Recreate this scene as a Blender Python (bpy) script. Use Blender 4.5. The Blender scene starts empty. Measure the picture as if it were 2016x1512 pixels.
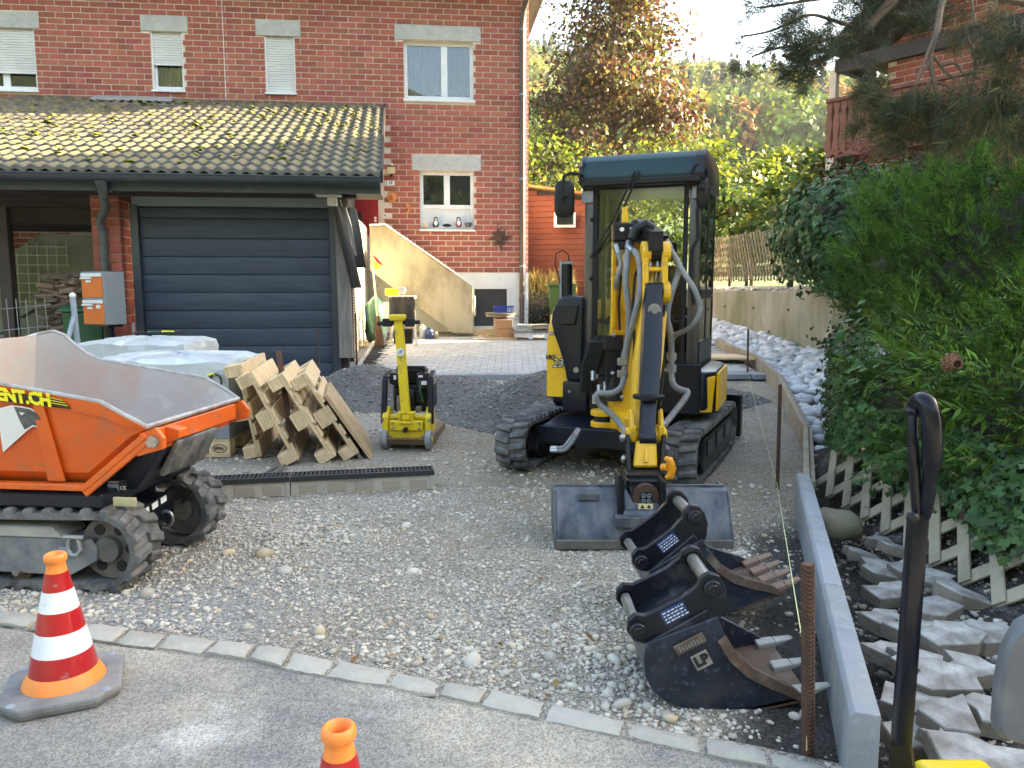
import bpy, bmesh, math, random
import numpy as np
from mathutils import Vector, Matrix
R = math.radians
sc = bpy.context.scene
col = sc.collection
rnd = random.Random(11)
rng = np.random.default_rng(5)

# ---------------------------------------------------------------- camera, sky, sun, exposure
EYE = 1.42; FPX = 1500.0; PITCH = R(7.0)
cam = bpy.data.cameras.new('camera'); camo = bpy.data.objects.new('camera', cam); col.objects.link(camo)
cam.sensor_width = 36.0; cam.lens = 36.0 * FPX / 2016.0
cam.clip_start = 0.05; cam.clip_end = 3000
camo.location = (0, 0, EYE); camo.rotation_euler = (R(90) - PITCH, 0, 0)
sc.camera = camo
SUN_AZ = 76.0; SUN_EL = 22.0
world = bpy.data.worlds.new('World'); sc.world = world; world.use_nodes = True
wn = world.node_tree.nodes; wl = world.node_tree.links
skyn = wn.new('ShaderNodeTexSky'); skyn.sky_type = 'NISHITA'; skyn.sun_disc = False
skyn.sun_elevation = R(SUN_EL); skyn.sun_rotation = R(SUN_AZ)
skyn.air_density = 0.9; skyn.dust_density = 2.2; skyn.ozone_density = 0.2
wn['Background'].inputs[1].default_value = 0.14
wl.new(skyn.outputs[0], wn['Background'].inputs[0])
SUNV = Vector((math.sin(R(SUN_AZ)) * math.cos(R(SUN_EL)), math.cos(R(SUN_AZ)) * math.cos(R(SUN_EL)), math.sin(R(SUN_EL))))
sl = bpy.data.lights.new('sun', 'SUN'); sl.energy = 5.0; sl.angle = R(0.53); sl.color = (1.0, 0.86, 0.66)
slo = bpy.data.objects.new('sun', sl); col.objects.link(slo); slo.rotation_euler = SUNV.to_track_quat('Z', 'Y').to_euler()
slo.location = (20, 20, 30)
sc.view_settings.view_transform = 'Standard'; sc.view_settings.look = 'None'
sc.view_settings.exposure = 3.07; sc.view_settings.gamma = 1.0; sc.view_settings.use_curve_mapping = False
sc.view_settings.use_white_balance = True; sc.view_settings.white_balance_temperature = 7300; sc.view_settings.white_balance_tint = 6
sc.render.engine = 'CYCLES'
sc.cycles.max_bounces = 6; sc.cycles.diffuse_bounces = 4; sc.cycles.glossy_bounces = 3
sc.cycles.transparent_max_bounces = 12; sc.cycles.use_denoising = True; sc.cycles.denoising_prefilter = 'ACCURATE'; sc.cycles.use_adaptive_sampling = False
sc.cycles.caustics_reflective = False; sc.cycles.caustics_refractive = False

# ---------------------------------------------------------------- helpers
CP, SP = math.cos(PITCH), math.sin(PITCH)
def at(u, v, Y):
    "point seen at photograph pixel (u, v) that stands Y metres in front of the camera"
    b = (v - 756) / FPX; d = Y / (CP - b * SP)
    return Vector(((u - 1008) / FPX * d, Y, EYE + d * (-SP - b * CP)))
def gp(u, v, z=0.0):
    "point on the level z seen at pixel (u, v)"
    b = (v - 756) / FPX; d = (z - EYE) / (-SP - b * CP)
    return Vector(((u - 1008) / FPX * d, d * (CP - b * SP), z))
def ss(a, b, x):
    t = min(1, max(0, (x - a) / (b - a))); return t * t * (3 - 2 * t)
def gz(x, y): return float(gzn(np.array(float(x)), np.array(float(y))))
_W = {}
def thing(name, label, cat, loc=(0, 0, 0), rz=0.0, group=None, kind=None):
    o = bpy.data.objects.new(name, None); col.objects.link(o); o.empty_display_size = 0.1
    o.location = loc; o.rotation_euler = (0, 0, rz)
    o['label'] = label; o['category'] = cat
    if group: o['group'] = group
    if kind: o['kind'] = kind
    _W[o.name] = (Matrix.Translation(Vector(loc)) @ Matrix.Rotation(rz, 4, 'Z')).inverted()
    return o
def tag(o, label=None, cat=None, group=None, kind=None):
    for k, v in (('label', label), ('category', cat), ('group', group), ('kind', kind)):
        if v: o[k] = v
    return o
def wm(p): return _W.get(p.name) if p else None
def link(o, parent=None):
    col.objects.link(o)
    if parent:
        o.parent = parent
        if parent.name in _W: _W[o.name] = _W[parent.name]
    return o
def copy_tree(o, parent=None):
    c = o.copy(); col.objects.link(c)
    if parent: c.parent = parent
    for ch in list(o.children): copy_tree(ch, c)
    return c
def frame(d, up=(0, 0, 1)):
    d = Vector(d).normalized(); up = Vector(up)
    if abs(d.dot(up.normalized())) > .985: up = Vector((0, 1, 0)) if abs(d.y) < .9 else Vector((1, 0, 0))
    s = d.cross(up).normalized(); return s, d, s.cross(d).normalized()
class MB:
    def __init__(s): s.v = []; s.f = []; s.m = []; s.mi = 0
    def add(s, vs, fs):
        o = len(s.v); s.v += [Vector(x) for x in vs]; s.f += [[i + o for i in f] for f in fs]; s.m += [s.mi] * len(fs); return s
    def box(s, c, size, rot=None):
        hx, hy, hz = [k / 2 for k in size]; c = Vector(c)
        vs = [Vector((x, y, z)) for x in (-hx, hx) for y in (-hy, hy) for z in (-hz, hz)]
        if rot is not None: vs = [rot @ v for v in vs]
        return s.add([c + v for v in vs], [(0, 1, 3, 2), (4, 6, 7, 5), (0, 4, 5, 1), (2, 3, 7, 6), (0, 2, 6, 4), (1, 5, 7, 3)])
    def bb(s, lo, hi):
        lo = Vector(lo); hi = Vector(hi); return s.box((lo + hi) / 2, hi - lo)
    def hexa(s, q0, q1):
        "solid between two quads"
        return s.add(list(q0) + list(q1), [(3, 2, 1, 0), (4, 5, 6, 7), (0, 1, 5, 4), (1, 2, 6, 5), (2, 3, 7, 6), (3, 0, 4, 7)])
    def beam(s, p0, p1, w, h, up=(0, 0, 1), w1=None, h1=None):
        p0 = Vector(p0); p1 = Vector(p1); a, d, b = frame(p1 - p0, up); w1 = w1 or w; h1 = h1 or h
        q = lambda p, w, h: [p - a * w / 2 - b * h / 2, p + a * w / 2 - b * h / 2, p + a * w / 2 + b * h / 2, p - a * w / 2 + b * h / 2]
        return s.hexa(q(p0, w, h), q(p1, w1, h1))
    def loft(s, rings, cap=True, closed=False):
        n = len(rings[0]); vs = [p for r in rings for p in r]; fs = []
        m = len(rings); last = m if closed else m - 1
        for i in range(last):
            for j in range(n):
                a = i * n; b = ((i + 1) % m) * n; k = (j + 1) % n
                fs.append((a + j, a + k, b + k, b + j))
        if cap and not closed: fs += [tuple(range(n))[::-1], tuple(range((m - 1) * n, m * n))]
        return s.add(vs, fs)
    def strip(s, rows):
        "open sheet from rows of points"
        n = len(rows[0]); fs = [(i * n + j, i * n + j + 1, (i + 1) * n + j + 1, (i + 1) * n + j) for i in range(len(rows) - 1) for j in range(n - 1)]
        return s.add([p for r in rows for p in r], fs)
    def cyl(s, p0, p1, r0, r1=None, n=14, cap=True):
        p0 = Vector(p0); p1 = Vector(p1); r1 = r0 if r1 is None else r1; a, d, b = frame(p1 - p0)
        ring = lambda p, r: [p + (a * math.cos(t) + b * math.sin(t)) * r for t in [2 * math.pi * k / n for k in range(n)]]
        return s.loft([ring(p0, r0), ring(p1, r1)], cap)
    def tube(s, pts, r, n=8, cap=True, closed=False):
        pts = [Vector(p) for p in pts]; rs = r if isinstance(r, (list, tuple)) else [r] * len(pts); rings = []; a = None
        for i, p in enumerate(pts):
            if closed: d = pts[(i + 1) % len(pts)] - pts[i - 1]
            else: d = pts[min(i + 1, len(pts) - 1)] - pts[max(i - 1, 0)]
            d.normalize()
            if a is None: a, _, b = frame(d)
            else: a = (a - d * a.dot(d)).normalized(); b = a.cross(d).normalized()
            rings.append([p + (a * math.cos(t) + b * math.sin(t)) * rs[i] for t in [2 * math.pi * k / n for k in range(n)]])
        return s.loft(rings, cap, closed)
    def prism(s, poly, off):
        poly = [Vector(p) for p in poly]; off = Vector(off); n = len(poly)
        return s.add(poly + [p + off for p in poly], [tuple(range(n))[::-1], tuple(range(n, 2 * n))] + [(i, (i + 1) % n, n + (i + 1) % n, n + i) for i in range(n)])
    def lathe(s, prof, n=24, c=(0, 0, 0), M=None):
        c = Vector(c); rings = []
        for r, z in prof:
            ring = [Vector((r * math.cos(t), r * math.sin(t), z)) for t in [2 * math.pi * k / n for k in range(n)]]
            rings.append([c + (M @ p if M else p) for p in ring])
        return s.loft(rings, True)
    def ball(s, c, r, n=10, m=6):
        c = Vector(c); r = Vector(r) if not isinstance(r, (int, float)) else Vector((r, r, r))
        return s.lathe_raw([[c + Vector((r.x * math.sin(p) * math.cos(t), r.y * math.sin(p) * math.sin(t), r.z * math.cos(p))) for t in [2 * math.pi * k / n for k in range(n)]] for p in [math.pi * (i + .02) / (m + .04) for i in range(m + 1)]])
    def lathe_raw(s, rings): return s.loft(rings, True)
    def quad(s, a, b, c, d): return s.add([a, b, c, d], [(0, 1, 2, 3)])
    def build(s, name, mat, parent=None, bev=0, seg=1, smooth=False, world=False, ang=38, loc=None, fix=True):
        me = bpy.data.meshes.new(name); vs = s.v
        if world and parent and parent.name in _W: M = _W[parent.name]; vs = [M @ v for v in vs]
        if loc is not None: L = Vector(loc); vs = [v - L for v in vs]
        me.from_pydata([tuple(v) for v in vs], [], s.f)
        mats = mat if isinstance(mat, (list, tuple)) else [mat]
        for m_ in mats: me.materials.append(m_)
        if len(mats) > 1: me.polygons.foreach_set('material_index', s.m)
        if fix or bev:
            bm = bmesh.new(); bm.from_mesh(me)
            bmesh.ops.recalc_face_normals(bm, faces=bm.faces)
            if bev:
                es = [e for e in bm.edges if len(e.link_faces) == 2 and e.calc_face_angle(0) > R(28)]
                bmesh.ops.bevel(bm, geom=es, offset=bev, segments=seg, profile=.5, affect='EDGES', clamp_overlap=True)
            bm.to_mesh(me); bm.free()
        if smooth or (bev and seg > 1):
            me.polygons.foreach_set('use_smooth', [True] * len(me.polygons)); me.set_sharp_from_angle(angle=R(ang))
        o = bpy.data.objects.new(name, me); link(o, parent)
        if loc is not None: o.location = loc
        return o
def npmesh(name, V, Fc, mat, parent=None, smooth=False, mi=None):
    "big mesh from numpy arrays; faces all have the same number of corners"
    V = np.asarray(V, np.float32); Fc = np.asarray(Fc, np.int32); k = Fc.shape[1]
    if parent is not None and parent.name in _W:
        M = np.array(_W[parent.name]); V = V @ M[:3, :3].T.astype(np.float32) + M[:3, 3].astype(np.float32)
    me = bpy.data.meshes.new(name); me.vertices.add(len(V)); me.vertices.foreach_set('co', V.astype(np.float32).ravel())
    me.loops.add(Fc.size); me.loops.foreach_set('vertex_index', Fc.ravel())
    me.polygons.add(len(Fc)); me.polygons.foreach_set('loop_start', np.arange(0, Fc.size, k, dtype=np.int32))
    for m_ in (mat if isinstance(mat, (list, tuple)) else [mat]): me.materials.append(m_)
    if mi is not None: me.polygons.foreach_set('material_index', np.asarray(mi, np.int32))
    if smooth: me.polygons.foreach_set('use_smooth', np.ones(len(Fc), bool))
    me.update(calc_edges=True)
    o = bpy.data.objects.new(name, me); link(o, parent); return o
def text(s, size, mat, parent, M, extrude=.0008, name='lettering', align='CENTER', shear=0, sx=1.0, bold=0.0):
    "flat print: letters as a thin mesh, M places its plane (x right, y up) in world or parent space"
    cu = bpy.data.curves.new(name, 'FONT'); cu.body = s; cu.size = size; cu.align_x = align; cu.align_y = 'CENTER'
    cu.extrude = extrude; cu.shear = shear; cu.resolution_u = 2; cu.offset = bold
    t = bpy.data.objects.new('tmp', cu); col.objects.link(t)
    dg = bpy.context.evaluated_depsgraph_get(); me = bpy.data.meshes.new_from_object(t.evaluated_get(dg))
    bpy.data.objects.remove(t); me.materials.clear(); me.materials.append(mat)
    me.transform(M @ Matrix.Diagonal((sx, 1, 1, 1)))
    o = bpy.data.objects.new(name, me); link(o, parent); return o
def plane_mx(o, x, y):
    "matrix of a plane with origin o, x axis and y axis"
    x = Vector(x).normalized(); z = x.cross(Vector(y)).normalized(); y = z.cross(x)
    return Matrix((( x.x, y.x, z.x, o[0]), (x.y, y.y, z.y, o[1]), (x.z, y.z, z.z, o[2]), (0, 0, 0, 1)))

# ---------------------------------------------------------------- materials
def mat(name, c1, c2=None, sc_=6.0, rough=.6, metal=0.0, bump=0.0, bs=40.0, dirt=None, da=.5, ds=3.0, dsoft=.12, isl=0.0, obr=0.0,
        spec=.5, coat=0.0, trl=0.0, ramp=(.35, .65), det=6.0, stretch=None, c3=None, bump2=0.0, bs2=6.0, hue=0.0):
    m = bpy.data.materials.new(name); m.use_nodes = True; nt = m.node_tree; N = nt.nodes; L = nt.links
    b = N['Principled BSDF']; b.inputs['Roughness'].default_value = rough; b.inputs['Metallic'].default_value = metal
    b.inputs['Specular IOR Level'].default_value = spec
    if coat: b.inputs['Coat Weight'].default_value = coat; b.inputs['Coat Roughness'].default_value = .08
    tc = N.new('ShaderNodeTexCoord'); vec = tc.outputs['Object']
    if stretch:
        mp = N.new('ShaderNodeMapping'); mp.inputs['Scale'].default_value = stretch; L.new(vec, mp.inputs[0]); vec = mp.outputs[0]
    def noise(scale, d=6.0, r=.55):
        n = N.new('ShaderNodeTexNoise'); n.inputs['Scale'].default_value = scale; n.inputs['Detail'].default_value = d; n.inputs['Roughness'].default_value = r
        L.new(vec, n.inputs['Vector']); return n.outputs['Fac']
    def rampn(f, a, bb):
        r = N.new('ShaderNodeMapRange'); r.inputs['From Min'].default_value = a; r.inputs['From Max'].default_value = bb; L.new(f, r.inputs['Value']); return r.outputs['Result']
    def mix(f, a, bb, mode='MIX'):
        x = N.new('ShaderNodeMix'); x.data_type = 'RGBA'; x.blend_type = mode
        if isinstance(f, float): x.inputs[0].default_value = f
        else: L.new(f, x.inputs[0])
        for i, q in ((6, a), (7, bb)):
            if isinstance(q, tuple): x.inputs[i].default_value = (*q[:3], 1)
            else: L.new(q, x.inputs[i])
        return x.outputs[2]
    colr = c1
    if c2 is not None: colr = mix(rampn(noise(sc_, det), *ramp), c1, c2)
    if c3 is not None: colr = mix(rampn(noise(sc_ * 4.3, det), .55, .7), colr, c3)
    if isl or obr:
        if isl: g = N.new('ShaderNodeNewGeometry'); rv = g.outputs['Random Per Island']; amt = isl
        else: g = N.new('ShaderNodeObjectInfo'); rv = g.outputs['Random']; amt = obr
        h = N.new('ShaderNodeHueSaturation')
        mr = N.new('ShaderNodeMapRange'); mr.inputs['To Min'].default_value = 1 - amt; mr.inputs['To Max'].default_value = 1 + amt; L.new(rv, mr.inputs['Value']); L.new(mr.outputs[0], h.inputs['Value'])
        if hue:
            ml = N.new('ShaderNodeMath'); ml.operation = 'MULTIPLY'; ml.inputs[1].default_value = 7.31; L.new(rv, ml.inputs[0])
            fr = N.new('ShaderNodeMath'); fr.operation = 'FRACT'; L.new(ml.outputs[0], fr.inputs[0])
            m2 = N.new('ShaderNodeMapRange'); m2.inputs['To Min'].default_value = .5 - hue; m2.inputs['To Max'].default_value = .5 + hue; L.new(fr.outputs[0], m2.inputs['Value']); L.new(m2.outputs[0], h.inputs['Hue'])
        if isinstance(colr, tuple): h.inputs['Color'].default_value = (*colr, 1)
        else: L.new(colr, h.inputs['Color'])
        colr = h.outputs[0]
    rgh = None
    if dirt is not None:
        f = rampn(noise(ds, 9.0, .65), 1 - da - dsoft, 1 - da + dsoft); colr = mix(f, colr, dirt)
        mr = N.new('ShaderNodeMapRange'); mr.inputs['To Min'].default_value = rough; mr.inputs['To Max'].default_value = max(rough, .8); L.new(f, mr.inputs['Value']); L.new(mr.outputs[0], b.inputs['Roughness'])
        if metal:
            mr = N.new('ShaderNodeMapRange'); mr.inputs['To Min'].default_value = metal; mr.inputs['To Max'].default_value = 0; L.new(f, mr.inputs['Value']); L.new(mr.outputs[0], b.inputs['Metallic'])
    if isinstance(colr, tuple): b.inputs['Base Color'].default_value = (*colr, 1)
    else: L.new(colr, b.inputs['Base Color'])
    if bump:
        bp = N.new('ShaderNodeBump'); bp.inputs['Strength'].default_value = 1.0; bp.inputs['Distance'].default_value = bump; L.new(noise(bs, 8.0, .6), bp.inputs['Height'])
        if bump2:
            b2 = N.new('ShaderNodeBump'); b2.inputs['Distance'].default_value = bump2; L.new(noise(bs2, 3.0), b2.inputs['Height']); L.new(b2.outputs[0], bp.inputs['Normal'])
        L.new(bp.outputs[0], b.inputs['Normal'])
    if trl:
        t = N.new('ShaderNodeBsdfTranslucent'); ms = N.new('ShaderNodeMixShader'); ms.inputs[0].default_value = trl
        if isinstance(colr, tuple): t.inputs[0].default_value = (*colr, 1)
        else: L.new(colr, t.inputs[0])
        L.new(b.outputs[0], ms.inputs[1]); L.new(t.outputs[0], ms.inputs[2]); L.new(ms.outputs[0], N['Material Output'].inputs[0])
    return m
def glass(name, tint=(.8, .88, .86), rough=.01, ior=1.5):
    m = bpy.data.materials.new(name); m.use_nodes = True; N = m.node_tree.nodes; L = m.node_tree.links; N.remove(N['Principled BSDF'])
    t = N.new('ShaderNodeBsdfTransparent'); t.inputs[0].default_value = (*tint, 1)
    g = N.new('ShaderNodeBsdfGlossy'); g.inputs['Roughness'].default_value = rough
    fr = N.new('ShaderNodeFresnel'); fr.inputs['IOR'].default_value = ior; ms = N.new('ShaderNodeMixShader')
    L.new(fr.outputs[0], ms.inputs[0]); L.new(t.outputs[0], ms.inputs[1]); L.new(g.outputs[0], ms.inputs[2]); L.new(ms.outputs[0], N['Material Output'].inputs[0])
    return m

M_BRICK = mat('brick_red', (.385, .122, .086), (.295, .088, .062), 3.0, .85, bump=.002, bs=60, obr=.2, spec=.25, hue=.008)
M_BRICKS = mat('brick_red_mass', (.385, .122, .086), (.295, .088, .062), 3.0, .85, bump=.002, bs=60, isl=.2, spec=.25, hue=.008)
M_MORTAR = mat('mortar', (.74, .63, .54), (.58, .49, .42), 2.2, .9, bump=.002, bs=80)
M_CONC = mat('concrete', (.42, .4, .36), (.33, .31, .27), 3, .85, bump=.002, bs=50, dirt=(.2, .18, .14), da=.36, ds=2.0, dsoft=.2)
M_CONCW = mat('concrete_weathered', (.5, .42, .28), (.4, .33, .22), 2.2, .88, bump=.003, bs=40, dirt=(.12, .1, .07), da=.38, ds=2.4, dsoft=.16, stretch=(1, 1, .45))
M_CONCG = mat('concrete_pale', (.44, .45, .43), (.35, .36, .34), 2.5, .88, bump=.002, bs=50, dirt=(.14, .14, .13), da=.38, ds=1.6, dsoft=.15)
M_CONCR = mat('concrete_mossy', (.36, .34, .28), (.28, .265, .21), 2.4, .9, bump=.003, bs=40, dirt=(.12, .125, .05), da=.46, ds=1.7, dsoft=.18, stretch=(1, 1, .4))
M_LINTEL = mat('lintel_concrete', (.5, .5, .48), (.4, .4, .38), 6, .85, bump=.002, bs=60, c3=(.33, .33, .32))
M_WHITE = mat('white_paint', (.78, .79, .8), (.7, .71, .73), 4, .45)
M_PLASTER = mat('white_plaster', (.78, .77, .73), (.7, .69, .66), 3, .85, bump=.0015, bs=90, dirt=(.4, .37, .32), da=.28, ds=2.5)
M_BLIND = mat('roller_blind', (.7, .7, .69), (.62, .62, .62), 2, .6)
M_DKGLASS = mat('dark_window_glass', (.012, .014, .016), None, rough=.03, spec=.8)
M_SKYGLASS = glass('window_glass', (.72, .78, .8), .01, 1.9)
M_CABGLASS = glass('cab_glass', (.94, .97, .96), .01, 1.5)
M_BLACKM = mat('black_metal', (.005, .0055, .007), (.009, .0095, .012), 4, .4, bump=.0006, bs=30, dirt=(.05, .047, .042), da=.27, ds=6, spec=.3)
M_NAVY = mat('anthracite_plastic', (.0045, .007, .014), (.007, .010, .019), 3, .3, bump=.0004, bs=180, dirt=(.05, .046, .042), da=.23, ds=6, spec=.35)
M_YEL = mat('yellow_paint', (.78, .44, .012), (.70, .38, .012), 4, .38, bump=.0005, bs=50, dirt=(.20, .12, .04), da=.345, ds=11, dsoft=.09)
M_YELP = mat('compactor_yellow', (.74, .54, .015), (.66, .47, .015), 4, .42, dirt=(.20, .17, .09), da=.36, ds=13, dsoft=.09)
M_RUBBER = mat('rubber_dusty', (.03, .031, .033), (.08, .08, .08), 7, .85, bump=.003, bs=35, dirt=(.26, .25, .23), da=.40, ds=9, dsoft=.2)
M_HOSE = mat('grey_hose', (.17, .175, .18), (.22, .225, .23), 20, .6, bump=.001, bs=60)
M_STEEL = mat('bare_steel', (.35, .35, .36), (.25, .25, .26), 9, .35, metal=.9, dirt=(.2, .17, .14), da=.35, ds=12)
M_RUST = mat('rusty_steel', (.10, .048, .027), (.06, .034, .024), 18, .85, bump=.0015, bs=90)
M_ORANGE = mat('orange_paint', (.74, .125, .012), (.64, .1, .012), 3, .38, bump=.0005, bs=30, dirt=(.34, .15, .08), da=.33, ds=11, dsoft=.16)
M_WOOD = mat('pale_timber', (.68, .52, .32), (.56, .41, .23), 5, .7, bump=.001, bs=30, obr=.18, stretch=(3, 3, 3), c3=(.42, .28, .14))
M_WOODG = mat('grey_timber', (.22, .2, .18), (.14, .12, .11), 6, .8, bump=.002, bs=40, stretch=(4, 4, .5))
M_WOODF = mat('formwork_timber', (.33, .27, .19), (.25, .2, .14), 5, .8, bump=.002, bs=40, dirt=(.4, .37, .32), da=.4, ds=6)
M_DKWOOD = mat('dark_brown_wood', (.016, .010, .008), (.028, .018, .013), 4, .75, bump=.001, bs=30)
M_GUTTER = mat('slate_blue_metal', (.02, .032, .042), (.03, .043, .054), 3, .45, dirt=(.12, .11, .09), da=.3, ds=6)
M_GREY = mat('grey_metal', (.28, .3, .33), (.23, .25, .28), 6, .5)
M_WIRE = mat('galvanised_wire', (.34, .36, .37), None, rough=.45, metal=.6)
M_BLACK = mat('matt_black', (.006, .006, .007), None, rough=.8)
M_PRINTW = mat('white_print', (.75, .75, .74), None, rough=.5)
M_PRINTK = mat('black_print', (.015, .015, .015), None, rough=.5)

# ================================================================ SETTING
EDGE_Y = [1.6, 2.0, 4.8, 6.8, 9.1, 11, 12.8, 30]; EDGE_X = [.86, 1.02, 1.93, 2.65, 3.2, 3.55, 3.45, 3.4]
def edge_x(y): return np.interp(y, EDGE_Y, EDGE_X)
def gzn(x, y):
    f = lambda a, b, q: (lambda t: t * t * (3 - 2 * t))(np.clip((q - a) / (b - a), 0, 1))
    h = 0.23 * f(6.4, 9.6, y) + 0.36 * f(9.6, 16.0, y)
    h = h + 0.22 * f(.12, 1.4, x - edge_x(y)) * f(2.0, 5.0, y) * (1 - f(9.5, 10.2, y))
    h = h + 9.0 * f(22, 90, y) + 4.0 * f(30, 100, y) * f(0, 60, x)
    return h
_ph = rng.uniform(0, 6.28, (24, 2)); _dir = rng.uniform(0, 6.28, 24)
def wob(x, y, sc_=1.0, n=8, off=0):
    "smooth value noise in -1..1"
    r = 0
    for i in range(n):
        k = (i + off) % 24; f = sc_ * (.7 + .16 * i)
        r = r + np.sin((x * math.cos(_dir[k]) + y * math.sin(_dir[k])) * f + _ph[k, 0]) * np.cos((x * math.sin(_dir[k]) - y * math.cos(_dir[k])) * f * .83 + _ph[k, 1])
    return r / n * 1.8
KU = [(-700, 1115), (-420, 1147), (-160, 1180), (0, 1199), (90, 1211), (180, 1224), (257, 1234), (333, 1244), (430, 1258), (507, 1269), (580, 1277), (667, 1296), (781, 1317), (873, 1337), (964, 1353), (1080, 1380), (1234, 1418), (1384, 1447), (1510, 1472), (1640, 1500), (1800, 1535), (2000, 1580)]
KL = [(-760, 1128), (-460, 1165), (-190, 1203), (-30, 1222), (55, 1235), (140, 1250), (222, 1262), (305, 1272), (400, 1284), (483, 1295), (555, 1311), (634, 1326), (759, 1346), (857, 1366), (946, 1384), (1067, 1411), (1228, 1445), (1384, 1480), (1520, 1508), (1660, 1538), (1840, 1580), (2070, 1640)]
KU = [gp(u, v, .02) for u, v in KU]; KL = [gp(u, v, .02) for u, v in KL]
def kerb_y(x): return np.interp(x, [p.x for p in KU], [p.y for p in KU])

def bump_mat(name, c1, c2, c3, s1, vor, dist, rough=.9, s3=3.0, layers=()):
    "loose mineral ground: patches of colour, grains from a cell texture"
    m = bpy.data.materials.new(name); m.use_nodes = True; N = m.node_tree.nodes; L = m.node_tree.links; b = N['Principled BSDF']
    b.inputs['Roughness'].default_value = rough; b.inputs['Specular IOR Level'].default_value = .25
    tc = N.new('ShaderNodeTexCoord')
    def nz(s, d=6): n = N.new('ShaderNodeTexNoise'); n.inputs['Scale'].default_value = s; n.inputs['Detail'].default_value = d; n.inputs['Roughness'].default_value = .6; L.new(tc.outputs['Object'], n.inputs[0]); return n.outputs['Fac']
    def mr(f, a, bb, lo=0., hi=1.): r = N.new('ShaderNodeMapRange'); r.inputs[1].default_value = a; r.inputs[2].default_value = bb; r.inputs[3].default_value = lo; r.inputs[4].default_value = hi; L.new(f, r.inputs[0]); return r.outputs[0]
    def mx(f, a, bb, mode='MIX'):
        x = N.new('ShaderNodeMix'); x.data_type = 'RGBA'; x.blend_type = mode
        if isinstance(f, float): x.inputs[0].default_value = f
        else: L.new(f, x.inputs[0])
        for i, q in ((6, a), (7, bb)):
            if isinstance(q, tuple): x.inputs[i].default_value = (*q, 1)
            else: L.new(q, x.inputs[i])
        return x.outputs[2]
    vs = []
    for k in vor:
        v = N.new('ShaderNodeTexVoronoi'); v.inputs['Scale'].default_value = k; L.new(tc.outputs['Object'], v.inputs[0]); vs.append(v)
    c = mx(mr(nz(s1), .42, .58), c1, c2); c = mx(mr(nz(s3, 8), .56, .66), c, c3)
    for an, lc in layers:
        a_ = N.new('ShaderNodeAttribute'); a_.attribute_name = an; c = mx(a_.outputs['Fac'], c, lc)
    bw = N.new('ShaderNodeRGBToBW'); L.new(vs[0].outputs['Color'], bw.inputs[0])
    g = N.new('ShaderNodeCombineColor')
    val = mr(bw.outputs[0], .15, .85, .62, 1.32)
    for i in range(3): L.new(val, g.inputs[i])
    c = mx(1.0, c, g.outputs[0], 'MULTIPLY'); L.new(c, b.inputs['Base Color'])
    prev = None
    for v, dd in zip(vs, dist):
        bp = N.new('ShaderNodeBump'); bp.inputs['Distance'].default_value = dd; bp.invert = True; L.new(v.outputs['Distance'], bp.inputs['Height'])
        if prev: L.new(prev, bp.inputs['Normal'])
        prev = bp.outputs[0]
    L.new(prev, b.inputs['Normal']); return m
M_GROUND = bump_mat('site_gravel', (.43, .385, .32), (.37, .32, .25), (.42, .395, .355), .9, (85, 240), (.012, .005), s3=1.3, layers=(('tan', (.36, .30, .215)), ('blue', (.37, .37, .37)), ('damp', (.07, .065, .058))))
M_FINE = bump_mat('fine_grey_gravel', (.225, .215, .195), (.17, .16, .147), (.29, .275, .245), 1.5, (110, 330), (.012, .004))
M_ROAD = bump_mat('dusty_asphalt', (.225, .215, .20), (.43, .385, .31), (.48, .455, .41), .75, (170, 430), (.003, .0015), .85, 1.6)
M_SOIL = bump_mat('dark_wet_soil', (.045, .042, .038), (.08, .07, .06), (.16, .15, .14), 2.0, (70, 240), (.014, .004))
M_GRASS = mat('meadow', (.05, .085, .02), (.09, .12, .03), .6, .9, bump=.03, bs=12)

# ground: one sheet out to the foot of the hills
xs = np.concatenate([np.linspace(-260, -12, 34)[:-1], np.linspace(-12, 12, 240), np.linspace(12, 320, 40)[1:]])
ys = np.concatenate([np.linspace(-90, -1, 24)[:-1], np.linspace(-1, 11, 200), np.linspace(11, 30, 50)[1:], np.linspace(30, 420, 50)[1:]])
X, Y = np.meshgrid(xs, ys)
def hillz(x, y):
    t = np.clip((y - 92) / 210.0, 0, 1)
    return (102 - .19 * np.clip(x, -150, 300) - 26) * t ** 1.05 + 2.5 * np.sin(x * .06 + y * .03) * t
def site_rough(x, y):
    w = (y > 1.2) & (y < 10.2) & (np.abs(x) < 7)
    ky = kerb_y(x); e = np.clip((y - ky - .05) / .5, 0, 1)
    r = (.018 * wob(x, y, 2.3) + .010 * wob(x, y, 6.1, 8, 5) + .006 * wob(x, y, 15, 8, 11)) * e
    # trench beside the kerb stones, ruts in front of the machine
    kx = np.interp(y, [1.6, 2.0, 4.8, 5.2], [.86, 1.02, 1.93, 2.0])
    d = x - kx
    r = r - .10 * np.exp(-((d - .16) / .13) ** 2) * (y < 5.2) * np.clip((5.2 - y) / .4, 0, 1)
    r = r + .30 * np.clip((x - 2.12) / .32, 0, 1) * (y > 1.5) * (y < 6.5) * np.clip((6.5 - y) / 1.0, 0, 1)
    return r * w
Z = gzn(X, Y) + hillz(X, Y) * (Y > 92) + site_rough(X, Y)
Z = np.where((Y < kerb_y(X) + .02), -.012, Z)
ny, nx = X.shape; I = np.arange(ny * nx).reshape(ny, nx)
Fq = np.stack([I[:-1, :-1], I[:-1, 1:], I[1:, 1:], I[1:, :-1]], -1).reshape(-1, 4)
cy = (Y[:-1, :-1] + Y[1:, 1:]).ravel() / 2; cx = (X[:-1, :-1] + X[1:, 1:]).ravel() / 2
kx = edge_x(cy)
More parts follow.
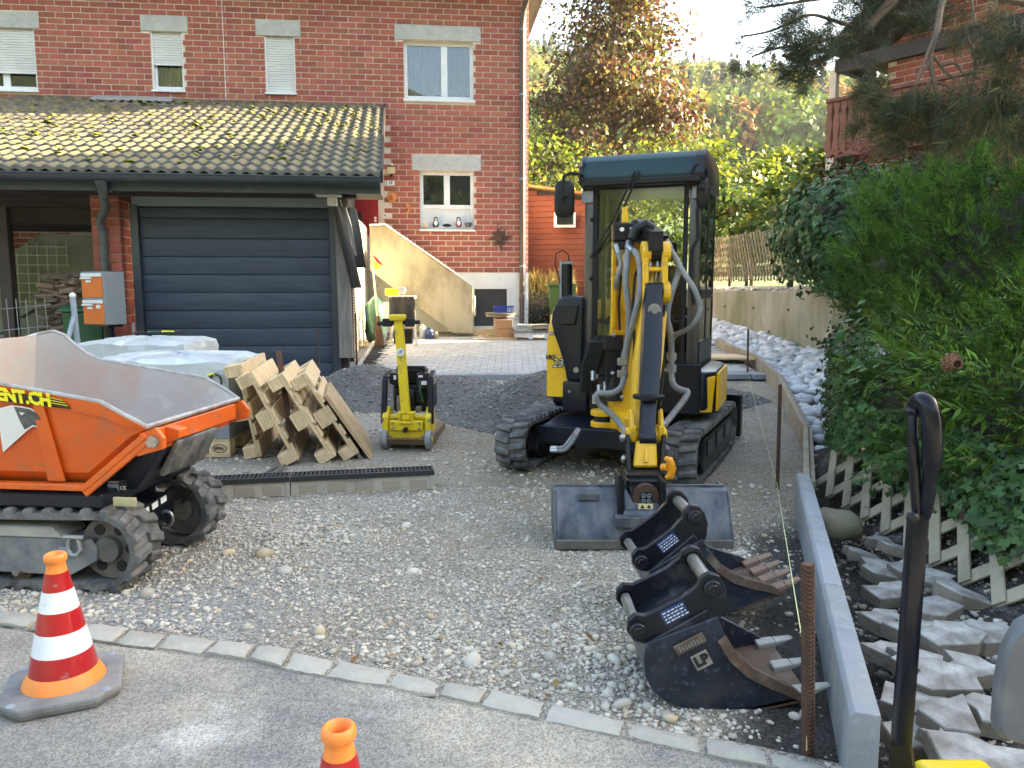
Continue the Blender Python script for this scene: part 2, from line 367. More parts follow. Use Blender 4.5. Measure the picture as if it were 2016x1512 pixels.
mi = np.where((cy > 17) | (np.abs(cx) > 11) | (cy < -3), 1, 0); mi = np.where((mi == 0) & (cx > kx + .03) & (cy > 1) & (cy < 8), 2, mi)
ground = npmesh('ground', np.stack([X, Y, Z], -1).reshape(-1, 3), Fq, [M_GROUND, M_GRASS, M_SOIL], smooth=True, mi=mi); ground['kind'] = 'structure'
def att(nm, v): a_ = ground.data.attributes.new(nm, 'FLOAT', 'POINT'); a_.data.foreach_set('value', np.clip(v, 0, 1).astype(np.float32).ravel())
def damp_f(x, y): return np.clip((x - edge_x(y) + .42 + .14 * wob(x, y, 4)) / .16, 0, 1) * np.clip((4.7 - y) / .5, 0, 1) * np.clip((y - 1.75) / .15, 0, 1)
def tan_f(x, y): return np.clip(.9 * np.exp(-(((x - .75) / 1.3) ** 2 + ((y - 5.2) / .85) ** 2)) + .75 * np.exp(-(((x + .1) / .8) ** 2 + ((y - 6.3) / 1.0) ** 2)) + .5 * np.exp(-(((x + .75 - .3 * (y - 3)) / .35) ** 2 + ((y - 3.2) / 1.2) ** 2)) + .25 * wob(x, y, 2.2), 0, .9)
def blue_f(x, y): return np.clip(np.exp(-(((x + 1.6) / 1.0) ** 2 + ((y - 3.3) / .8) ** 2)) * (.55 + .4 * wob(x, y, 2.5, 8, 7)), 0, .7)
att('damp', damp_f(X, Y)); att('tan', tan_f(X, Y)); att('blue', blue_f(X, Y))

# road with its row of natural stone setts along the site
rows = []
ext = [Vector((-40, KL[0].y + 3.3, .012))] + KL + [Vector((40, KL[-1].y - 6, .012))]
b = MB()
rr = [[Vector((p.x, p.y + .01, .008)) for p in ext]]
for k in (.25, .6, 1.2, 3, 9): rr.append([Vector((p.x * (1 + .02 * k), p.y - k, .008)) for p in ext])
b.strip(rr); road = b.build('road', M_ROAD, smooth=True); road['kind'] = 'structure'
M_SETT = mat('sett_stone', (.37, .345, .295), (.28, .265, .235), 3, .85, bump=.006, bs=22, dirt=(.43, .40, .33), da=.45, ds=4, obr=.14)
b = MB(); b.strip([[p + Vector((0, 0.035, -.03)) for p in KU], [p + Vector((0, -.03, -.03)) for p in KL]])
kb = MB(); kb.add([p + Vector((0, .02, -.012)) for p in KU] + [p + Vector((0, -.015, -.012)) for p in KL] , [(i, i + 1, len(KU) + i + 1, len(KU) + i) for i in range(len(KU) - 1)])
kerb = kb.build('kerb_strip', M_GROUND); kerb['kind'] = 'structure'
for i in range(len(KU) - 1):
    a, bq, c, d = KU[i], KU[i + 1], KL[i + 1], KL[i]; cen = (a + bq + c + d) / 4
    q = []
    for p in (a, bq, c, d):
        v = p - cen; q.append(v * (1 - .012 / v.length) + Vector((rnd.uniform(-.006, .006), rnd.uniform(-.006, .006), 0)))
    n = 6; top = []; tz = .004 + rnd.uniform(-.006, .008)
    for j in range(n):
        row = []
        for k in range(n):
            s, t = j / (n - 1), k / (n - 1); p = (q[0] * (1 - t) + q[1] * t) * (1 - s) + (q[3] * (1 - t) + q[2] * t) * s
            e = min(s, 1 - s, t, 1 - t); z = tz + (.0 if e > .1 else -.012) + rnd.uniform(-.0035, .0035)
            if e < .1: p = p * (1 + rnd.uniform(-.03, .03))
            row.append(p + Vector((0, 0, z)))
        top.append(row)
    m_ = MB(); m_.strip(top)
    edge = [top[0][k] for k in range(n)] + [top[j][-1] for j in range(1, n)] + [top[-1][k] for k in range(n - 2, -1, -1)] + [top[j][0] for j in range(n - 2, 0, -1)]
    m_.loft([edge, [p + Vector((0, 0, -.05)) for p in edge]], cap=False)
    o = m_.build('sett', M_SETT, kerb, smooth=True, ang=50); o.location = cen

# ---------------------------------------------------------------- loose stones
def ico():
    bm = bmesh.new(); bmesh.ops.create_icosphere(bm, subdivisions=1, radius=1.0); bm.verts.ensure_lookup_table()
    V = np.array([v.co[:] for v in bm.verts]); Fc = np.array([[v.index for v in f.verts] for f in bm.faces]); bm.free(); return V, Fc
IV, IF = ico()
def ico2():
    bm = bmesh.new(); bmesh.ops.create_icosphere(bm, subdivisions=2, radius=1.0); bm.verts.ensure_lookup_table()
    V = np.array([v.co[:] for v in bm.verts]); Fc = np.array([[v.index for v in f.verts] for f in bm.faces]); bm.free(); return V, Fc
IV2, IF2 = ico2()
def stones(name, P, rad, m_, base=(IV, IF), flat=.62, rough=.16, elong=.35, mi=None, parent=None, smooth=False):
    BV, BF = base; n = len(P); nb = len(BV)
    V = np.repeat(BV[None], n, 0) * (1 + rng.uniform(-rough, rough, (n, nb, 1)))
    S = np.stack([1 + rng.uniform(-elong, elong, n), 1 + rng.uniform(-elong, elong, n), flat * (1 + rng.uniform(-.3, .3, n))], -1)
    V = V * S[:, None, :]
    t = rng.normal(0, .28, n); c, s = np.cos(t), np.sin(t)                       # tilt
    y, z = V[..., 1] * c[:, None] - V[..., 2] * s[:, None], V[..., 1] * s[:, None] + V[..., 2] * c[:, None]; V[..., 1], V[..., 2] = y, z
    t = rng.uniform(0, 6.28, n); c, s = np.cos(t), np.sin(t)
    x, y = V[..., 0] * c[:, None] - V[..., 1] * s[:, None], V[..., 0] * s[:, None] + V[..., 1] * c[:, None]; V[..., 0], V[..., 1] = x, y
    V = V * np.asarray(rad)[:, None, None] + np.asarray(P)[:, None, :]
    Fc = (BF[None] + (np.arange(n) * nb)[:, None, None]).reshape(-1, 3)
    return npmesh(name, V.reshape(-1, 3), Fc, m_, parent, smooth, None if mi is None else np.repeat(mi, len(BF)))
M_STONE = mat('gravel_stone', (.52, .475, .395), (.40, .365, .31), 5, .9, isl=.26, hue=.012, spec=.3)
M_STONET = mat('tan_stone', (.46, .39, .27), (.38, .29, .19), 5, .85, isl=.3, hue=.015, spec=.3)
def ground_z(x, y): return gzn(x, y) + site_rough(x, y)
def scatter(n, x0, x1, y0, y1, dens=None):
    x = rng.uniform(x0, x1, n); y = y0 + (y1 - y0) * rng.uniform(0, 1, n)
    k = (y > kerb_y(x) + .0) & (np.abs(x) < .74 * y + .6)
    kxx = edge_x(y); k &= x < kxx - .07
    if dens is not None: k &= rng.uniform(0, 1, n) < dens(x, y)
    return x[k], y[k]
dn = lambda x, y: (1 - .85 * damp_f(x, y)) * (1 - .6 * tan_f(x, y)) * np.clip(.66 + .55 * wob(x, y, 1.9, 8, 3) + .25 * wob(x, y, 5, 8, 9) - .35 * np.exp(-((x - .9) ** 2 + (y - 4.9) ** 2) / .9), .10, 1)
x, y = scatter(88000, -3.6, 2.0, 1.7, 5.4, dn)
r = np.clip(rng.lognormal(math.log(.0060), .45, len(x)), .0035, .022) * (1 + .35 * np.clip(wob(x, y, 1.4, 8, 14), -.6, 1)) * (1 + .16 * np.clip(1 - (y - kerb_y(x)) / .9, 0, 1))
o = stones('gravel', np.stack([x, y, ground_z(x, y) + r * .22], -1), r, [M_STONE, M_STONET], mi=(rng.uniform(0, 1, len(x)) < .07).astype(int)); o['kind'] = 'stuff'
x, y = scatter(9000, -5.0, 2.2, 5.2, 9.6, lambda x, y: np.clip(.5 + .6 * wob(x, y, 1.6, 8, 3), .1, 1))
r = np.clip(rng.lognormal(math.log(.012), .4, len(x)), .007, .035)
o = stones('gravel', np.stack([x, y, ground_z(x, y) + r * .2], -1), r, [M_STONE, M_STONET], mi=(rng.uniform(0, 1, len(x)) < .12).astype(int)); o['kind'] = 'stuff'
x, y = scatter(45, -3.2, 1.9, 1.8, 5.2); r = np.clip(rng.lognormal(math.log(.018), .35, len(x)), .012, .035)
pb = np.array([gp(u, v)[:2] for u, v in ((930, 1305), (630, 1245), (520, 1097), (560, 1130), (1480, 1160), (1225, 1390), (1210, 1300), (815, 1125), (1390, 985), (525, 1065), (450, 1090), (290, 1175))])
x = np.concatenate([x, pb[:, 0]]); y = np.concatenate([y, pb[:, 1]]); r = np.concatenate([r, np.array([.045, .035, .05, .04, .03, .035, .03, .03, .03, .035, .035, .045])])
o = stones('pebbles', np.stack([x, y, ground_z(x, y) + r * .15], -1), r, [M_STONE, M_STONET], (IV2, IF2), .65, .05, .3, mi=(rng.uniform(0, 1, len(x)) < .3).astype(int), smooth=True); o['kind'] = 'stuff'
M_LEAFD = mat('dry_leaf', (.22, .09, .03), (.32, .17, .07), 9, .8, isl=.3, hue=.02)

# heaps of fine grey gravel in front of the paved yard
def heap(pts, name, label, m_, n, rad):
    lo = min(p[0] - p[3] * 1.3 for p in pts); hi = max(p[0] + p[3] * 1.3 for p in pts); l2 = min(p[1] - p[4] * 1.3 for p in pts); h2 = max(p[1] + p[4] * 1.3 for p in pts)
    f = lambda x, y: sum(p[2] * np.exp(-(np.sqrt(((x - p[0]) / p[3]) ** 2 + ((y - p[1]) / p[4]) ** 2) * 1.25) ** 2.1) for p in pts)
    gx, gy = np.meshgrid(np.linspace(lo, hi, 90), np.linspace(l2, h2, 50)); hz = f(gx, gy) + .012 * wob(gx, gy, 7)
    ny, nx = gx.shape; I = np.arange(ny * nx).reshape(ny, nx); Fq = np.stack([I[:-1, :-1], I[:-1, 1:], I[1:, 1:], I[1:, :-1]], -1).reshape(-1, 4)
    o = npmesh(name, np.stack([gx, gy, gzn(gx, gy) - .05 + hz], -1).reshape(-1, 3), Fq, m_, smooth=True); tag(o, kind='stuff')
    x = rng.uniform(lo, hi, n); y = rng.uniform(l2, h2, n); z = f(x, y); k = z > .045; x, y, z = x[k], y[k], z[k]; r = np.clip(rng.lognormal(math.log(rad), .35, len(x)), .006, .03)
    o = stones('gravel', np.stack([x, y, gzn(x, y) - .05 + z + .012 * wob(x, y, 7) + r * .2], -1), r, M_FINES); tag(o, kind='stuff')
M_FINES = mat('fine_stone', (.28, .268, .245), (.185, .177, .165), 5, .9, isl=.4, spec=.3)
heap([(-1.75, 8.65, .42, .8, .55), (-.85, 8.7, .20, .7, .6), (.25, 8.0, .44, .85, .7), (1.0, 8.5, .28, .8, .7), (2.05, 8.7, .20, .9, .8), (-.35, 8.9, .14, .6, .5)], 'gravel_heap', '', M_FINE, 9000, .011)

# wooded slopes closing the valley behind the camera and to the left
aa = np.linspace(R(150), R(352), 60); rr = np.linspace(40, 230, 26); AA, RR = np.meshgrid(aa, rr); tt = (RR - 40) / 190
hz = -1 + tt ** .8 * (78 + 14 * np.sin(AA * 5) + 6 * np.sin(AA * 23)) * np.clip((AA - R(150)) / .5, 0, 1) + 3 * rng.normal(size=AA.shape) * tt
ny, nx = AA.shape; I = np.arange(ny * nx).reshape(ny, nx); o = npmesh('hills', np.stack([RR * np.cos(AA), RR * np.sin(AA), hz], -1).reshape(-1, 3), np.stack([I[:-1, :-1], I[:-1, 1:], I[1:, 1:], I[1:, :-1]], -1).reshape(-1, 4), mat('wooded_slope', (.04, .06, .02), (.07, .08, .025), .12, .95, bump=1.5, bs=.25), smooth=True); o['kind'] = 'structure'

# ---------------------------------------------------------------- forested hillside
def leafmesh(name, P, Nn, size, m_, asp=.62, mi=None, parent=None, fold=.18, droop=0.0, tang=None):
    "many small leaf-shaped faces: kite outlines, slightly folded"
    P = np.asarray(P, float); n = len(P); Nn = Nn / (np.linalg.norm(Nn, axis=1, keepdims=True) + 1e-9)
    t = rng.normal(size=(n, 3)) if tang is None else tang
    t = t - (t * Nn).sum(1, keepdims=True) * Nn; t /= np.linalg.norm(t, axis=1, keepdims=True) + 1e-9
    bt = np.cross(Nn, t); s = np.asarray(size)[:, None]
    V = np.stack([P - t * s * .5, P + bt * s * asp * .5 + Nn * s * fold * .5 - t * s * .05, P + t * s * .5 - Nn * s * droop, P - bt * s * asp * .5 + Nn * s * fold * .5 - t * s * .05], 1)
    Fc = np.arange(n * 4).reshape(n, 4)
    return npmesh(name, V.reshape(-1, 3), Fc, m_, parent, False, mi)
M_FY = mat('autumn_yellow_leaf', (.25, .26, .03), (.18, .19, .025), .05, .7, isl=.35, hue=.02, trl=.35)
M_FG = mat('broadleaf_green', (.11, .17, .025), (.07, .12, .02), .05, .7, isl=.35, hue=.015, trl=.3)
M_FD = mat('conifer_green', (.025, .045, .022), (.018, .034, .018), .05, .8, isl=.35, trl=.12)
M_FO = mat('autumn_orange_leaf', (.26, .13, .03), (.2, .11, .025), .05, .7, isl=.3, hue=.02, trl=.3)
P, Nn, S, MI = [], [], [], []
def crown_pts(c, rx, rz, n, shape):
    if shape == 'cone':
        h = rng.uniform(0, 1, n) ** .7; a = rng.uniform(0, 6.28, n); rr_ = rx * h * rng.uniform(.75, 1.05, n)
        p = np.stack([c[0] + rr_ * np.cos(a), c[1] + rr_ * np.sin(a), c[2] + rz * (1 - 2 * h)], -1); nn = np.stack([np.cos(a), np.sin(a), .5 + 0 * a], -1)
    else:
        d = rng.normal(size=(n, 3)); d /= np.linalg.norm(d, axis=1, keepdims=True); d[:, 2] = np.abs(d[:, 2]) * 1.25 - .25
        lump = 1 + .16 * np.sin(d[:, 0] * 7 + c[0]) * np.cos(d[:, 1] * 6 + c[1]) + .1 * np.sin(d[:, 2] * 9 + c[0])
        p = np.array(c) + d * np.array([rx, rx, rz]) * (lump * rng.uniform(.8, 1.04, n))[:, None]; nn = d
    return p, nn + rng.normal(0, .45, (n, 3))
nt = 0
for _ in range(5200):
    yy = 105 + 205 * rng.uniform() ** .85; xx = rng.uniform(-.06, .60) * yy
    if nt > 1250: break
    nt += 1; zz = float(gzn(np.array(xx), np.array(yy)) + hillz(np.array(xx), np.array(yy)) * (yy > 92))
    q = rng.uniform(); con = q < (.5 if yy > 240 else .22) ; rx = rng.uniform(1.7, 3.2) if con else rng.uniform(2.8, 5.6); rz = rng.uniform(4, 8) if con else rng.uniform(4.5, 6.5)
    n = (110 if con else 150) * (2 if yy < 130 else 1)
    p, nn = crown_pts((xx, yy, zz + rz * (.95 if con else .8)), rx, rz, n, 'cone' if con else 'ball'); P.append(p); Nn.append(nn); S.append(rng.uniform(.9, 1.7, n) * (.55 + .45 * min(1, (yy - 60) / 120)))
    MI.append(np.full(n, 2 if con else rng.choice([0, 1, 3], p=[.5, .38, .12])))
o = leafmesh('forest', np.concatenate(P), np.concatenate(Nn), np.concatenate(S), [M_FY, M_FG, M_FD, M_FO], .8, np.concatenate(MI)); o['kind'] = 'stuff'

# ================================================================ THE BRICK HOUSE
HRZ = R(6.0); HC = Vector((.33, 15.5, 0))
house = thing('brick_house', 'red brick house with white windows behind the paved yard', 'house', HC, HRZ)
def onplane(u, v, o, rz, y0=0.0):
    "photograph pixel to (x, z) on the upright plane y = y0 of a frame at o turned by rz"
    b = (v - 756) / FPX; d = Vector(((u - 1008) / FPX, CP - b * SP, -SP - b * CP)); n = Vector((-math.sin(rz), math.cos(rz), 0)); ax = Vector((math.cos(rz), math.sin(rz), 0))
    o = Vector(o); p0 = Vector((0, 0, EYE)); t = ((o + n * y0 - p0).dot(n)) / d.dot(n); p = p0 + d * t
    return (p - o).dot(ax), p.z
def rect(u0, v0, u1, v1, o=HC, rz=HRZ, y0=0):
    xa, za = onplane(u0, (v0 + v1) / 2, o, rz, y0); xb, _ = onplane(u1, (v0 + v1) / 2, o, rz, y0)
    _, zt = onplane((u0 + u1) / 2, v0, o, rz, y0); _, zb = onplane((u0 + u1) / 2, v1, o, rz, y0)
    return xa, zb, xb, zt
BZ = onplane(960, 537, HC, HRZ)[1]
opens = [rect(-62, 55, 70, 177), rect(298, 63, 361, 178), rect(522, 71, 581, 183), rect(795, 81, 932, 197), rect(827, 337, 933, 452)]
lints = [rect(-75, 22, 76, 54), rect(276, 30, 369, 62), rect(503, 40, 591, 71), rect(777, 50, 946, 80), rect(811, 309, 947, 336)]
TOPZ = 7.35
def wall_cells(mb, x0, x1, z0, z1, holes, y0, y1):
    xs_ = sorted({x0, x1, *[h[0] for h in holes], *[h[2] for h in holes]}); zs_ = sorted({z0, z1, *[h[1] for h in holes], *[h[3] for h in holes]})
    xs_ = [x for x in xs_ if x0 <= x <= x1]; zs_ = [z for z in zs_ if z0 <= z <= z1]
    for i in range(len(xs_) - 1):
        run = None
        for j in range(len(zs_) - 1):
            cx, cz = (xs_[i] + xs_[i + 1]) / 2, (zs_[j] + zs_[j + 1]) / 2
            if any(h[0] < cx < h[2] and h[1] < cz < h[3] for h in holes): continue
            mb.bb((xs_[i], y0, zs_[j]), (xs_[i + 1], y1, zs_[j + 1]))
m_ = MB(); wall_cells(m_, -12.5, -.006, BZ, TOPZ, opens, .009, .28); m_.bb((-.28, .28, BZ), (-.006, 8.5, TOPZ))
m_.bb((-12.5, 8.2, BZ), (-.28, 8.5, TOPZ)); m_.bb((-12.5, .28, BZ), (-12.2, 8.2, TOPZ))
wall = m_.build('wall', M_MORTAR, house)
m_ = MB(); bd = rect(933, 564, 1000, 640); wall_cells(m_, -12.5, .0, -.2, BZ - .003, [(bd[0], -.3, bd[2], bd[3])], .0, .3); m_.bb((-.3, .3, -.2), (0, 8.5, BZ - .003)); m_.build('basement_wall', M_PLASTER, house)
def lay_bricks(par, x0, x1, z0, z1, holes, L=.30, Hh=.104, j=.018, y=0.0, dp=.05, want=300, prefer=None, skip=None, mo=None, mm=None):
    mo = mo or M_BRICK; mm = mm or M_BRICKS
    base = MB(); base.box((0, dp / 2, 0), (L - j, dp, Hh - j)); me = None; mass = MB(); full = []
    n = int((z1 - z0) / Hh)
    for i in range(n):
        z = z0 + (i + .5) * Hh; off = (0, .5, .17, .67)[i % 4] * L if False else (.5 * L if i % 2 else 0)
        k = 0; x = x1 - off - L
        xsr = []
        if off: xsr.append((x1 - off, x1))
        while x > x0: xsr.append((x, x + L)); x -= L
        for a, b in xsr:
            a += j / 2; b -= j / 2; segs = [(a, b)]
            for h in holes:
                if h[1] < z + Hh / 2 - j and h[3] > z - Hh / 2 + j:
                    ns = []
                    for s, e in segs:
                        if h[2] <= s or h[0] >= e: ns.append((s, e)); continue
                        if h[0] > s + .03: ns.append((s, h[0] - .006))
                        if h[2] < e - .03: ns.append((h[2] + .006, e))
                    segs = ns
            for s, e in segs:
                cx = (s + e) / 2
                if skip and skip(cx, z): continue
                if e - s > L - j - .004: full.append((prefer(cx, z) if prefer else 0, cx, z))
                else: mass.box((cx, y + dp / 2, z), (e - s, dp, Hh - j))
    full.sort()
    for q, cx, z in full[:want]:
        if me is None: o = base.build('brick', mo, par); me = o.data
        else: o = link(bpy.data.objects.new('brick', me), par)
        o.location = (cx, y + rnd.uniform(-.0015, .0015), z)
    for q, cx, z in full[want:]: mass.box((cx, y + dp / 2 + rnd.uniform(-.0015, .0015), z), (L - j, dp, Hh - j))
    if mass.f: o = mass.build('brick_courses', mm, par, fix=False); o['kind'] = 'stuff'
skipf = lambda x, z: (x < -2.7 and z < 4.55 and not (x < -8.6 and 1.8 < z < 3.4)) or z > 7.2
lay_bricks(house, -12.4, 0, BZ + .004, TOPZ, opens + lints, prefer=lambda x, z: (0 if x > -2.75 else 1) + (z * .01 if x > -2.75 else -x * .01), skip=skipf)
for h in lints:
    m_ = MB(); m_.bb((h[0], -.012, h[1]), (h[2], .2, h[3])); m_.build('lintel', M_LINTEL, house, bev=.008)
def window(h, splits, blind=0.0, curtain=None, panel=0.0, slats=True, glassm=None):
    x0, z0, x1, z1 = h; m_ = MB(); y = .10; fw = .065
    m_.bb((x0, y, z0), (x0 + fw, y + .07, z1)); m_.bb((x1 - fw, y, z0), (x1, y + .07, z1)); m_.bb((x0 + fw, y, z1 - fw), (x1 - fw, y + .07, z1)); m_.bb((x0 + fw, y, z0), (x1 - fw, y + .07, z0 + fw * 1.4))
    if panel: m_.bb((x0 + fw, y + .002, z0 + panel - .05), (x1 - fw, y + .068, z0 + panel + .03))
    zp = z0 + (panel + .03 if panel else fw * 1.4)
    for s in splits: sx = x0 + (x1 - x0) * s; m_.bb((sx - .06, y - .004, zp), (sx + .06, y + .066, z1 - fw))
    w = m_.build('window', M_WHITE, house, bev=.006)
    m_ = MB(); xs_ = [x0 + fw] + [x0 + (x1 - x0) * s for s in splits] + [x1 - fw]
    for a, b in zip(xs_[:-1], xs_[1:]):
        q = MB(); q.bb((a + (.06 if a != xs_[0] else 0), y + .03, zp), (b - (.06 if b != xs_[-1] else 0), y + .038, z1 - fw)); q.build('pane', glassm or M_DKGLASS, w)
    if panel: q = MB(); q.bb((x0 + fw, y + .035, z0 + fw * 1.4), (x1 - fw, y + .05, z0 + panel - .05)); q.build('panel', M_WHITE, w)
    if blind:
        zb = z1 - (z1 - z0) * blind; q = MB(); n = max(3, int((z1 - zb) / .045)); prof = []
        for i in range(n):
            za = z1 - (z1 - zb) * i / n; zc = z1 - (z1 - zb) * (i + 1) / n
            prof += [(y - .035, za), (y - .05, za * .75 + zc * .25), (y - .05, za * .25 + zc * .75), (y - .035, zc + .003)]
        q.strip([[Vector((x0 + .025, p[0], p[1])) for p in prof], [Vector((x1 - .025, p[0], p[1])) for p in prof]]); q.bb((x0 + .02, y - .06, zb - .04), (x1 - .02, y - .03, zb)); q.build('roller_shutter', M_BLIND, w)
        q = MB(); q.bb((x0 + .002, y - .07, z0 + .03), (x0 + .024, y - .002, z1)); q.build('shutter_rail', M_WHITE, w); q = MB(); q.bb((x1 - .024, y - .07, z0 + .03), (x1 - .002, y - .002, z1)); q.build('shutter_rail', M_WHITE, w)
    q = MB(); q.bb((x0 - .02, -.04, z0 - .035), (x1 + .02, y - .004, z0 + .004)); q.build('sill', M_WHITE, w, bev=.004)
    q = MB(); q.bb((x0, .6, z0), (x1, .62, z1)); q.bb((x0 - .01, .17, z0 - .02), (x0, .62, z1)); q.bb((x1, .17, z0 - .02), (x1 + .01, .62, z1)); q.bb((x0, .17, z1), (x1, .6, z1 + .01)); q.build('room', mat('dark_room', (.05, .05, .055), None, rough=.9), w)
    if curtain:
        for a, b, cm in curtain:
            q = MB(); xa, xb = x0 + (x1 - x0) * a, x0 + (x1 - x0) * b; n = 40; r0 = []; r1 = []
            for i in range(n + 1): t = i / n; yy = y + .16 + .025 * math.sin(t * 55) + .01 * math.sin(t * 23); r0.append(Vector((xa + (xb - xa) * t, yy, zp + .02 + .05 * abs(math.sin(t * 9))))); r1.append(Vector((xa + (xb - xa) * t, yy, z1 - .03)))
            q.strip([r0, r1]); q.build('curtain', cm, w, smooth=True, fix=False)
    return w
M_LACE = mat('lace_curtain', (.5, .52, .55), (.3, .33, .38), 9, .9, bump=.003, bs=30, stretch=(1, 1, .25)); M_DRAPE = mat('dark_drape', (.1, .11, .12), (.2, .2, .2), 7, .9, stretch=(1, 1, .2)); M_BLUEC = mat('blue_blind', (.14, .22, .38), None, rough=.8)
window(opens[0], [.5], .68); window(opens[1], [], .52, [(0, 1, M_BLUEC)], glassm=M_SKYGLASS); window(opens[2], [], .97)
window(opens[3], [.58], 0, [(.02, .56, M_LACE), (.62, .98, M_DRAPE)], glassm=M_SKYGLASS); window(opens[4], [.5], 0, panel=.46)
# basement door, red front door, downpipe, eaves
m_ = MB(); m_.bb((bd[0] + .02, .05, bd[1] - .1), (bd[2] - .02, .09, bd[3] - .05)); dr = m_.build('basement_door', mat('dark_door', (.035, .035, .035), (.05, .045, .04), 3, .5), house)
m_ = MB(); m_.bb((bd[0] - .04, -.02, bd[3] - .05), (bd[2] + .06, .05, bd[3])); m_.bb((bd[2] - .02, -.02, bd[1] - .1), (bd[2] + .05, .05, bd[3] - .05)); m_.build('door_frame', M_PLASTER, dr)
m_ = MB(); m_.bb((bd[0] - .02, -.12, bd[1] - .12), (bd[2], .04, bd[1] - .02)); m_.build('door_step', M_PLASTER, dr)
rd = rect(700, 384, 745, 442); m_ = MB(); m_.bb((rd[0], -.03, rd[1] - .2), (rd[2], -.004, rd[3] + .3)); dd = m_.build('front_door', mat('red_door', (.32, .012, .018), None, rough=.4), house)
for k in (.16, .34): q = MB(); q.cyl((rd[2] - .06, -.05, rd[1] + k * .3 + .02), (rd[2] - .06, -.03, rd[1] + k * .3 + .02), .025, n=12); q.build('knob', M_WHITE, dd)
px = onplane(1027, 300, HC, HRZ)[0]; m_ = MB(); m_.tube([(px, -.09, .55), (px, -.09, 6.5), (px + .02, -.12, 6.75), (px + .1, -.4, 7.0)], .05, 12)
dp = m_.build('downpipe', mat('brown_pipe', (.12, .085, .07), (.09, .065, .055), 3, .4), house, smooth=True)
for z in (1.9, 3.6, 5.2, 6.4): q = MB(); q.cyl((px, -.09, z - .02), (px, -.09, z + .02), .06, n=12); q.build('pipe_clip', M_GREY, dp)
q = MB(); q.bb((px + .052, -.06, .6), (px + .085, -.004, 7.0)); q.build('corner_trim', M_WHITE, house)
m_ = MB(); m_.bb((-12.8, -.75, TOPZ + .01), (.35, 9.0, TOPZ + .2)); m_.build('eaves', M_DKWOOD, house)
m_ = MB(); m_.prism([(-12.9, -.85, TOPZ + .2), (-12.9, 9.1, TOPZ + .2), (-12.9, 4.1, TOPZ + 2.8)], (13.4, 0, 0)); m_.build('roof', mat('house_roof_tiles', (.06, .05, .045), (.09, .07, .06), 5, .85, bump=.02, bs=9), house)
tx = onplane(441, 100, HC, HRZ)[0]; m_ = MB(); m_.tube([(tx, -.012, 4.95), (tx, -.012, 7.3)], .007, 6); m_.build('cable', M_PRINTW, house)
# small things fixed to the house wall
def onwall(u, v, y=-.01): x, z = onplane(u, v, HC, HRZ, y); return HC + Vector((math.cos(HRZ) * x - math.sin(HRZ) * y, math.sin(HRZ) * x + math.cos(HRZ) * y, z))
M_TERRA = mat('terracotta', (.62, .25, .09), (.5, .18, .06), 8, .7)
p = onwall(772, 388); t = thing('sun_ornament', 'orange terracotta sun with a face hung on the brick wall', 'ornament', p, HRZ)
m_ = MB(); pts = []
for k in range(36): a = k * math.pi / 18; r = (.115 if k % 2 else .085); pts.append((r * math.cos(a), 0, r * math.sin(a)))
m_.prism(pts, (0, -.02, 0)); m_.build('rays', M_TERRA, t, bev=.004)
m_ = MB(); m_.ball((0, -.02, 0), (.065, .03, .065), 14, 8); m_.build('face', M_TERRA, t, smooth=True)
m_ = MB(); m_.ball((0, -.05, -.005), (.01, .012, .018)); [m_.ball((s * .024, -.047, .018), (.008, .006, .006)) for s in (-1, 1)]; m_.ball((0, -.047, -.03), (.02, .006, .006)); m_.build('features', mat('terracotta_dark', (.3, .1, .04), None), t, smooth=True)
p = onwall(802, 410); t = thing('moon_ornament', 'orange terracotta crescent moon hung lower right of the sun ornament', 'ornament', p, HRZ)
m_ = MB(); pts = [(-.02 + .095 * math.cos(a), 0, .095 * math.sin(a)) for a in np.linspace(-1.9, 1.9, 18)] + [(-.055 + .07 * math.cos(a), 0, .078 * math.sin(a)) for a in np.linspace(1.75, -1.75, 14)]
m_.prism(pts, (0, -.025, 0)); m_.build('crescent', M_TERRA, t, bev=.005)
m_ = MB(); m_.ball((.01, -.026, 0), (.03, .012, .014)); m_.ball((.035, -.026, .03), (.01, .008, .008)); m_.build('nose', M_TERRA, t, smooth=True)
p = onwall(983, 469); t = thing('star_ornament', 'dark rusty metal star with eight thin rays on brick wall', 'ornament', p, HRZ)
m_ = MB(); m_.ball((0, -.03, 0), (.085, .025, .085), 14, 8); m_.build('disc', M_RUST, t, smooth=True)
for k in range(8):
    a = k * math.pi / 4 + .1; L = .30 if k % 2 == 0 else .22; d = Vector((math.cos(a), 0, math.sin(a))); n = Vector((-d.z, 0, d.x)); m_ = MB()
    m_.prism([d * .06 + n * .04 + Vector((0, -.02, 0)), d * L + Vector((0, -.02, 0)) + n * .02, d * .06 - n * .04 + Vector((0, -.02, 0))], (0, -.012, 0)); m_.build('ray', M_RUST, t)
p = onwall(769, 360); t = thing('house_number_plate', 'small white house number plate below the outdoor lamp', 'sign', p, HRZ)
m_ = MB(); m_.bb((-.075, -.015, -.045), (.075, 0, .045)); m_.build('plate', M_PRINTW, t, bev=.004)
text('13', .075, M_PRINTK, t, plane_mx((0, -.017, 0), (1, 0, 0), (0, 0, 1)), name='digits', bold=.003)
p = onwall(770, 335); t = thing('wall_lamp', 'small pale outdoor lamp with motion sensor on the brick wall', 'lamp', p, HRZ)
m_ = MB(); m_.prism([(-.08, 0, -.06), (.08, 0, -.06), (.08, 0, .06), (-.08, 0, .06)], (0, -.1, -.02)); m_.build('lamp_shade', mat('cream_lamp', (.6, .5, .3), None, rough=.4), t, bev=.01)
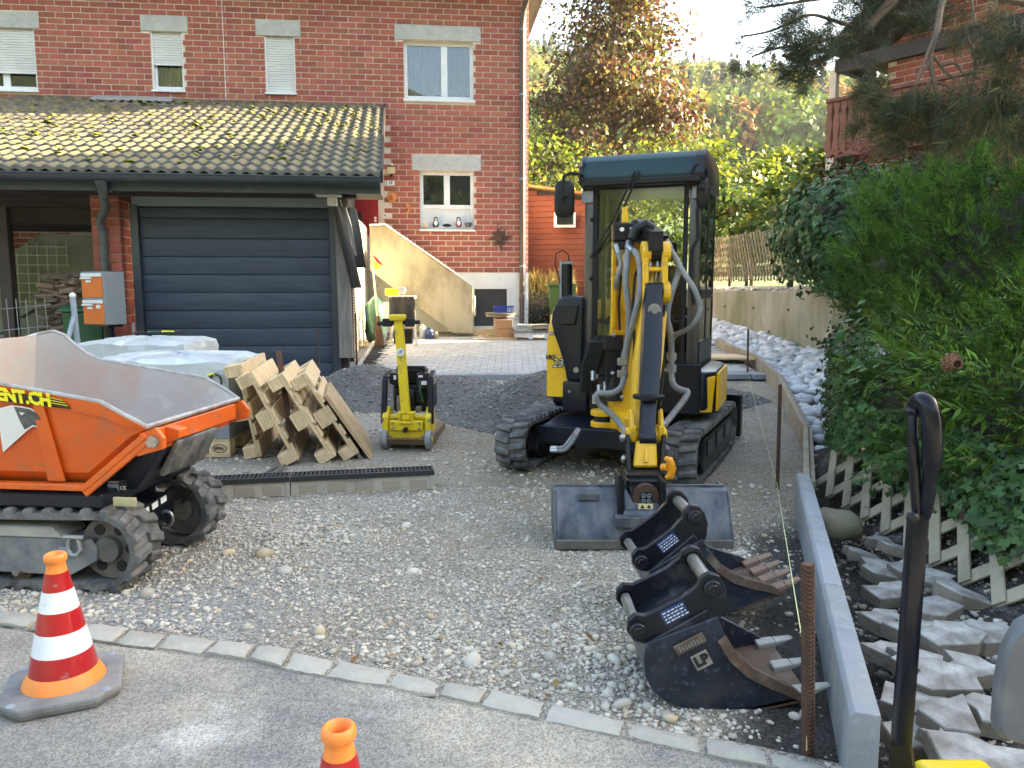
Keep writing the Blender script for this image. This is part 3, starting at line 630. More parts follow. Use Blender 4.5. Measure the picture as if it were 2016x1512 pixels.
m_ = MB(); m_.ball((.02, -.06, .1), (.035, .035, .025)); m_.build('cap', M_PRINTW, t, smooth=True); m_ = MB(); m_.ball((0, -.05, -.11), (.03, .03, .03)); m_.build('sensor', M_BLACK, t, smooth=True)
p = onwall(758, 424); t = thing('intercom', 'small white intercom button plate beside the red door', 'intercom', p, HRZ); m_ = MB(); m_.bb((-.045, -.02, -.045), (.045, 0, .045)); m_.build('plate', M_PRINTW, t, bev=.005); m_ = MB(); m_.bb((-.018, -.025, -.018), (.018, -.019, .018)); m_.build('button', M_GREY, t)
# figurines and pots on the kitchen window ledge
def ledge(u, dz=0): return onwall(u, 449, -.02) + Vector((0, 0, dz + .02))
for u, nm, cl, lab in ((858, 'penguin_figurine', (.02, .02, .02), 'black and white penguin figurine on the window ledge, by the left pot'), (903, 'penguin_figurine', (.25, .03, .03), 'penguin figurine with a red coat on the window ledge, by the right pot')):
    t = thing(nm, lab, 'figurine', ledge(u), HRZ, 'penguin figurines on the ledge')
    m_ = MB(); m_.lathe([(.045, 0), (.065, .04), (.06, .09), (.035, .13)], 14); m_.build('coat', mat('penguin_coat', cl, None, rough=.4), t, smooth=True)
    m_ = MB(); m_.ball((0, 0, .155), (.045, .045, .045)); m_.build('head', M_BLACK, t, smooth=True); m_ = MB(); m_.ball((0, -.045, .07), (.04, .025, .055)); m_.ball((0, -.03, .15), (.028, .022, .026)); m_.build('bib', M_PRINTW, t, smooth=True); m_ = MB(); m_.cyl((0, -.045, .15), (0, -.085, .145), .012, .002, 8); m_.build('beak', M_TERRA, t)
for u, lab, cc in ((839, 'pale round flower pot on the window ledge', (.5, .45, .38)), (922, 'dark grey flower pot on the window ledge', (.08, .09, .1))):
    t = thing('flower_pot', lab, 'pot', ledge(u), HRZ); m_ = MB(); m_.lathe([(.05, 0), (.065, .02), (.075, .085), (.068, .085), (.06, .03)], 16); m_.build('bowl', mat('pot_glaze', cc, None, rough=.5), t, smooth=True); m_ = MB(); m_.cyl((0, 0, .03), (0, 0, .07), .062); m_.build('earth', M_SOIL, t)
t = thing('bread_tray', 'flat dark oval tray between the penguin figurines', 'tray', ledge(880), HRZ); m_ = MB(); m_.ball((0, 0, .03), (.095, .05, .03), 16, 8); m_.build('tray', M_BLACK, t, smooth=True); m_ = MB(); m_.ball((0, 0, .052), (.06, .035, .015), 12, 6); m_.build('filling', mat('brown_bread', (.12, .06, .03), None), t, smooth=True)

# stair wall in front of the house, its coping and flight
t = thing('stair_wall', 'weathered concrete stair wall rising left to the red door', 'wall', at(930, 655, 14.5), 0)
P2 = [at(u, v, Y) for u, v, Y in ((728, 446, 14.35), (758, 444, 14.38), (931, 566, 14.55), (931, 656, 14.55), (892, 656, 14.5), (728, 532, 14.35))]
m_ = MB(); m_.prism(P2, (-.022, .22, 0)); m_.build('slab', M_CONCW, t, world=True, bev=.008)
a, b_ = at(757, 442, 14.35), at(933, 564, 14.52); m_ = MB(); m_.beam(a + Vector((-.01, .11, .012)), b_ + Vector((-.01, .11, .012)), .27, .035); m_.beam(at(725, 443, 14.3) + Vector((0, .11, .0)), a + Vector((-.012, .11, .006)), .27, .03); m_.build('coping', M_PLASTER, t, world=True)
for i in range(9):
    f = i / 9; p = a.lerp(b_, f); q = a.lerp(b_, f + 1 / 9); m_ = MB(); m_.bb((p.x, 14.6, p.z - .7), (q.x, 15.42, q.z - .18)); m_.build('step', M_CONC, t, world=True)

# ================================================================ GARAGE WITH CARPORT
GO = Vector((-2.36, 10.3, 0)); GRZ = R(6.0); GF = .27
gar = thing('garage', 'garage and open carport with mossy dark tiled roof', 'garage', GO, GRZ)
def gpx(u, v, y0=0.0): return onplane(u, v, GO, GRZ, y0)
EY, EZ, TY, TZ = -.66, 2.86, 4.84, 4.93
rs = (TZ - EZ) / (TY - EY); ra = math.atan(rs); rlen = math.hypot(TY - EY, TZ - EZ)
XR = .66; shear = lambda y: -.045 * (y - EY)
xh_top = gpx(97, 197, TY)[0]; xh_mid = gpx(0, 228, 4.2)[0]
def hipx(y): return xh_top + (y - TY) * .98      # the hip on the left
m_ = MB()
def rp(x, y, dz=0): return Vector((x + shear(y), y, EZ + (y - EY) * rs + dz))
m_.prism([rp(hipx(EY) - .2, EY, -.04), rp(XR, EY, -.04), rp(XR, TY - .01, -.04), rp(xh_top, TY - .01, -.04)], (0, 0, -.05))
roof = m_.build('roof', M_DKWOOD, gar)
M_TILE = mat('weathered_roof_tile', (.05, .047, .045), (.075, .068, .058), 6, .6, bump=.002, bs=60, obr=.25, dirt=(.20, .17, .05), da=.41, ds=6, dsoft=.15)
M_TILEM = mat('weathered_roof_tile_mass', (.05, .047, .045), (.075, .068, .058), 6, .6, bump=.002, bs=60, isl=.25, dirt=(.20, .17, .05), da=.41, ds=6, dsoft=.15)
TW, TG = .165, .335
tb = MB(); rows_ = []
for (yy, zz) in ((-.0, -.03), (-.0, .004), (.015, .020), (TG * .5, .008), (TG + .04, -.012)):
    row = []
    for k in range(9):
        t = k / 8; w = .019 * math.sin(2 * math.pi * t) + (.004 if k == 8 else 0)
        row.append(Vector(((t - .5) * (TW + .006), yy * math.cos(ra), yy * math.sin(ra) + zz + w)))
    rows_.append(row)
tb.strip(rows_); rows_tile = tb; tme = None; nrow = int(rlen / TG) + 1; tiles = []
for i in range(nrow):
    y = EY - .05 + i * TG * math.cos(ra)
    for k in range(56):
        x = XR - TW * (k + .5)
        if y > TY - .2 or x < hipx(y): continue
        p = rp(x, y, .02); tiles.append(((p - Vector((6, -2.5, 0))).length + .0 * i, p))
tiles.sort(key=lambda q: q[1].y * 1.0 + (0 if q[1].x > -8.2 else 6)); tm = MB()
for j, (_, p) in enumerate(tiles):
    if j < 300:
        if tme is None: o = tb.build('tile', M_TILE, roof, smooth=True, fix=False); tme = o.data
        else: o = link(bpy.data.objects.new('tile', tme), roof)
        o.location = p + Vector((0, 0, rnd.uniform(-.003, .003))); o.rotation_euler = (rnd.uniform(-.012, .012), 0, rnd.uniform(-.01, .01))
    else: tm.add([v + p + Vector((0, 0, rnd.uniform(-.003, .003))) for v in tb.v], tb.f)
o = tm.build('tile_courses', M_TILEM, roof, smooth=True, fix=False); o['kind'] = 'stuff'
# verge, flashing, moss
m_ = MB(); m_.hexa([rp(XR, EY - .05, -.1), rp(XR + .03, EY - .05, -.1), rp(XR + .03, EY - .05, .05), rp(XR, EY - .05, .05)], [rp(XR, TY, -.1), rp(XR + .03, TY, -.1), rp(XR + .03, TY, .05), rp(XR, TY, .05)]); m_.build('verge_board', M_DKWOOD, roof)
xa, xb = gpx(205, 208, TY - .35)[0], gpx(365, 210, TY - .35)[0]; m_ = MB(); n = 24
m_.strip([[rp(xa + (xb - xa) * k / n, TY - .48 + .03 * math.sin(k * 1.9), .06 + .012 * math.sin(k * 2.6)) for k in range(n + 1)], [rp(xa + (xb - xa) * k / n, TY - .02, .075) for k in range(n + 1)]]); m_.build('flashing', mat('lead_flashing', (.3, .3, .29), (.22, .22, .21), 5, .6), roof, smooth=True)
M_MOSS = mat('moss', (.20, .22, .015), (.12, .16, .015), 20, .9, bump=.004, bs=120, isl=.3)
pm, rm = [], []
for k in range(420):
    x = rnd.uniform(-7.5, XR - .05); y = EY + (TY - EY) * rnd.random() ** .8
    if x < hipx(y) + .1 or (rnd.random() > .75 and x < -3): continue
    y = EY - .05 + round((y - EY) / (TG * math.cos(ra))) * TG * math.cos(ra) + rnd.uniform(-.01, .05); p = rp(x, y, .05 + .02 * math.sin(2 * math.pi * ((x - XR) / TW + .5)))
    if p.y > TY - .2: continue
    pm.append(p[:]); rm.append(rnd.uniform(.014, .05))
mo = stones('moss_clumps', np.array(pm), np.array(rm), M_MOSS, (IV2, IF2), .28, .25, .5, smooth=True)
mo.parent = gar; mo.parent = roof; mo['kind'] = 'stuff'
# gutter and its downpipe
def half(x, r=.075): return [Vector((x, EY - .11 + r * math.cos(t), EZ - .075 + r * 1.15 * math.sin(t))) for t in [math.pi + math.pi * k / 10 for k in range(11)]] + [Vector((x, EY - .11 + (r - .008) * math.cos(t), EZ - .075 + (r - .008) * 1.15 * math.sin(t))) for t in [2 * math.pi - math.pi * k / 10 for k in range(11)]]
m_ = MB(); m_.loft([half(-9.5), half(XR + .0)]); gut = m_.build('gutter', M_GUTTER, gar, smooth=True)
m_ = MB(); m_.tube([(-9.5, EY - .186, EZ - .07), (XR, EY - .186, EZ - .07)], .011, 8); m_.build('bead', M_GUTTER, gut, smooth=True)
for k in range(9): x = XR - .55 - k * .78; m_ = MB(); m_.loft([half(x, .079), half(x + .03, .079)]); m_.build('bracket', M_GUTTER, gut)
m_ = MB(); m_.bb((-9.5, EY + .0, EZ - .25), (XR, EY + .03, EZ - .035)); m_.build('fascia', M_GUTTER, gar)
px0 = gpx(205, 380)[0]; y1 = -.12
xt = gpx(200, 372, EY - .1)[0]; xm = gpx(205, 410, -.4)[0]
pl = [(xt, EY - .1, EZ - .14), (xt, EY - .08, EZ - .24), (xm, -.36, EZ - .42), (px0 + .01, -.2, EZ - .56), (px0, y1, EZ - .72), (px0 + .0, y1, 1.2), (px0, y1, .2)]
m_ = MB(); m_.tube(pl, [.075, .05, .05, .05, .05, .05, .05], 12); m_.build('downpipe', mat('slate_pipe', (.055, .065, .068), (.11, .12, .12), 8, .5), gut, smooth=True)
# front beam, brick pillar, posts, sectional door
m_ = MB(); m_.bb((-9.5, -.16, 2.62), (.30, .04, 2.80)); m_.build('front_beam', M_DKWOOD, gar)
m_ = MB(); m_.bb((-9.5, EY + .03, 2.72), (XR - .06, .9, 2.745)); m_.build('soffit', M_DKWOOD, gar)
pu0, pu1 = gpx(187, 500)[0], gpx(243, 500)[0]
m_ = MB(); m_.bb((pu0 + .01, -.045, .1), (pu1 - .01, .33, 2.62)); pil = m_.build('pillar', M_MORTAR, gar)
w = (pu1 - pu0); bme = {}
for i in range(22):
    z = .2 + i * .113
    for s, (x0, x1) in enumerate(((pu0, pu0 + w * (.62 if i % 2 else .38)), (pu0 + w * (.62 if i % 2 else .38), pu1))):
        L = round(x1 - x0 - .012, 4)
        if L not in bme: b = MB(); b.box((0, .02, 0), (L, .05, .101)); o = b.build('brick', M_BRICK, pil); bme[L] = o.data
        else: o = link(bpy.data.objects.new('brick', bme[L]), pil)
        o.location = ((x0 + x1) / 2, -.06, z + .05)
    L = 'side%d' % (i % 2)
    for yy, ll in (((.05, .2), (.24, .16)) if i % 2 else ((.10, .3),)):
        kx_ = (L, yy)
        if kx_ not in bme: b = MB(); b.box((0, 0, 0), (.05, ll - .0, .101)); o = b.build('brick', M_BRICK, pil); bme[kx_] = o.data
        else: o = link(bpy.data.objects.new('brick', bme[kx_]), pil)
        o.location = (pu1 - .02, yy, z + .05)
fx0, fx1 = gpx(263, 540)[0], gpx(668, 560)[0]
m_ = MB(); m_.bb((fx0, -.03, GF - .15), (fx0 + .1, .1, 2.52)); fr_ = m_.build('door_frame', mat('frame_slate', (.035, .045, .06), None, rough=.35), gar, bev=.006); m_ = MB(); m_.bb((fx1 - .11, -.03, GF - .15), (fx1, .1, 2.52)); m_.build('door_frame', bpy.data.materials['frame_slate'], gar, bev=.006)
m_ = MB(); m_.bb((fx0 + .03, -.022, 2.505), (fx1, .1, 2.62)); m_.build('header', mat('header_slate', (.16, .19, .23), None, rough=.35), fr_)
M_PANEL = mat('slate_blue_panel', (.034, .048, .074), (.052, .068, .096), 3.2, .45, spec=.3, bump=.0007, bs=120, stretch=(.6, 1, 6), det=8)
m_ = MB(); m_.bb((fx0 + .1, .05, GF - .1), (fx1 - .11, .09, 2.503)); gd = m_.build('garage_door', M_BLACK, gar)
z = 2.49; first = True; zs_ = [gpx(450, v)[1] for v in (430, 470, 506, 541, 576, 612, 647, 682, 717, 752, 790)]
for zn in zs_:
    b = MB(); b.bb((fx0 + .105, .028, zn + .006), (fx1 - .115, .052, z - .002)); b.build('panel', M_PANEL, gd, bev=.006, seg=2); z = zn
b = MB(); b.bb((-.62, .015, .36), (-.42, .027, .39)); b.build('badge', M_PRINTW, gd)
for x in (-2.8, -.28): b = MB(); [b.cyl((x + dx, -.17, 2.66 + dz), (x + dx, -.155, 2.66 + dz), .012, n=8) for dx, dz in ((0, .06), (.06, 0))]; b.build('bolt_heads', M_STEEL, gar)
ax, ar = fx1 + .012, gpx(690, 560, -.05)[0]
m_ = MB(); m_.hexa([(ax - .04, -.1, 2.61), (ax + .13, -.1, 2.61), (ax + .13, -.02, 2.61), (ax - .04, -.02, 2.61)], [(ax - .02, -.14, .52), (ax + .16, -.14, .52), (ax + .16, -.06, .52), (ax - .02, -.06, .52)]); m_.build('door_post', M_WOODG, gar, bev=.006)
m_ = MB(); m_.bb((fx1 + .01, .0, .2), (fx1 + .1, .12, 2.6)); m_.build('corner_post', M_DKWOOD, gar)
# dark interior of the carport: garage side wall, back rafters, deck
m_ = MB(); m_.bb((pu1 - .08, .34, .2), (pu1 + .0, 4.6, 2.9)); m_.build('side_wall', M_DKWOOD, gar)
for k in range(14): y = -.1 + k * .36; m_ = MB(); m_.bb((-9.5, y, 2.50 + .0 * k), (pu0 + .05, y + .07, 2.62)) if k > 0 else m_.bb((-9.5, .08, 2.55), (pu0, .14, 2.62)); m_.build('rafter', M_DKWOOD, gar)
m_ = MB(); m_.bb((-9.5, -.0, 2.625), (pu1, 4.7, 2.66)); m_.build('ceiling_boards', M_DKWOOD, gar)
wp = gpx(14, 560, .35)[0]; m_ = MB(); m_.bb((wp - .07, .3, .0), (wp + .08, .45, 2.6)); m_.build('carport_post', mat('brown_post', (.06, .042, .034), (.04, .03, .025), 5, .7), gar, bev=.008)
m_ = MB(); m_.bb((-9.5, .4, 2.30), (pu0 + .3, .5, 2.50)); m_.build('cross_beam', M_DKWOOD, gar)
# yard side of the garage
m_ = MB(); m_.bb((-.03, 1.35, .2), (.05, 4.7, 2.62)); m_.build('yard_wall', mat('cream_wall', (.72, .68, .56), None, rough=.8), gar)
m_ = MB(); m_.bb((-2.66, 4.55, .2), (-.03, 4.65, 2.9)); m_.build('back_wall', M_DKWOOD, gar)
m_ = MB(); m_.bb((-.3, 1.30, .2), (-.03, 1.34, 2.6)); m_.build('niche_back', M_DKWOOD, gar)
for z in (.5, 1.15, 1.85): m_ = MB(); m_.bb((-.28, .16, z), (.02, 1.28, z + .03)); m_.build('niche_shelf', M_RUST, gar)

# ---------------------------------------------------------------- things at the carport and along the garage
def gw(x, y, z=0): return GO + Vector((math.cos(GRZ) * x - math.sin(GRZ) * y, math.sin(GRZ) * x + math.cos(GRZ) * y, z))
t = thing('steel_sheet', 'tall shiny metal sheet leaning at the garage side', 'sheet', gw(.08, .55, .3), GRZ); m_ = MB(); m_.hexa([(-.02, -.16, 0), (0, -.16, 0), (0, .16, 0), (-.02, .16, 0)], [(-.08, -.16, 1.95), (-.06, -.16, 1.95), (-.06, .16, 1.95), (-.08, .16, 1.95)]); m_.build('sheet', M_STEEL, t)
m_ = MB(); m_.bb((-.071, -.17, 1.55), (-.04, .0, 1.72)); m_.build('tape', M_YELP, t)
t = thing('slatted_panel', 'narrow dark panel with pale slats leaning on the garage side wall', 'panel', gw(.12, 1.2, .3), GRZ)
m_ = MB(); m_.bb((-.03, -.2, 0), (-.012, .25, 1.6)); m_.build('backing', M_BLACK, t)
for k in range(38): m_ = MB(); m_.bb((-.012, -.17, .04 + k * .041), (.0, .22, .063 + k * .041)); m_.build('slat', M_WOODF, t)
for k, (x, y, dx, dl, r, lab) in enumerate(((-.05, -.05, .22, 1.05, .07, 'black plastic sheet roll hanging slantwise below the gutter end'), (.10, .10, .1, .78, .09, 'fatter black plastic bag hanging upright behind the slanting roll'), (.0, .02, .1, .62, .08, 'grey crumpled plastic sheet hanging between the black rolls'))):
    t = thing('hanging_tarp', lab, 'tarp', gw(x + .12, y - .12, 2.5), GRZ, 'tarps hung below the eaves'); m_ = MB(); rr = []
    for i in range(9):
        f = i / 8; c = Vector((dx * f, -.02 * math.sin(f * 3), -dl * f)); rr.append([c + Vector((math.cos(a) * r * (.75 + .4 * f + .15 * math.sin(5 * f + 2 * a)), math.sin(a) * r * .7 * (.8 + .25 * math.sin(3 * a + k)), 0)) for a in [2 * math.pi * q / 14 for q in range(14)]])
    m_.loft(rr); m_.build('sheet', mat('tarp_%s' % ('grey' if k == 2 else 'black'), ((.014, .014, .016) if k < 2 else (.22, .22, .23)), None, rough=.35, bump=.004, bs=14), t, smooth=True)
    m_ = MB(); m_.tube([(0, 0, 0), (-.02, 0, .1)], .012, 6); m_.build('tie', M_PRINTW, t)
t = thing('floodlight', 'white lamp arm under the gutter end above the black tarps', 'lamp', gw(.02, -.3, 2.62), GRZ); m_ = MB(); m_.bb((-.2, -.05, -.01), (.12, .05, .02)); m_.build('arm', M_PRINTW, t, bev=.006); m_ = MB(); m_.bb((-.06, -.06, -.12), (.06, .06, -.012)); m_.build('lamp_head', M_PRINTW, t, bev=.01)
# carport back: concrete flight wall with wire trellis
P3 = [at(u, v, 13.4) for u, v in ((20, 500), (82, 458), (210, 466), (210, 560), (84, 597), (36, 626))]
t = thing('stair_flank_wall', 'grey concrete stair flank with slanting lower edge behind the carport', 'wall', at(36, 626, 13.4)); m_ = MB(); m_.prism(P3, (0, .2, 0)); m_.build('slab', M_CONCG, t, world=True)
P3 = [at(u, v, 13.3) for u, v in ((-90, 540), (12, 540), (14, 650), (-90, 690))]
t = thing('stair_flank_wall', 'grey concrete stair flank left of the carport post', 'wall', P3[2]); m_ = MB(); m_.prism(P3, (0, .2, 0)); m_.build('slab', M_CONCG, t, world=True)
t = thing('wire_trellis', 'white square wire trellis on the grey concrete stair flank', 'trellis', at(80, 590, 13.3))
for u, v0, v1 in ((-2, 545, 650), (33, 498, 600), (52, 478, 600), (72, 478, 590), (91, 478, 575), (110, 478, 545), (130, 478, 527)): m_ = MB(); m_.tube([at(u, v0, 13.33), at(u + (v1 - v0) * .06, v1, 13.33)], .012, 6); m_.build('vertical_wire', M_PRINTW, t, world=True)
for v, u0, u1 in ((485, 46, 133), (502, 28, 135), (521, 25, 137), (538, 28, 80), (557, 28, 80), (575, -10, 78), (593, -10, 66)): m_ = MB(); m_.tube([at(u0, v, 13.32), at(u1, v + 1, 13.32)], .012, 6); m_.build('cross_wire', M_PRINTW, t, world=True)
t = thing('wire_fence', 'thin wire mesh fence panel behind the orange dumper skip', 'fence', at(40, 690, 9.6))
for k in range(9): u = -60 + k * 19; m_ = MB(); m_.tube([at(u - 4, 588 + .0 * k, 9.6), at(u + 6, 690, 9.6)], .005, 5); m_.build('upright_wire', M_WIRE, t, world=True)
for v in (606, 648, 690): m_ = MB(); m_.tube([at(-70, v + 9, 9.6), at(100, v - 6, 9.6)], .005, 5); m_.build('line_wire', M_WIRE, t, world=True)
# firewood
t = thing('firewood_stack', 'stack of rough split firewood beside the green bin', 'firewood', at(120, 690, 9.9) + Vector((0, 0, 0)))
M_LOG = mat('split_log', (.20, .135, .085), (.11, .08, .06), 9, .9, bump=.006, bs=30, obr=.35, stretch=(1, 1, 5))
for i in range(15):
    v = 684 - i * 10
    for j in range(3):
        u = 94 + j * 29 + (i % 2) * 10 + rnd.uniform(-5, 5); c = at(u, v, 9.9 + rnd.uniform(-.05, .05)); m_ = MB(); n = rnd.choice((5, 6, 7)); r = rnd.uniform(.035, .055); L = rnd.uniform(.09, .13); ph = rnd.uniform(0, 6)
        d = Vector((1, rnd.uniform(-.4, .4), rnd.uniform(-.25, .25))).normalized(); a, _, b_ = frame(d); k_ = [r * rnd.uniform(.6, 1.25) for _ in range(n)]
        m_.loft([[c + d * L * s + (a * math.cos(ph + 6.283 * q / n) * 1.4 + b_ * math.sin(ph + 6.283 * q / n)) * k_[q] * (1 + .1 * s) for q in range(n)] for s in (-1, 1)]); m_.build('log', M_LOG, t, world=True)
# mailbox on its post
MBX = at(205, 668, 9.35); t = thing('mailbox', 'orange double mailbox with grey side on black post', 'mailbox', Vector((MBX.x, 9.35, gz(MBX.x, 9.35))), R(-22))
z0 = MBX.z - t.location.z + .18; q0 = Vector((-.24, -.12, z0)); bw, bh, bd_ = .37, .64, .3
m_ = MB(); m_.bb((-.2, -.1, z0), (-.2 + bw, -.1 + bd_, z0 + bh)); m_.build('case', mat('mailbox_grey', (.22, .25, .27), None, rough=.45), t, bev=.006)
for i in range(2):
    zz = z0 + .33 - i * .32 + .0; b = MB(); b.bb((-.185, -.112, zz + .0), (-.2 + bw - .015, -.101, zz + .245)); d_ = b.build('flap_door', mat('mailbox_orange', (.72, .17, .025), (.65, .15, .025), 5, .5, dirt=(.3, .1, .03), da=.26, ds=14), t, bev=.004)
    b = MB(); b.bb((-.17, -.13, zz + .25), (-.2 + bw - .03, -.101, zz + .29)); b.build('letter_flap', M_PRINTW, d_); b = MB(); b.bb((-.18, -.135, zz + .222), (.0, -.113, zz + .244)); b.build('name_strip', M_PRINTW, d_); b = MB(); b.bb((-.11, -.116, zz + .18), (-.02, -.113, zz + .21)); b.build('label_card', M_PRINTW, d_)
    if i: b = MB(); b.bb((.04, -.116, zz + .19), (.11, -.113, zz + .235)); b.build('label_card', M_PRINTW, d_)
m_ = MB(); m_.cyl((0.03, .05, 0), (.03, .05, z0 - .03), .06, n=16); m_.bb((-.08, -.05, z0 - .03), (.14, .16, z0)); m_.build('post', M_NAVY, t, smooth=True)
for s in (-.17, .26): m_ = MB(); m_.bb((s - .012, .2, z0 - .3), (s + .012, .215, z0 + .02)); m_.build('strap', M_GREY, t)
# wheelie bin and metal trestle post
BN = at(176, 690, 9.75); t = thing('wheelie_bin', 'dark green wheelie bin half hidden behind the mailbox', 'bin', Vector((BN.x, 9.8, gz(BN.x, 9.8))), R(10))
M_BIN = mat('green_plastic', (.018, .09, .035), None, rough=.45)
m_ = MB(); m_.loft([[Vector((x * s, y * s, z)) for x, y in ((-.24, -.26), (.24, -.26), (.24, .26), (-.24, .26))] for s, z in ((.82, .06), (.98, .88), (1.0, .92))]); m_.build('body', M_BIN, t, bev=.02, seg=2)
m_ = MB(); m_.loft([[Vector((x * s, y * s, z)) for x, y in ((-.27, -.3), (.27, -.3), (.27, .28), (-.27, .28))] for s, z in ((1, .925), (1, .95), (.8, 1.0))]); m_.build('lid', M_BIN, t, bev=.012, seg=2)
for s in (-1, 1): m_ = MB(); m_.cyl((s * .2, .25, .1), (s * .25, .25, .1), .1, n=18); m_.build('wheel', M_RUBBER, t)
t = thing('metal_trestle', 'pale blue galvanised pipe stand with one slanting brace', 'stand', at(152, 690, 8.9)); m_ = MB(); m_.cyl(at(143, 585, 8.9), at(156, 705, 8.9), .032, n=12); m_.build('pipe', mat('pale_galvanised', (.30, .36, .43), (.25, .29, .34), 12, .5), t, world=True, smooth=True)
m_ = MB(); m_.beam(at(146, 622, 8.88), at(128, 690, 8.7), .05, .03); m_.build('brace', bpy.data.materials['pale_galvanised'], t, world=True, bev=.004)
m_ = MB(); m_.ball(at(143, 582, 8.9), .038, 12, 6); m_.build('cap', M_PRINTW, t, world=True, smooth=True)

# ================================================================ PAVED YARD
def pz(y): return .305 + (y - 10.0) * .057
ydrd = []
pl0 = Vector((-1.92, 10.0)); pl1 = Vector((3.3, 10.3))
m_ = MB(); m_.add([(-2.3, 10.02, pz(10.02) - .012), (3.35, 10.32, pz(10.32) - .012), (3.6, 15.6, pz(15.6) - .012), (-2.75, 15.45, pz(15.45) - .012)], [(0, 1, 2, 3)])
yard = m_.build('yard_paving', mat('paving_joint', (.2, .19, .17), None, rough=.95)); yard['kind'] = 'structure'
M_PAVE = mat('concrete_paver', (.40, .395, .385), (.34, .335, .325), 7, .85, bump=.0015, bs=80, obr=.1, c3=(.4, .385, .35)); M_PAVEM = mat('concrete_paver_mass', (.40, .395, .385), (.34, .335, .325), 7, .85, bump=.0015, bs=80, isl=.1, c3=(.4, .385, .35))
M_KSTONE = mat('blue_grey_concrete', (.26, .275, .30), (.215, .23, .25), 6, .8, bump=.0014, bs=90, obr=.08, c3=(.33, .34, .345), bump2=.002, bs2=14, dirt=(.32, .30, .265), da=.36, ds=5, dsoft=.18)
kb = MB(); kb.box((0, 0, 0), (.196, .12, .14)); kme = None; n = 27
for k in range(n):
    f = (k + .5) / n; p = pl0.lerp(pl1, f)
    if kme is None: o = kb.build('kerb_block', M_KSTONE, yard, bev=.006); kme = o.data
    else: o = link(bpy.data.objects.new('kerb_block', kme), yard)
    o.location = (p.x, p.y, pz(p.y) - .07 + .003); o.rotation_euler = (0, 0, math.atan2(.3, 5.22))
pb_ = MB(); pb_.box((0, 0, 0), (.195, .145, .03)); pme = None; mass = MB(); cnt = 0; sl_ = .057
for r_ in range(36):
    for c_ in range(30):
        x = -2.25 + (c_ + (.5 if r_ % 2 else 0)) * .2; f = (x + 1.92) / 5.22; y = 10.16 + .3 * f + r_ * .15
        if y > 15.45 + .05 * x or x > 3.3 + .04 * (y - 10) or x < -1.88 - .088 * (y - 10) + .02: continue
        if y > 15.3 or (y > 14.35 and x < -.7): continue
        if cnt < 273:
            if pme is None: o = pb_.build('paver', M_PAVE, yard, bev=.005); pme = o.data
            else: o = link(bpy.data.objects.new('paver', pme), yard)
            o.location = (x, y, pz(y) - .015 + rnd.uniform(-.001, .001)); o.rotation_euler = (sl_, 0, .057); cnt += 1
        else: mass.box((x, y, pz(y) - .015 + rnd.uniform(-.001, .001)), (.195, .145, .03), Matrix.Rotation(.057, 3, 'Z') @ Matrix.Rotation(sl_, 3, 'X'))
o = mass.build('paver_rows', M_PAVEM, yard, fix=False); o['kind'] = 'stuff'
M_DKP = mat('dark_paver', (.035, .037, .04), None, rough=.8)
for k in range(26): y = 10.2 + k * .16; x = -1.99 - .088 * (y - 10); b = MB(); b.box((x, y, pz(y) - .012), (.20, .075, .03), Matrix.Rotation(.09, 3, 'Z')); b.build('edge_paver', M_DKP if k % 1 == 0 else M_PAVE, yard)
m_ = MB(); m_.beam((-2.13, 10.15, pz(10.1)), (-2.6, 15.1, pz(15.1)), .05, .03); m_.build('edge_strip', M_CONCG, yard)
t = thing('kerb_slab_pair', 'two blue grey slabs laid flat at the end of the yard edge', 'slab', (3.15, 10.28, pz(10.3))); 
for k in range(2): m_ = MB(); m_.box((-.25 + k * .5, -.18, -.03), (.48, .3, .07), Matrix.Rotation(.12, 3, 'Z')); m_.build('slab', M_KSTONE, t, bev=.006)
t = thing('plywood_sheet', 'pale yellowish board lying flat behind the excavator cab', 'board', at(1425, 708, 11.3)); m_ = MB(); m_.prism([(-.5, -.3, .03), (.35, -.35, .03), (.25, .35, .03), (-.5, .4, .03)], (0, 0, .03)); m_.build('board', M_WOOD, t)

# ================================================================ RETAINING WALL, TERRACE, LATTICE FENCE
WA, WB = Vector((5.0, 6.2, 0)), Vector((3.62, 17.5, 0)); wd = (WB - WA).normalized(); wnrm = Vector((-wd.y, wd.x, 0))
def wl(f): return WA.lerp(WB, f)
t = thing('retaining_wall', 'mossy concrete retaining wall below the lattice fence', 'wall', WA); ks = [0, .2, .39, .72, 1]
for a, b_ in zip(ks[:-1], ks[1:]):
    p, q = wl(a), wl(b_ - .001); m_ = MB(); m_.hexa([p + Vector((0, 0, -.1)), q + Vector((0, 0, -.1)), q + Vector((.22, .03, -.1)), p + Vector((.22, .03, -.1))], [p + Vector((0, 0, 1.40)), q + Vector((0, 0, 1.42)), q + Vector((.22, .03, 1.42)), p + Vector((.22, .03, 1.40))]); m_.build('wall_section', M_CONCR, t, world=True, bev=.012)
for k in range(9):
    p = wl(.34 + k * .055); m_ = MB(); c = p + Vector((-.003, 0, 1.12 if k % 2 else .75)); m_.cyl(c, c + Vector((-.012, -.002, 0)), .022, n=8); m_.build('tie_hole', M_RUST, t, world=True)
m_ = MB(); m_.add([wl(0) + Vector((.2, -1, 1.36)), (16, 4, 1.5), (18, 24, 2.2), wl(1) + Vector((.2, 3, 1.42))], [(0, 1, 2, 3)]); o = m_.build('terrace', M_GRASS); o['kind'] = 'structure'
M_RIVER = mat('river_stone', (.56, .565, .57), (.42, .43, .45), 6, .75, isl=.28, hue=.02, spec=.35); M_RIVERP = mat('pale_river_stone', (.62, .56, .5), (.5, .45, .4), 6, .75, isl=.2, hue=.02)
x_, y_, r_ = [], [], []
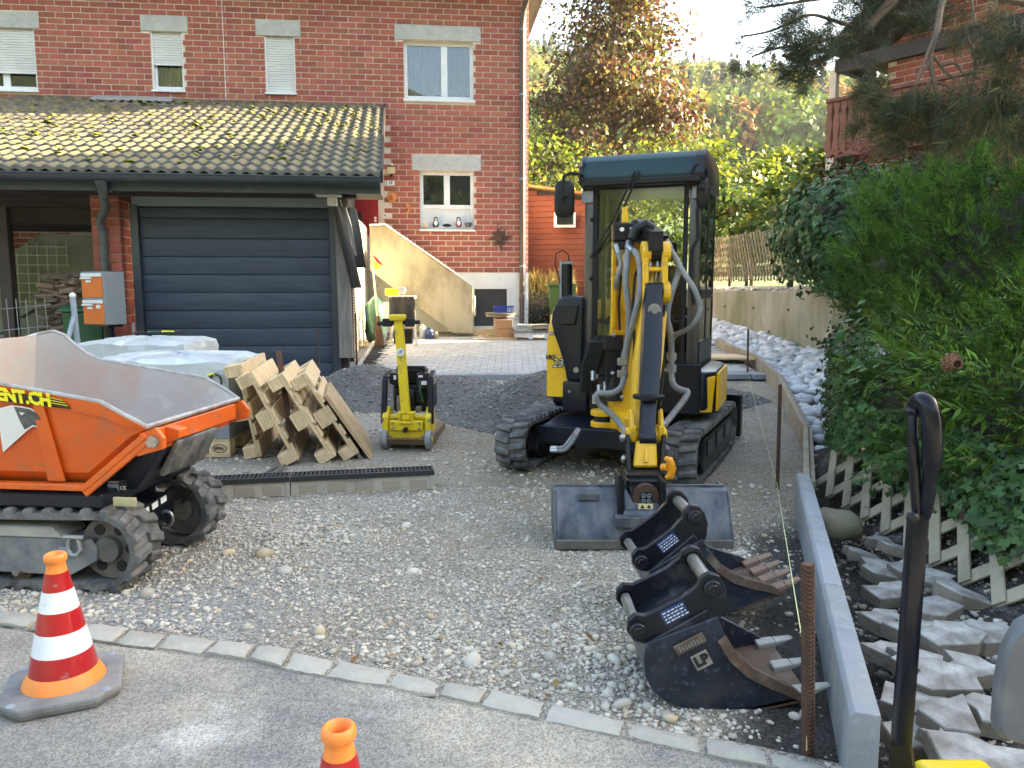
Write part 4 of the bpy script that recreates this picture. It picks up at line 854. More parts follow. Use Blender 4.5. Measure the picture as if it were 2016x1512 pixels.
for k in range(2600):
    f = rnd.uniform(.2, .98); p = wl(f) + Vector((rnd.uniform(.22, .75), 0, 0)); x_.append((p.x, p.y, 1.42 + rnd.uniform(-.01, .05))); r_.append(rnd.uniform(.025, .055))
o = stones('river_stones', np.array(x_), np.array(r_), M_RIVERP, (IV2, IF2), .6, .05, .3, smooth=True); o['kind'] = 'stuff'
FA, FB = Vector((4.78, 8.6, 1.56)), Vector((4.0, 16.2, 1.62)); fd = (FB - FA); fl = fd.length; fd.normalize()
t = thing('lattice_fence', 'weathered diagonal lattice fence on the retaining wall', 'fence', FA)
M_LATT = mat('lattice_wood', (.34, .26, .15), (.24, .18, .10), 8, .8, bump=.001, bs=40, obr=.22, dirt=(.2, .2, .08), da=.4, ds=4); hF = .78
n = 62
for s in (0, 1):
    for k in range(n):
        f0 = (k + .5) * fl / n; f1 = f0 + (.42 if s else -.42)
        if f1 < 0 or f1 > fl: continue
        a = FA + fd * f0 + Vector((-.02 if s else .015, 0, rnd.uniform(-.02, .02))); b_ = FA + fd * f1 + Vector((-.02 if s else .015, 0, hF + .06 + rnd.uniform(-.03, .03))); m_ = MB(); m_.cyl(a, b_, .017, .015, 6); m_.build('slat', M_LATT, t, world=True)
for z in (.16, .62): m_ = MB(); m_.beam(FA + Vector((.06, 0, z)), FB + Vector((.06, 0, z)), .05, .06); m_.build('rail', M_LATT, t, world=True)
for k in range(5): p = FA.lerp(FB, .03 + k * .235) + Vector((.12, 0, -.2)); m_ = MB(); m_.cyl(p, p + Vector((0, 0, 1.0)), .03, n=8); m_.build('fence_post', M_DKWOOD, t, world=True)
# stones between the formwork boards and the wall
pts, rad = [], []
for k in range(9000):
    y = rnd.uniform(5.4, 16.5); xe = float(edge_x(np.array(y))) + .09; f = (y - WA.y) / (WB.y - WA.y); xw = WA.x + (WB.x - WA.x) * f
    if xw - xe < .15: continue
    if y < 7 and xw > xe + 1.6: xw = xe + 1.6
    if len(pts) > 1700: break
    x = rnd.uniform(xe, xw); h = .12 + .34 * ((x - xe) / max(.3, xw - xe)) ** 1.0; r = rnd.uniform(.045, .10) * (1.15 if rnd.random() < .2 else 1)
    pts.append((x, y, gz(x, y) + h * .55 + rnd.uniform(-.02, .05))); rad.append(r)
o = stones('river_stones', np.array(pts), np.array(rad), M_RIVER, (IV2, IF2), .58, .05, .3, smooth=True); o['kind'] = 'stuff'
for i in range(len(EDGE_Y) - 2):
    if i < 2: continue
    a = Vector((EDGE_X[i] + .0, EDGE_Y[i] + (.08 if i == 2 else 0), 0)); b_ = Vector((EDGE_X[i + 1], EDGE_Y[i + 1] - .02, 0)); a.z = gz(a.x - .2, a.y); b_.z = gz(b_.x - .2, b_.y)
    t = thing('formwork_board', ['timber formwork board at the far end of the concrete kerb stones', 'timber formwork board beside the excavator tracks and river stones', 'timber formwork board below the river stones, past the rusty stakes', 'timber formwork board farthest back along the river stones'][i - 2], 'board', a, 0, 'formwork boards along the gravel')
    m_ = MB(); m_.beam(a + Vector((0, 0, .10)), b_ + Vector((0, 0, .10)), .045, .22); m_.build('board', M_WOODF, t, world=True, bev=.006)
    m_ = MB(); m_.beam(a + Vector((.045, 0, .15)), b_ + Vector((.045, 0, .15)), .03, .06); m_.build('batten', M_WOODF, t, world=True, bev=.004)

# ================================================================ NEIGHBOUR HOUSE WITH BALCONY
NK = Vector((6.42, 13.6, 0)); NRZ = math.atan2(-.79, .62)
nb = thing('neighbour_house', 'brick house with wooden balcony at upper right behind pine', 'house', NK, NRZ)
m_ = MB(); m_.bb((.012, .012, 0), (10, 4.2, 5.6)); m_.prism([(.012, .012, 5.6), (10, .012, 5.6), (8.8, .012, 9.0), (5, .012, 10.6), (1.5, .012, 9.0), (1.5, .012, 6.4)], (0, 4.188, 0)); m_.build('wall', M_MORTAR, nb)  # raised attic part is out of view, added to shade the garage roof
lay_bricks(nb, 0, 6.0, 2.4, 7.4, [], want=290, prefer=lambda x, z: abs(x - 1.5) + (0 if z > 3.8 else 1.5), skip=lambda x, z: z > 5.6 + x * .6)
m_ = MB(); rz_ = .63; pr = lambda x, z: (x, -1.25, z)
m_.prism([pr(-.36, 5.28), pr(-.36, 5.46), pr(1.5, 5.46 + 1.86 * rz_), pr(1.5, 9.1), pr(5.0, 10.8), pr(8.8, 9.1), pr(10.4, 5.46), pr(10.4, 5.28), pr(8.7, 8.95), pr(5.0, 10.6), pr(1.65, 8.95), pr(1.65, 5.28 + 2.0 * rz_)], (0, 6.0, 0)); m_.build('roof', mat('brown_soffit', (.05, .03, .02), (.035, .022, .016), 4, .8), nb)  # the step up to the attic is invented, to cast shade
m_ = MB(); m_.bb((-.3, -1.15, 4.98), (3.2, -1.02, 5.2)); m_.bb((-.3, -1.02, 5.0), (-.18, .0, 5.2)); m_.build('roof_beam', M_DKWOOD, nb)
M_BALC = mat('red_brown_timber', (.17, .055, .032), (.12, .04, .025), 6, .6, obr=.15)
m_ = MB(); m_.bb((-.38, -1.14, 3.62), (4.2, .0, 3.76)); bal = m_.build('balcony', M_BALC, nb)
m_ = MB(); m_.bb((-.42, -1.18, 4.52), (4.2, -1.08, 4.58)); m_.bb((-.42, -1.08, 4.52), (-.32, 0, 4.58)); m_.build('hand_rail', M_BALC, bal, bev=.01)
bprof = [(.055, 0), (.055, .1), (.035, .2), (.06, .42), (.035, .62), (.055, .72), (.055, .8)]; bme_ = None
for k in range(22):
    x = -.36 + k * .125 if k < 15 else -.37; y = -1.13 if k < 15 else -1.0 + (k - 15) * .14
    if bme_ is None:
        m_ = MB(); m_.loft([[Vector((-w_, -.012, z)), Vector((w_, -.012, z)), Vector((w_, .012, z)), Vector((-w_, .012, z))] for w_, z in bprof]); o = m_.build('baluster', M_BALC, bal, fix=True); bme_ = o.data
    else: o = link(bpy.data.objects.new('baluster', bme_), bal)
    o.location = (x, y, 3.74); o.rotation_euler = (0, 0, 0 if k < 15 else R(90))
m_ = MB(); m_.bb((-.38, -1.15, 4.58), (-.27, -1.04, 5.0)); m_.bb((-.38, -1.15, .8), (-.25, -1.02, 3.62)); m_.build('balcony_post', mat('pale_post', (.5, .42, .33), None, rough=.6), nb)
m_ = MB(); m_.bb((-.36, -1.12, 2.6), (2.5, -.9, 2.9)); m_.build('lower_beam', mat('orange_timber', (.42, .17, .05), None, rough=.6), nb)

# ================================================================ RED SHED
a, b_ = at(1015, 365, 17.5), at(1215, 392, 17.0); zb = 0.6
t = thing('garden_shed', 'red brown plank shed with small white window behind house corner', 'shed', Vector((a.x, a.y, zb)))
dd = (b_ - a); L = dd.length; dx = Vector((dd.x, dd.y, 0)).normalized(); nn = Vector((-dx.y, dx.x, 0))
m_ = MB(); m_.prism([Vector((a.x, a.y, zb)), Vector((b_.x, b_.y, zb)), b_ + Vector((0, 0, -.03)), a + Vector((0, 0, -.03))], nn * 1.8); m_.build('wall', M_DKWOOD, t, world=True)
M_PLANK = mat('red_plank', (.24, .055, .022), (.17, .04, .018), 6, .7, bump=.001, bs=40, obr=.16, stretch=(1, 1, 6)); k = 0; z = zb + .1
while z < a.z - .12:
    tlim = 1.0 if z < b_.z - .1 else max(.06, (a.z - .1 - z) / max(.01, a.z - b_.z)); e = a.lerp(b_, tlim); m_ = MB(); p0 = Vector((a.x, a.y, z)) - nn * .012; p1 = Vector((e.x, e.y, z)) - nn * .012; m_.beam(p0, p1, .022, .116); m_.build('plank', M_PLANK, t, world=True, bev=.004); z += .12
m_ = MB(); m_.beam(a - nn * .1 + Vector((-.1, 0, .02)), b_ - nn * .1 + Vector((.15, 0, -.0)), .3, .05); m_.build('roof_edge', mat('orange_plank', (.45, .17, .05), None, rough=.6), t, world=True)
wa, wb = at(1090, 420, 17.2), at(1132, 449, 17.2); m_ = MB(); m_.bb((wa.x, 17.02, wb.z), (wb.x, 17.1, wa.z)); w = m_.build('window', M_WHITE, t, world=True, bev=.005); m_ = MB(); m_.bb((wa.x + .06, 17.0, wb.z + .06), (wb.x - .06, 17.018, wa.z - .05)); m_.build('pane', M_DKGLASS, w, world=True)

# ================================================================ MINI EXCAVATOR
def track_path(L, Hh):
    r = Hh / 2; s = L - Hh; per = 2 * s + 2 * math.pi * r
    def f(t):
        d = (t % 1) * per
        if d < s: return (-s / 2 + d, Hh), (1, 0), (0, 1)
        d -= s
        if d < math.pi * r: a = math.pi / 2 - d / r; return (s / 2 + r * math.cos(a), r + r * math.sin(a)), (math.sin(a), -math.cos(a)), (math.cos(a), math.sin(a))
        d -= math.pi * r
        if d < s: return (s / 2 - d, 0), (-1, 0), (0, -1)
        d -= s; a = -math.pi / 2 - d / r; return (-s / 2 + r * math.cos(a), r + r * math.sin(a)), (math.sin(a), -math.cos(a)), (math.cos(a), math.sin(a))
    return f, per
def make_track(par, mp, L, Hh, W, pitch, lug, skew, sag=.0):
    "rubber track; mp maps (along, across, z) to the parent's frame"
    f, per = track_path(L - 2 * lug, Hh - 2 * lug); th = .028; rings = []; N = 72
    for k in range(N):
        (a, z), t, n = f(k / N); z += lug; sg = -sag * max(0, 1 - (2 * a / L) ** 2) if z > Hh * .8 else 0
        rings.append([mp(a + n[0] * o, s * W / 2, z + n[1] * o + sg) for o, s in ((0, -1), (0, 1), (-th, 1), (-th, -1))])
    m_ = MB(); m_.loft(rings, closed=True); tr = m_.build('track', M_RUBBER, par, smooth=True, ang=50)
    m_ = MB(); nl = int(per / pitch)
    for k in range(nl):
        for s in (-1, 1):
            q = []
            for (d, o, wd) in ((0, -.004, 1), (0, lug, .62)):
                c = []
                for da, ac in ((-.5, s * .02), (.5, s * .02), (.5, s), (-.5, s)):
                    tt = (k + (.5 if s > 0 else 0) + da * wd * .62 + skew * abs(ac)) / nl; (a, z), t, n = f(tt); z += lug; sg = -sag * max(0, 1 - (2 * a / L) ** 2) if z > Hh * .8 else 0
                    c.append(mp(a + n[0] * o, ac * W / 2 * (.97 if o > 0 else 1), z + n[1] * o + sg))
                q.append(c)
            m_.hexa(q[0], q[1])
    m_.build('tread', M_RUBBER, tr, bev=.005); return tr
EXO = Vector((.965, 6.36, 0.012)); ERZ = R(-20)
ex = thing('mini_excavator', 'yellow and black mini excavator with grading bucket on gravel', 'excavator', EXO, ERZ)
M_POST = mat('bronze_grey_paint', (.10, .092, .085), (.075, .07, .066), 3, .3, metal=.3)
for s in (-1, 1):
    cx = s * .65; mp = lambda a, c, z: Vector((cx + c, a, z)); make_track(ex, mp, 1.95, .43, .25, .085, .026, .25, .015)
    m_ = MB(); m_.bb((cx - .085, -.62, .12), (cx + .085, .62, .33)); m_.prism([(cx - .12, -.7, .15), (cx - .12, -.62, .08), (cx - .12, .62, .08), (cx - .12, .72, .2), (cx - .12, .6, .32), (cx - .12, -.6, .32)], (.24, 0, 0)); fr_ = m_.build('track_frame', M_BLACKM, ex, bev=.008)
    for k in range(3): y = -.4 + k * .4; m_ = MB(); m_.bb((cx + .12, y - .13, .18), (cx + .128, y + .13, .3)); m_.build('frame_panel', M_NAVY, fr_, bev=.006)
    for y, rr_, nm in ((-.765, .155, 'idler_wheel'), (.765, .155, 'sprocket')): m_ = MB(); m_.cyl((cx - .05, y, .215), (cx + .05, y, .215), rr_, n=24); m_.cyl((cx - .1, y, .215), (cx + .1, y, .215), .06, n=16); m_.build(nm, M_BLACKM, ex, smooth=True)
    for k in range(4): y = -.5 + k * .33; m_ = MB(); m_.cyl((cx - .1, y, .095), (cx + .1, y, .095), .055, n=16); m_.build('roller', M_BLACKM, fr_, smooth=True)
m_ = MB(); m_.bb((-.42, -.45, .17), (.42, .5, .4)); m_.cyl((0.02, 0, .38), (.02, 0, .5), .36, n=32); m_.build('undercarriage', M_BLACKM, ex, bev=.01)
m_ = MB(); m_.bb((-.54, -.66, .20), (.54, -.5, .345)); m_.hexa([(-.5, -.66, .345), (.5, -.66, .345), (.5, -.45, .345), (-.5, -.45, .345)], [(-.4, -.5, .42), (.4, -.5, .42), (.4, -.4, .42), (-.4, -.4, .42)]); m_.build('cross_member', M_NAVY, ex, bev=.008)
m_ = MB(); m_.strip([[Vector((x, 1.12 + .05 * math.sin(z * 7), z)) for x in (-.78, .78)] for z in (.06, .15, .25, .34, .42)]); m_.strip([[Vector((x, 1.16 + .05 * math.sin(z * 7), z)) for x in (-.78, .78)] for z in (.06, .15, .25, .34, .42)]); m_.bb((-.78, 1.1, .42), (.78, 1.19, .44)); m_.bb((-.78, 1.1, .05), (.78, 1.18, .07)); m_.bb((.765, 1.08, .05), (.79, 1.2, .44)); m_.build('dozer_blade', M_BLACKM, ex)
for s in (-.3, .3): m_ = MB(); m_.beam((s, .4, .3), (s, 1.1, .25), .09, .12); m_.build('blade_arm', M_BLACKM, ex)
for o in list(ex.children):
    o.rotation_euler.z = R(-4.5)
# slewing upper part
def plan(z, sx=1.0, g=0.0):
    P = [(-.55 - g, -.36), (-.50, -.47 - g), (.68, -.49 - g), (.76 + g, -.40), (.77 + g, .25)] + [(.11 + (.66 + g) * math.cos(a), .28 + (.52 + g) * math.sin(a)) for a in np.linspace(0, math.pi, 11)][1:-1] + [(-.55 - g, .25)]
    return [Vector((x, y, z)) for x, y in P]
m_ = MB(); m_.loft([plan(.47, g=-.05), plan(.52), plan(.80)]); m_.build('slew_platform', M_NAVY, ex, bev=.015, seg=2)
m_ = MB(); m_.loft([[Vector((x, y, z)) for x, z in ((-.235, .56), (-.235, 1.33), (-.36, 1.35 - d), (-.46, 1.32 - d), (-.535 + d, 1.21), (-.565 + d, 1.0), (-.568 + d, .56))] for y, d in ((-.475, .03), (-.44, .0), (.3, 0), (.55, .05), (.72, .2))]); hood = m_.build('engine_hood', M_YEL, ex, smooth=True, ang=60)
S = [(-.245, 1.362), (-.36, 1.378), (-.445, 1.35), (-.495, 1.25), (-.502, 1.16), (-.475, 1.06), (-.437, .96), (-.405, .86), (-.382, .77), (-.372, .70), (-.245, .70)]
m_ = MB(); m_.loft([[Vector((x * 1.0, -.49, z)) for x, z in S], [Vector((x, -.515, z - .004)) for x, z in S], [Vector((x * .98 - .008, -.545, (z - 1.0) * .96 + 1.0)) for x, z in S]]); cov = m_.build('hood_cover', M_NAVY, ex, bev=.012, seg=2)
m_ = MB(); m_.prism([(-.47, -.55, 1.30), (-.42, -.55, 1.14), (-.30, -.55, 1.14), (-.27, -.55, 1.30)], (0, -.016, 0)); m_.build('cover_recess', M_NAVY, cov, bev=.008)
for x, z, r in ((-.29, .79, .022), (-.495, 1.07, .02)): m_ = MB(); m_.cyl((x, -.54, z), (x, -.562, z), r, n=14); m_.build('lock', M_STEEL, cov)
m_ = MB(); m_.bb((-.40, -.56, .46), (-.20, -.44, .695)); m_.build('front_skirt', M_NAVY, ex, bev=.012, seg=2)
for x, z in ((-.34, .62), (-.24, .66), (-.20, .66)): m_ = MB(); m_.cyl((x, -.56, z), (x, -.575, z), .012, n=10); m_.build('bolt', M_STEEL, ex)
text('ViO', .05, M_PRINTK, hood, plane_mx((-.53, -.478, .875), (1, 0, 0), (0, 0, 1)), shear=.3, bold=.003, name='model_lettering')
text('23', .10, M_PRINTK, hood, plane_mx((-.462, -.479, .83), (1, 0, 0), (0, 0, 1)), shear=.2, bold=.006, sx=.9, name='model_lettering'); text('23', .10, M_PRINTW, hood, plane_mx((-.462, -.4815, .83), (1, 0, 0), (0, 0, 1)), shear=.2, sx=.9, bold=-.001, name='model_lettering')
m_ = MB(); m_.prism([(.60, -.512, .49), (.74, -.44, .49), (.76, -.44, .77), (.60, -.512, .74)], (0, .03, 0)); m_.prism([(.765, -.42, .5), (.775, .25, .5), (.775, .25, .8), (.765, -.42, .79)], (.02, 0, 0)); m_.build('corner_panel', M_YEL, ex, bev=.006)
m_ = MB(); m_.bb((-.19, -.53, .48), (.66, -.495, .86)); m_.build('front_panel', M_NAVY, ex, bev=.008)
text('YANMAR', .062, M_PRINTW, ex, plane_mx((.31, -.533, .825), (1, 0, 0), (0, 0, 1)), bold=.002, shear=.15, name='maker_lettering')
# cab
cab = None; x0, x1, y0, y1, zb, zt = -.25, .63, -.47, .56, .80, 2.22
m_ = MB(); m_.bb((x0, y0, zb - .02), (x1, y1, zb + .06)); cab = m_.build('cab', M_BLACKM, ex, bev=.01)
for (x, y, w_, nm) in ((x0 + .03, y0 + .03, .07, 'front_pillar'), (x1 - .05, y0 + .03, .08, 'front_pillar'), (x0 + .03, y1 - .03, .06, 'rear_pillar'), (x1 - .03, y1 - .03, .06, 'rear_pillar'), (x1 - .025, .02, .05, 'door_pillar'), (x0 + .02, .05, .04, 'door_pillar')):
    m_ = MB(); m_.loft([[Vector((x + a * w_ / 2, y + b_ * .04, z)) for a, b_ in ((-1, -1), (1, -1), (1, 1), (-1, 1))] for z in (zb, zt)]); m_.build(nm, M_POST if nm == 'front_pillar' else M_BLACKM, cab, bev=.012, seg=2)
for x in (x0 + .085, x1 - .115): m_ = MB(); m_.bb((x - .018, y0 - .012, zb + .05), (x + .012, y0 + .03, zt)); m_.build('window_seal', M_BLACK, cab)
for lo, hi in (((x0 + .03, y0 + .004, zt - .05), (x1 - .03, y0 + .04, zt)), ((x0 + .03, y0 + .004, zb + .05), (x1 - .03, y0 + .04, zb + .14)), ((x0 + .09, y0 + .0, 1.16), (x1 - .11, y0 + .02, 1.185))): m_ = MB(); m_.bb(lo, hi); m_.build('window_frame', M_BLACKM, cab)
m_ = MB(); m_.bb((x0 + .08, y0 + .012, zb + .13), (x1 - .11, y0 + .018, zt - .04)); m_.build('windscreen', M_CABGLASS, cab)
for nm, lo, hi in (('rear_window', (x0 + .05, y1 - .03, 1.25), (x1 - .05, y1 - .025, zt)), ('side_window', (x0 + .005, y0 + .06, 1.0), (x0 + .01, y1 - .05, zt)), ('door_window', (x1 - .01, y0 + .06, 1.0), (x1 - .005, y1 - .05, zt))): m_ = MB(); m_.bb(lo, hi); m_.build(nm, M_CABGLASS, cab)
m_ = MB(); m_.bb((x1 - .04, y0 + .07, zb), (x1 + .0, y1 - .05, 1.02)); m_.bb((x1 - .035, y0 + .07, 1.34), (x1 - .0, y1, 1.42)); m_.build('door', M_BLACKM, cab, bev=.008)
m_ = MB(); m_.bb((x0, y1 - .06, zb), (x1, y1, 1.26)); m_.build('rear_panel', M_BLACKM, cab)
M_TEAL = mat('teal_roof', (.001, .024, .031), (.002, .033, .041), 3, .3, spec=.35)
prof = [(-.545, 2.205), (-.56, 2.25), (-.535, 2.37), (-.46, 2.425), (.1, 2.45), (.5, 2.43), (.6, 2.36), (.6, 2.205)]
m_ = MB(); m_.loft([[Vector((x, y * k + .02 * (1 - k), (z - 2.3) * k + 2.3)) for y, z in prof] for x, k in ((x0 - .03, .93), (x0 - .01, 1), (x1 - .035, 1), (x1 + .0, .94))]); rf = m_.build('cab_roof', M_TEAL, cab, bev=.008, seg=2)
for a, b_ in ((x0 - .035, x0 + .0), (x1 - .055, x1 + .02)): m_ = MB(); m_.loft([[Vector((x, y * 1.015, (z - 2.3) * 1.04 + 2.3)) for y, z in prof] for x in (a, b_)]); m_.build('roof_end', M_NAVY, rf, bev=.01, seg=2)
m_ = MB(); m_.bb((x0 - .01, -.575, 2.185), (x1 - .01, -.50, 2.235)); m_.build('roof_lip', M_BLACKM, rf, bev=.01)
m_ = MB(); m_.box((x0 - .018, -.565, 2.36), (.018, .02, .045)); m_.build('marker', M_WOODF, rf)
for du in (0, .035): m_ = MB(); m_.tube([(.15 + du, -.585, 2.28), (.03 + du, -.55, 2.03), (-.12 + du, -.52, 1.78), (-.2, -.5, 1.66)], .008, 6); m_.build('wiper', M_BLACK, cab)
for x in (x0 + .02, x1 - .03): m_ = MB(); m_.box((x, y0 - .02, 2.12), (.09, .02, .09)); m_.build('hinge', M_GREY, cab, bev=.004); 
for z in (1.95, 1.5): m_ = MB(); m_.ball((x0 + .055, y0 - .015, z), .018, 8, 5); m_.build('pillar_bolt', M_BLACK, cab)
# cab interior
m_ = MB(); m_.box((.2, .12, 1.08), (.46, .44, .13)); m_.loft([[Vector((.2 + a * w_, y + b_ * .05, z)) for a, b_ in ((-1, -1), (1, -1), (1, 1), (-1, 1))] for w_, y, z in ((.22, .33, 1.1), (.23, .36, 1.4), (.18, .4, 1.62))]); m_.box((.2, .42, 1.74), (.26, .08, .16)); m_.bb((.0, -.1, .85), (.4, .35, 1.02)); m_.build('seat', M_BLACK, cab, bev=.03, seg=2)
for x in (-.08, .46): m_ = MB(); m_.box((x, -.02, 1.05), (.12, .4, .3)); m_.build('console', M_BLACKM, cab, bev=.02); m_ = MB(); m_.tube([(x, -.18, 1.2), (x, -.2, 1.38)], .014, 8); m_.ball((x, -.2, 1.41), (.025, .025, .045)); m_.build('lever', M_BLACK, cab)
for x in (.1, .26): m_ = MB(); m_.tube([(x, -.32, .86), (x, -.3, 1.2), (x, -.27, 1.3)], .01, 6); m_.build('travel_lever', M_BLACK, cab)
m_ = MB(); m_.tube([(-.1, -.32, 1.56), (-.04, -.32, 1.6), (.0, -.32, 1.58), (.0, -.32, 1.48)], .012, 6); m_.build('grab_bar', mat('teal_plastic', (.05, .2, .22), None), cab)
# mirrors and hand rail
W = lambda o: (ex.matrix_world if False else Matrix.Translation(EXO) @ Matrix.Rotation(ERZ, 4, 'Z')) @ Vector(o)
def mirror(uc, v0, v1, hw, arm, Y, side):
    m_ = MB(); rr_ = []; n = 20
    for dy, k in ((0, .9), (-.02, 1), (-.045, .96), (-.06, .7)):
        ring = []
        for q in range(n):
            a = 2 * math.pi * q / n; cx = math.copysign(abs(math.cos(a)) ** .5, math.cos(a)); cz = math.copysign(abs(math.sin(a)) ** .5, math.sin(a)); c = at(uc, (v0 + v1) / 2, Y); h = (at(uc, v0, Y) - at(uc, v1, Y)).length / 2
            ring.append(c + Vector((cx * hw * k * (1 - .12 * (cz < 0) * -cz * -1 if False else 1), dy * side, cz * h * k)))
        rr_.append(ring)
    m_.loft(rr_); o = m_.build('mirror', M_BLACKM, ex, world=True, smooth=True, ang=50)
    m_ = MB(); m_.tube([at(u, v, Y + dy) for u, v, dy in arm], .013, 8); m_.ball(at(uc, (v0 + v1) / 2 - 8, Y - .055), .03, 10, 6); m_.build('mirror_arm', M_BLACK, o, world=True, smooth=True)
mirror(1111, 356, 431, .078, [(1152, 392, .05), (1150, 352, .02), (1143, 343, -.05), (1122, 341, -.08), (1110, 348, -.085), (1106, 376, -.075), (1106, 400, -.07)], 5.95, 1)
mirror(1381, 342, 412, .042, [(1357, 372, .0), (1360, 345, -.05), (1368, 326, -.06), (1382, 322, -.06), (1392, 335, -.06), (1393, 362, -.03), (1384, 363, -.06)], 5.70, 1)
m_ = MB(); m_.tube([at(u, v, 5.66) for u, v in ((1373, 408), (1374, 470), (1362, 490), (1360, 555), (1366, 600))], .014, 8); m_.build('hand_rail', M_BLACK, ex, world=True, smooth=True)
m_ = MB(); m_.tube([at(1398, 582, 5.9), at(1402, 581, 5.8)], .006, 6); m_.build('latch', M_STEEL, ex, world=True)
# exhaust stack beside the cab
m_ = MB(); m_.cyl(at(1117, 598, 6.2), at(1116, 520, 6.2), .045, n=14); st = m_.build('stack', M_NAVY, ex, world=True, smooth=True); m_ = MB(); m_.box(at(1117, 518, 6.2), (.075, .06, .03)); m_.box(at(1104, 550, 6.2), (.012, .05, .3)); m_.build('stack_top', M_GREY, st, world=True)
m_ = MB(); m_.tube([at(u, v, 6.2) for u, v in ((1121, 516), (1118, 500), (1107, 493), (1095, 500), (1093, 520), (1100, 545), (1105, 565))], .006, 6); m_.build('cable', M_BLACK, st, world=True)
# swing bracket, boom, arm
Yb = 5.42
m_ = MB()
for v in (812, 834): a = at(1164, v, Yb); b_ = at(1222, v, Yb); m_.cyl(at(1186, v, Yb) - Vector((0, 0, .02)), at(1186, v, Yb) + Vector((0, 0, .02)), .085, n=20); m_.box((at(1205, v, Yb)), (.14, .15, .04))
br_ = m_.build('swing_bracket', M_YEL, ex, world=True, bev=.005); m_ = MB(); m_.cyl(at(1186, 832, Yb), at(1186, 813, Yb), .06, n=18); m_.build('king_pin', M_BLACK, br_, world=True, smooth=True)
m_ = MB(); m_.beam(at(1212, 845, Yb), at(1210, 762, Yb + .05), .09, .16); m_.beam(at(1222, 826, Yb - .05), at(1240, 840, Yb - .2), .08, .14); m_.build('bracket_post', M_YEL, br_, world=True, bev=.012)
m_ = MB(); sec = [(1228, 836, 5.38, .15, .20), (1226, 760, 5.46, .17, .22), (1227, 655, 5.50, .175, .24), (1236, 540, 5.36, .18, .22), (1266, 478, 5.18, .15, .2)]
rings = []
for i, (u, v, Y_, w_, d_) in enumerate(sec): c = at(u, v, Y_); rings.append([c + Vector((a * w_ / 2, b_ * d_ / 2, 0)) for a, b_ in ((-1, -1), (1, -1), (1, 1), (-1, 1))])
m_.loft(rings); boom = m_.build('boom', M_YEL, ex, world=True, bev=.01, seg=2)
m_ = MB(); m_.box(at(1224, 655, 5.36), (.16, .06, .035)); m_.box(at(1207, 620, 5.37), (.03, .05, .33)); m_.beam(at(1208, 545, 5.3), at(1236, 610, 5.3), .025, .05); m_.build('boom_flange', M_YEL, boom, world=True, bev=.005)
m_ = MB(); m_.box(at(1208, 560, 5.28), (.03, .05, .6)); m_.build('boom_rail', M_YEL, boom, world=True, bev=.006)
m_ = MB(); m_.cyl(at(1207, 790, 5.3), at(1207, 700, 5.36), .055, n=16); m_.box(at(1207, 675, 5.3), (.13, .08, .10)); m_.hexa([at(1190, 672, 5.28), at(1224, 672, 5.28), at(1226, 790, 5.28), at(1196, 790, 5.28)], [at(1190, 672, 5.32), at(1224, 672, 5.32), at(1226, 790, 5.32), at(1196, 790, 5.32)]); hb = m_.build('hose_bracket', M_BLACKM, boom, world=True, bev=.005)
for u, v in ((1209, 660), (1206, 735), (1224, 782)): m_ = MB(); m_.ball(at(u, v, 5.26), .016, 10, 6); m_.build('bracket_bolt', M_STEEL, hb, world=True, smooth=True)
m_ = MB(); m_.box(at(1233, 458, 5.12), (.185, .12, .12)); m_.box(at(1222, 484, 5.1), (.10, .1, .05)); m_.box(at(1262, 445, 5.22), (.13, .2, .07)); bx = m_.build('work_light_box', M_BLACKM, boom, world=True, bev=.01)
for u, v in ((1224, 452), (1244, 451)): m_ = MB(); c = at(u, v, 5.06); m_.cyl(c, c - Vector((0, .02, 0)), .014, n=12); m_.build('light_bolt', M_PRINTW, bx, world=True)
m_ = MB(); m_.cyl(at(1230, 438, 5.14), at(1230, 408, 5.14), .022, .018, 12); m_.build('yellow_cap', M_YEL, bx, world=True, smooth=True)
for u in (1205, 1216, 1237): pass
m_ = MB(); m_.tube([at(u, v, 5.0) for u, v in ((1245, 470), (1252, 452), (1272, 442), (1285, 452))], .035, 10); m_.beam(at(1258, 448, 5.1), at(1296, 480, 4.95), .12, .12); m_.cyl(at(1275, 497, 4.9), at(1303, 497, 4.9), .06, n=18); m_.box(at(1288, 476, 4.88), (.09, .12, .12)); m_.build('boom_head', M_BLACKM, boom, world=True, smooth=True, ang=30)
# arm
m_ = MB(); rings = []
for u, v, Y_, w_, d_ in ((1290, 505, 5.0, .12, .12), (1283, 590, 4.98, .17, .24), (1275, 700, 4.84, .165, .2), (1266, 800, 4.70, .14, .16), (1262, 868, 4.6, .12, .12)): c = at(u, v, Y_); rings.append([c + Vector((a * w_ / 2, b_ * d_ / 2, 0)) for a, b_ in ((-1, -1), (1, -1), (1, 1), (-1, 1))])
m_.loft(rings); arm = m_.build('arm', M_YEL, ex, world=True, bev=.01, seg=2)
for u in (1271, 1309):
    m_ = MB(); pts = []
    for (v, Y_, r_) in ((497, 4.9, .07), (577, 4.88, .075)):
        c = at(u, v, Y_); m_.cyl(c - Vector((.028, 0, 0)), c + Vector((.028, 0, 0)), r_, n=20)
    m_.hexa([at(u, 497, 4.84) + Vector((-.02, 0, 0)), at(u, 497, 4.84) + Vector((.02, 0, 0)), at(u, 497, 4.97) + Vector((.02, 0, 0)), at(u, 497, 4.97) + Vector((-.02, 0, 0))], [at(u, 580, 4.82) + Vector((-.02, 0, 0)), at(u, 580, 4.82) + Vector((.02, 0, 0)), at(u, 580, 4.97) + Vector((.02, 0, 0)), at(u, 580, 4.97) + Vector((-.02, 0, 0))]); m_.build('arm_ear', M_YEL, arm, world=True, bev=.006)
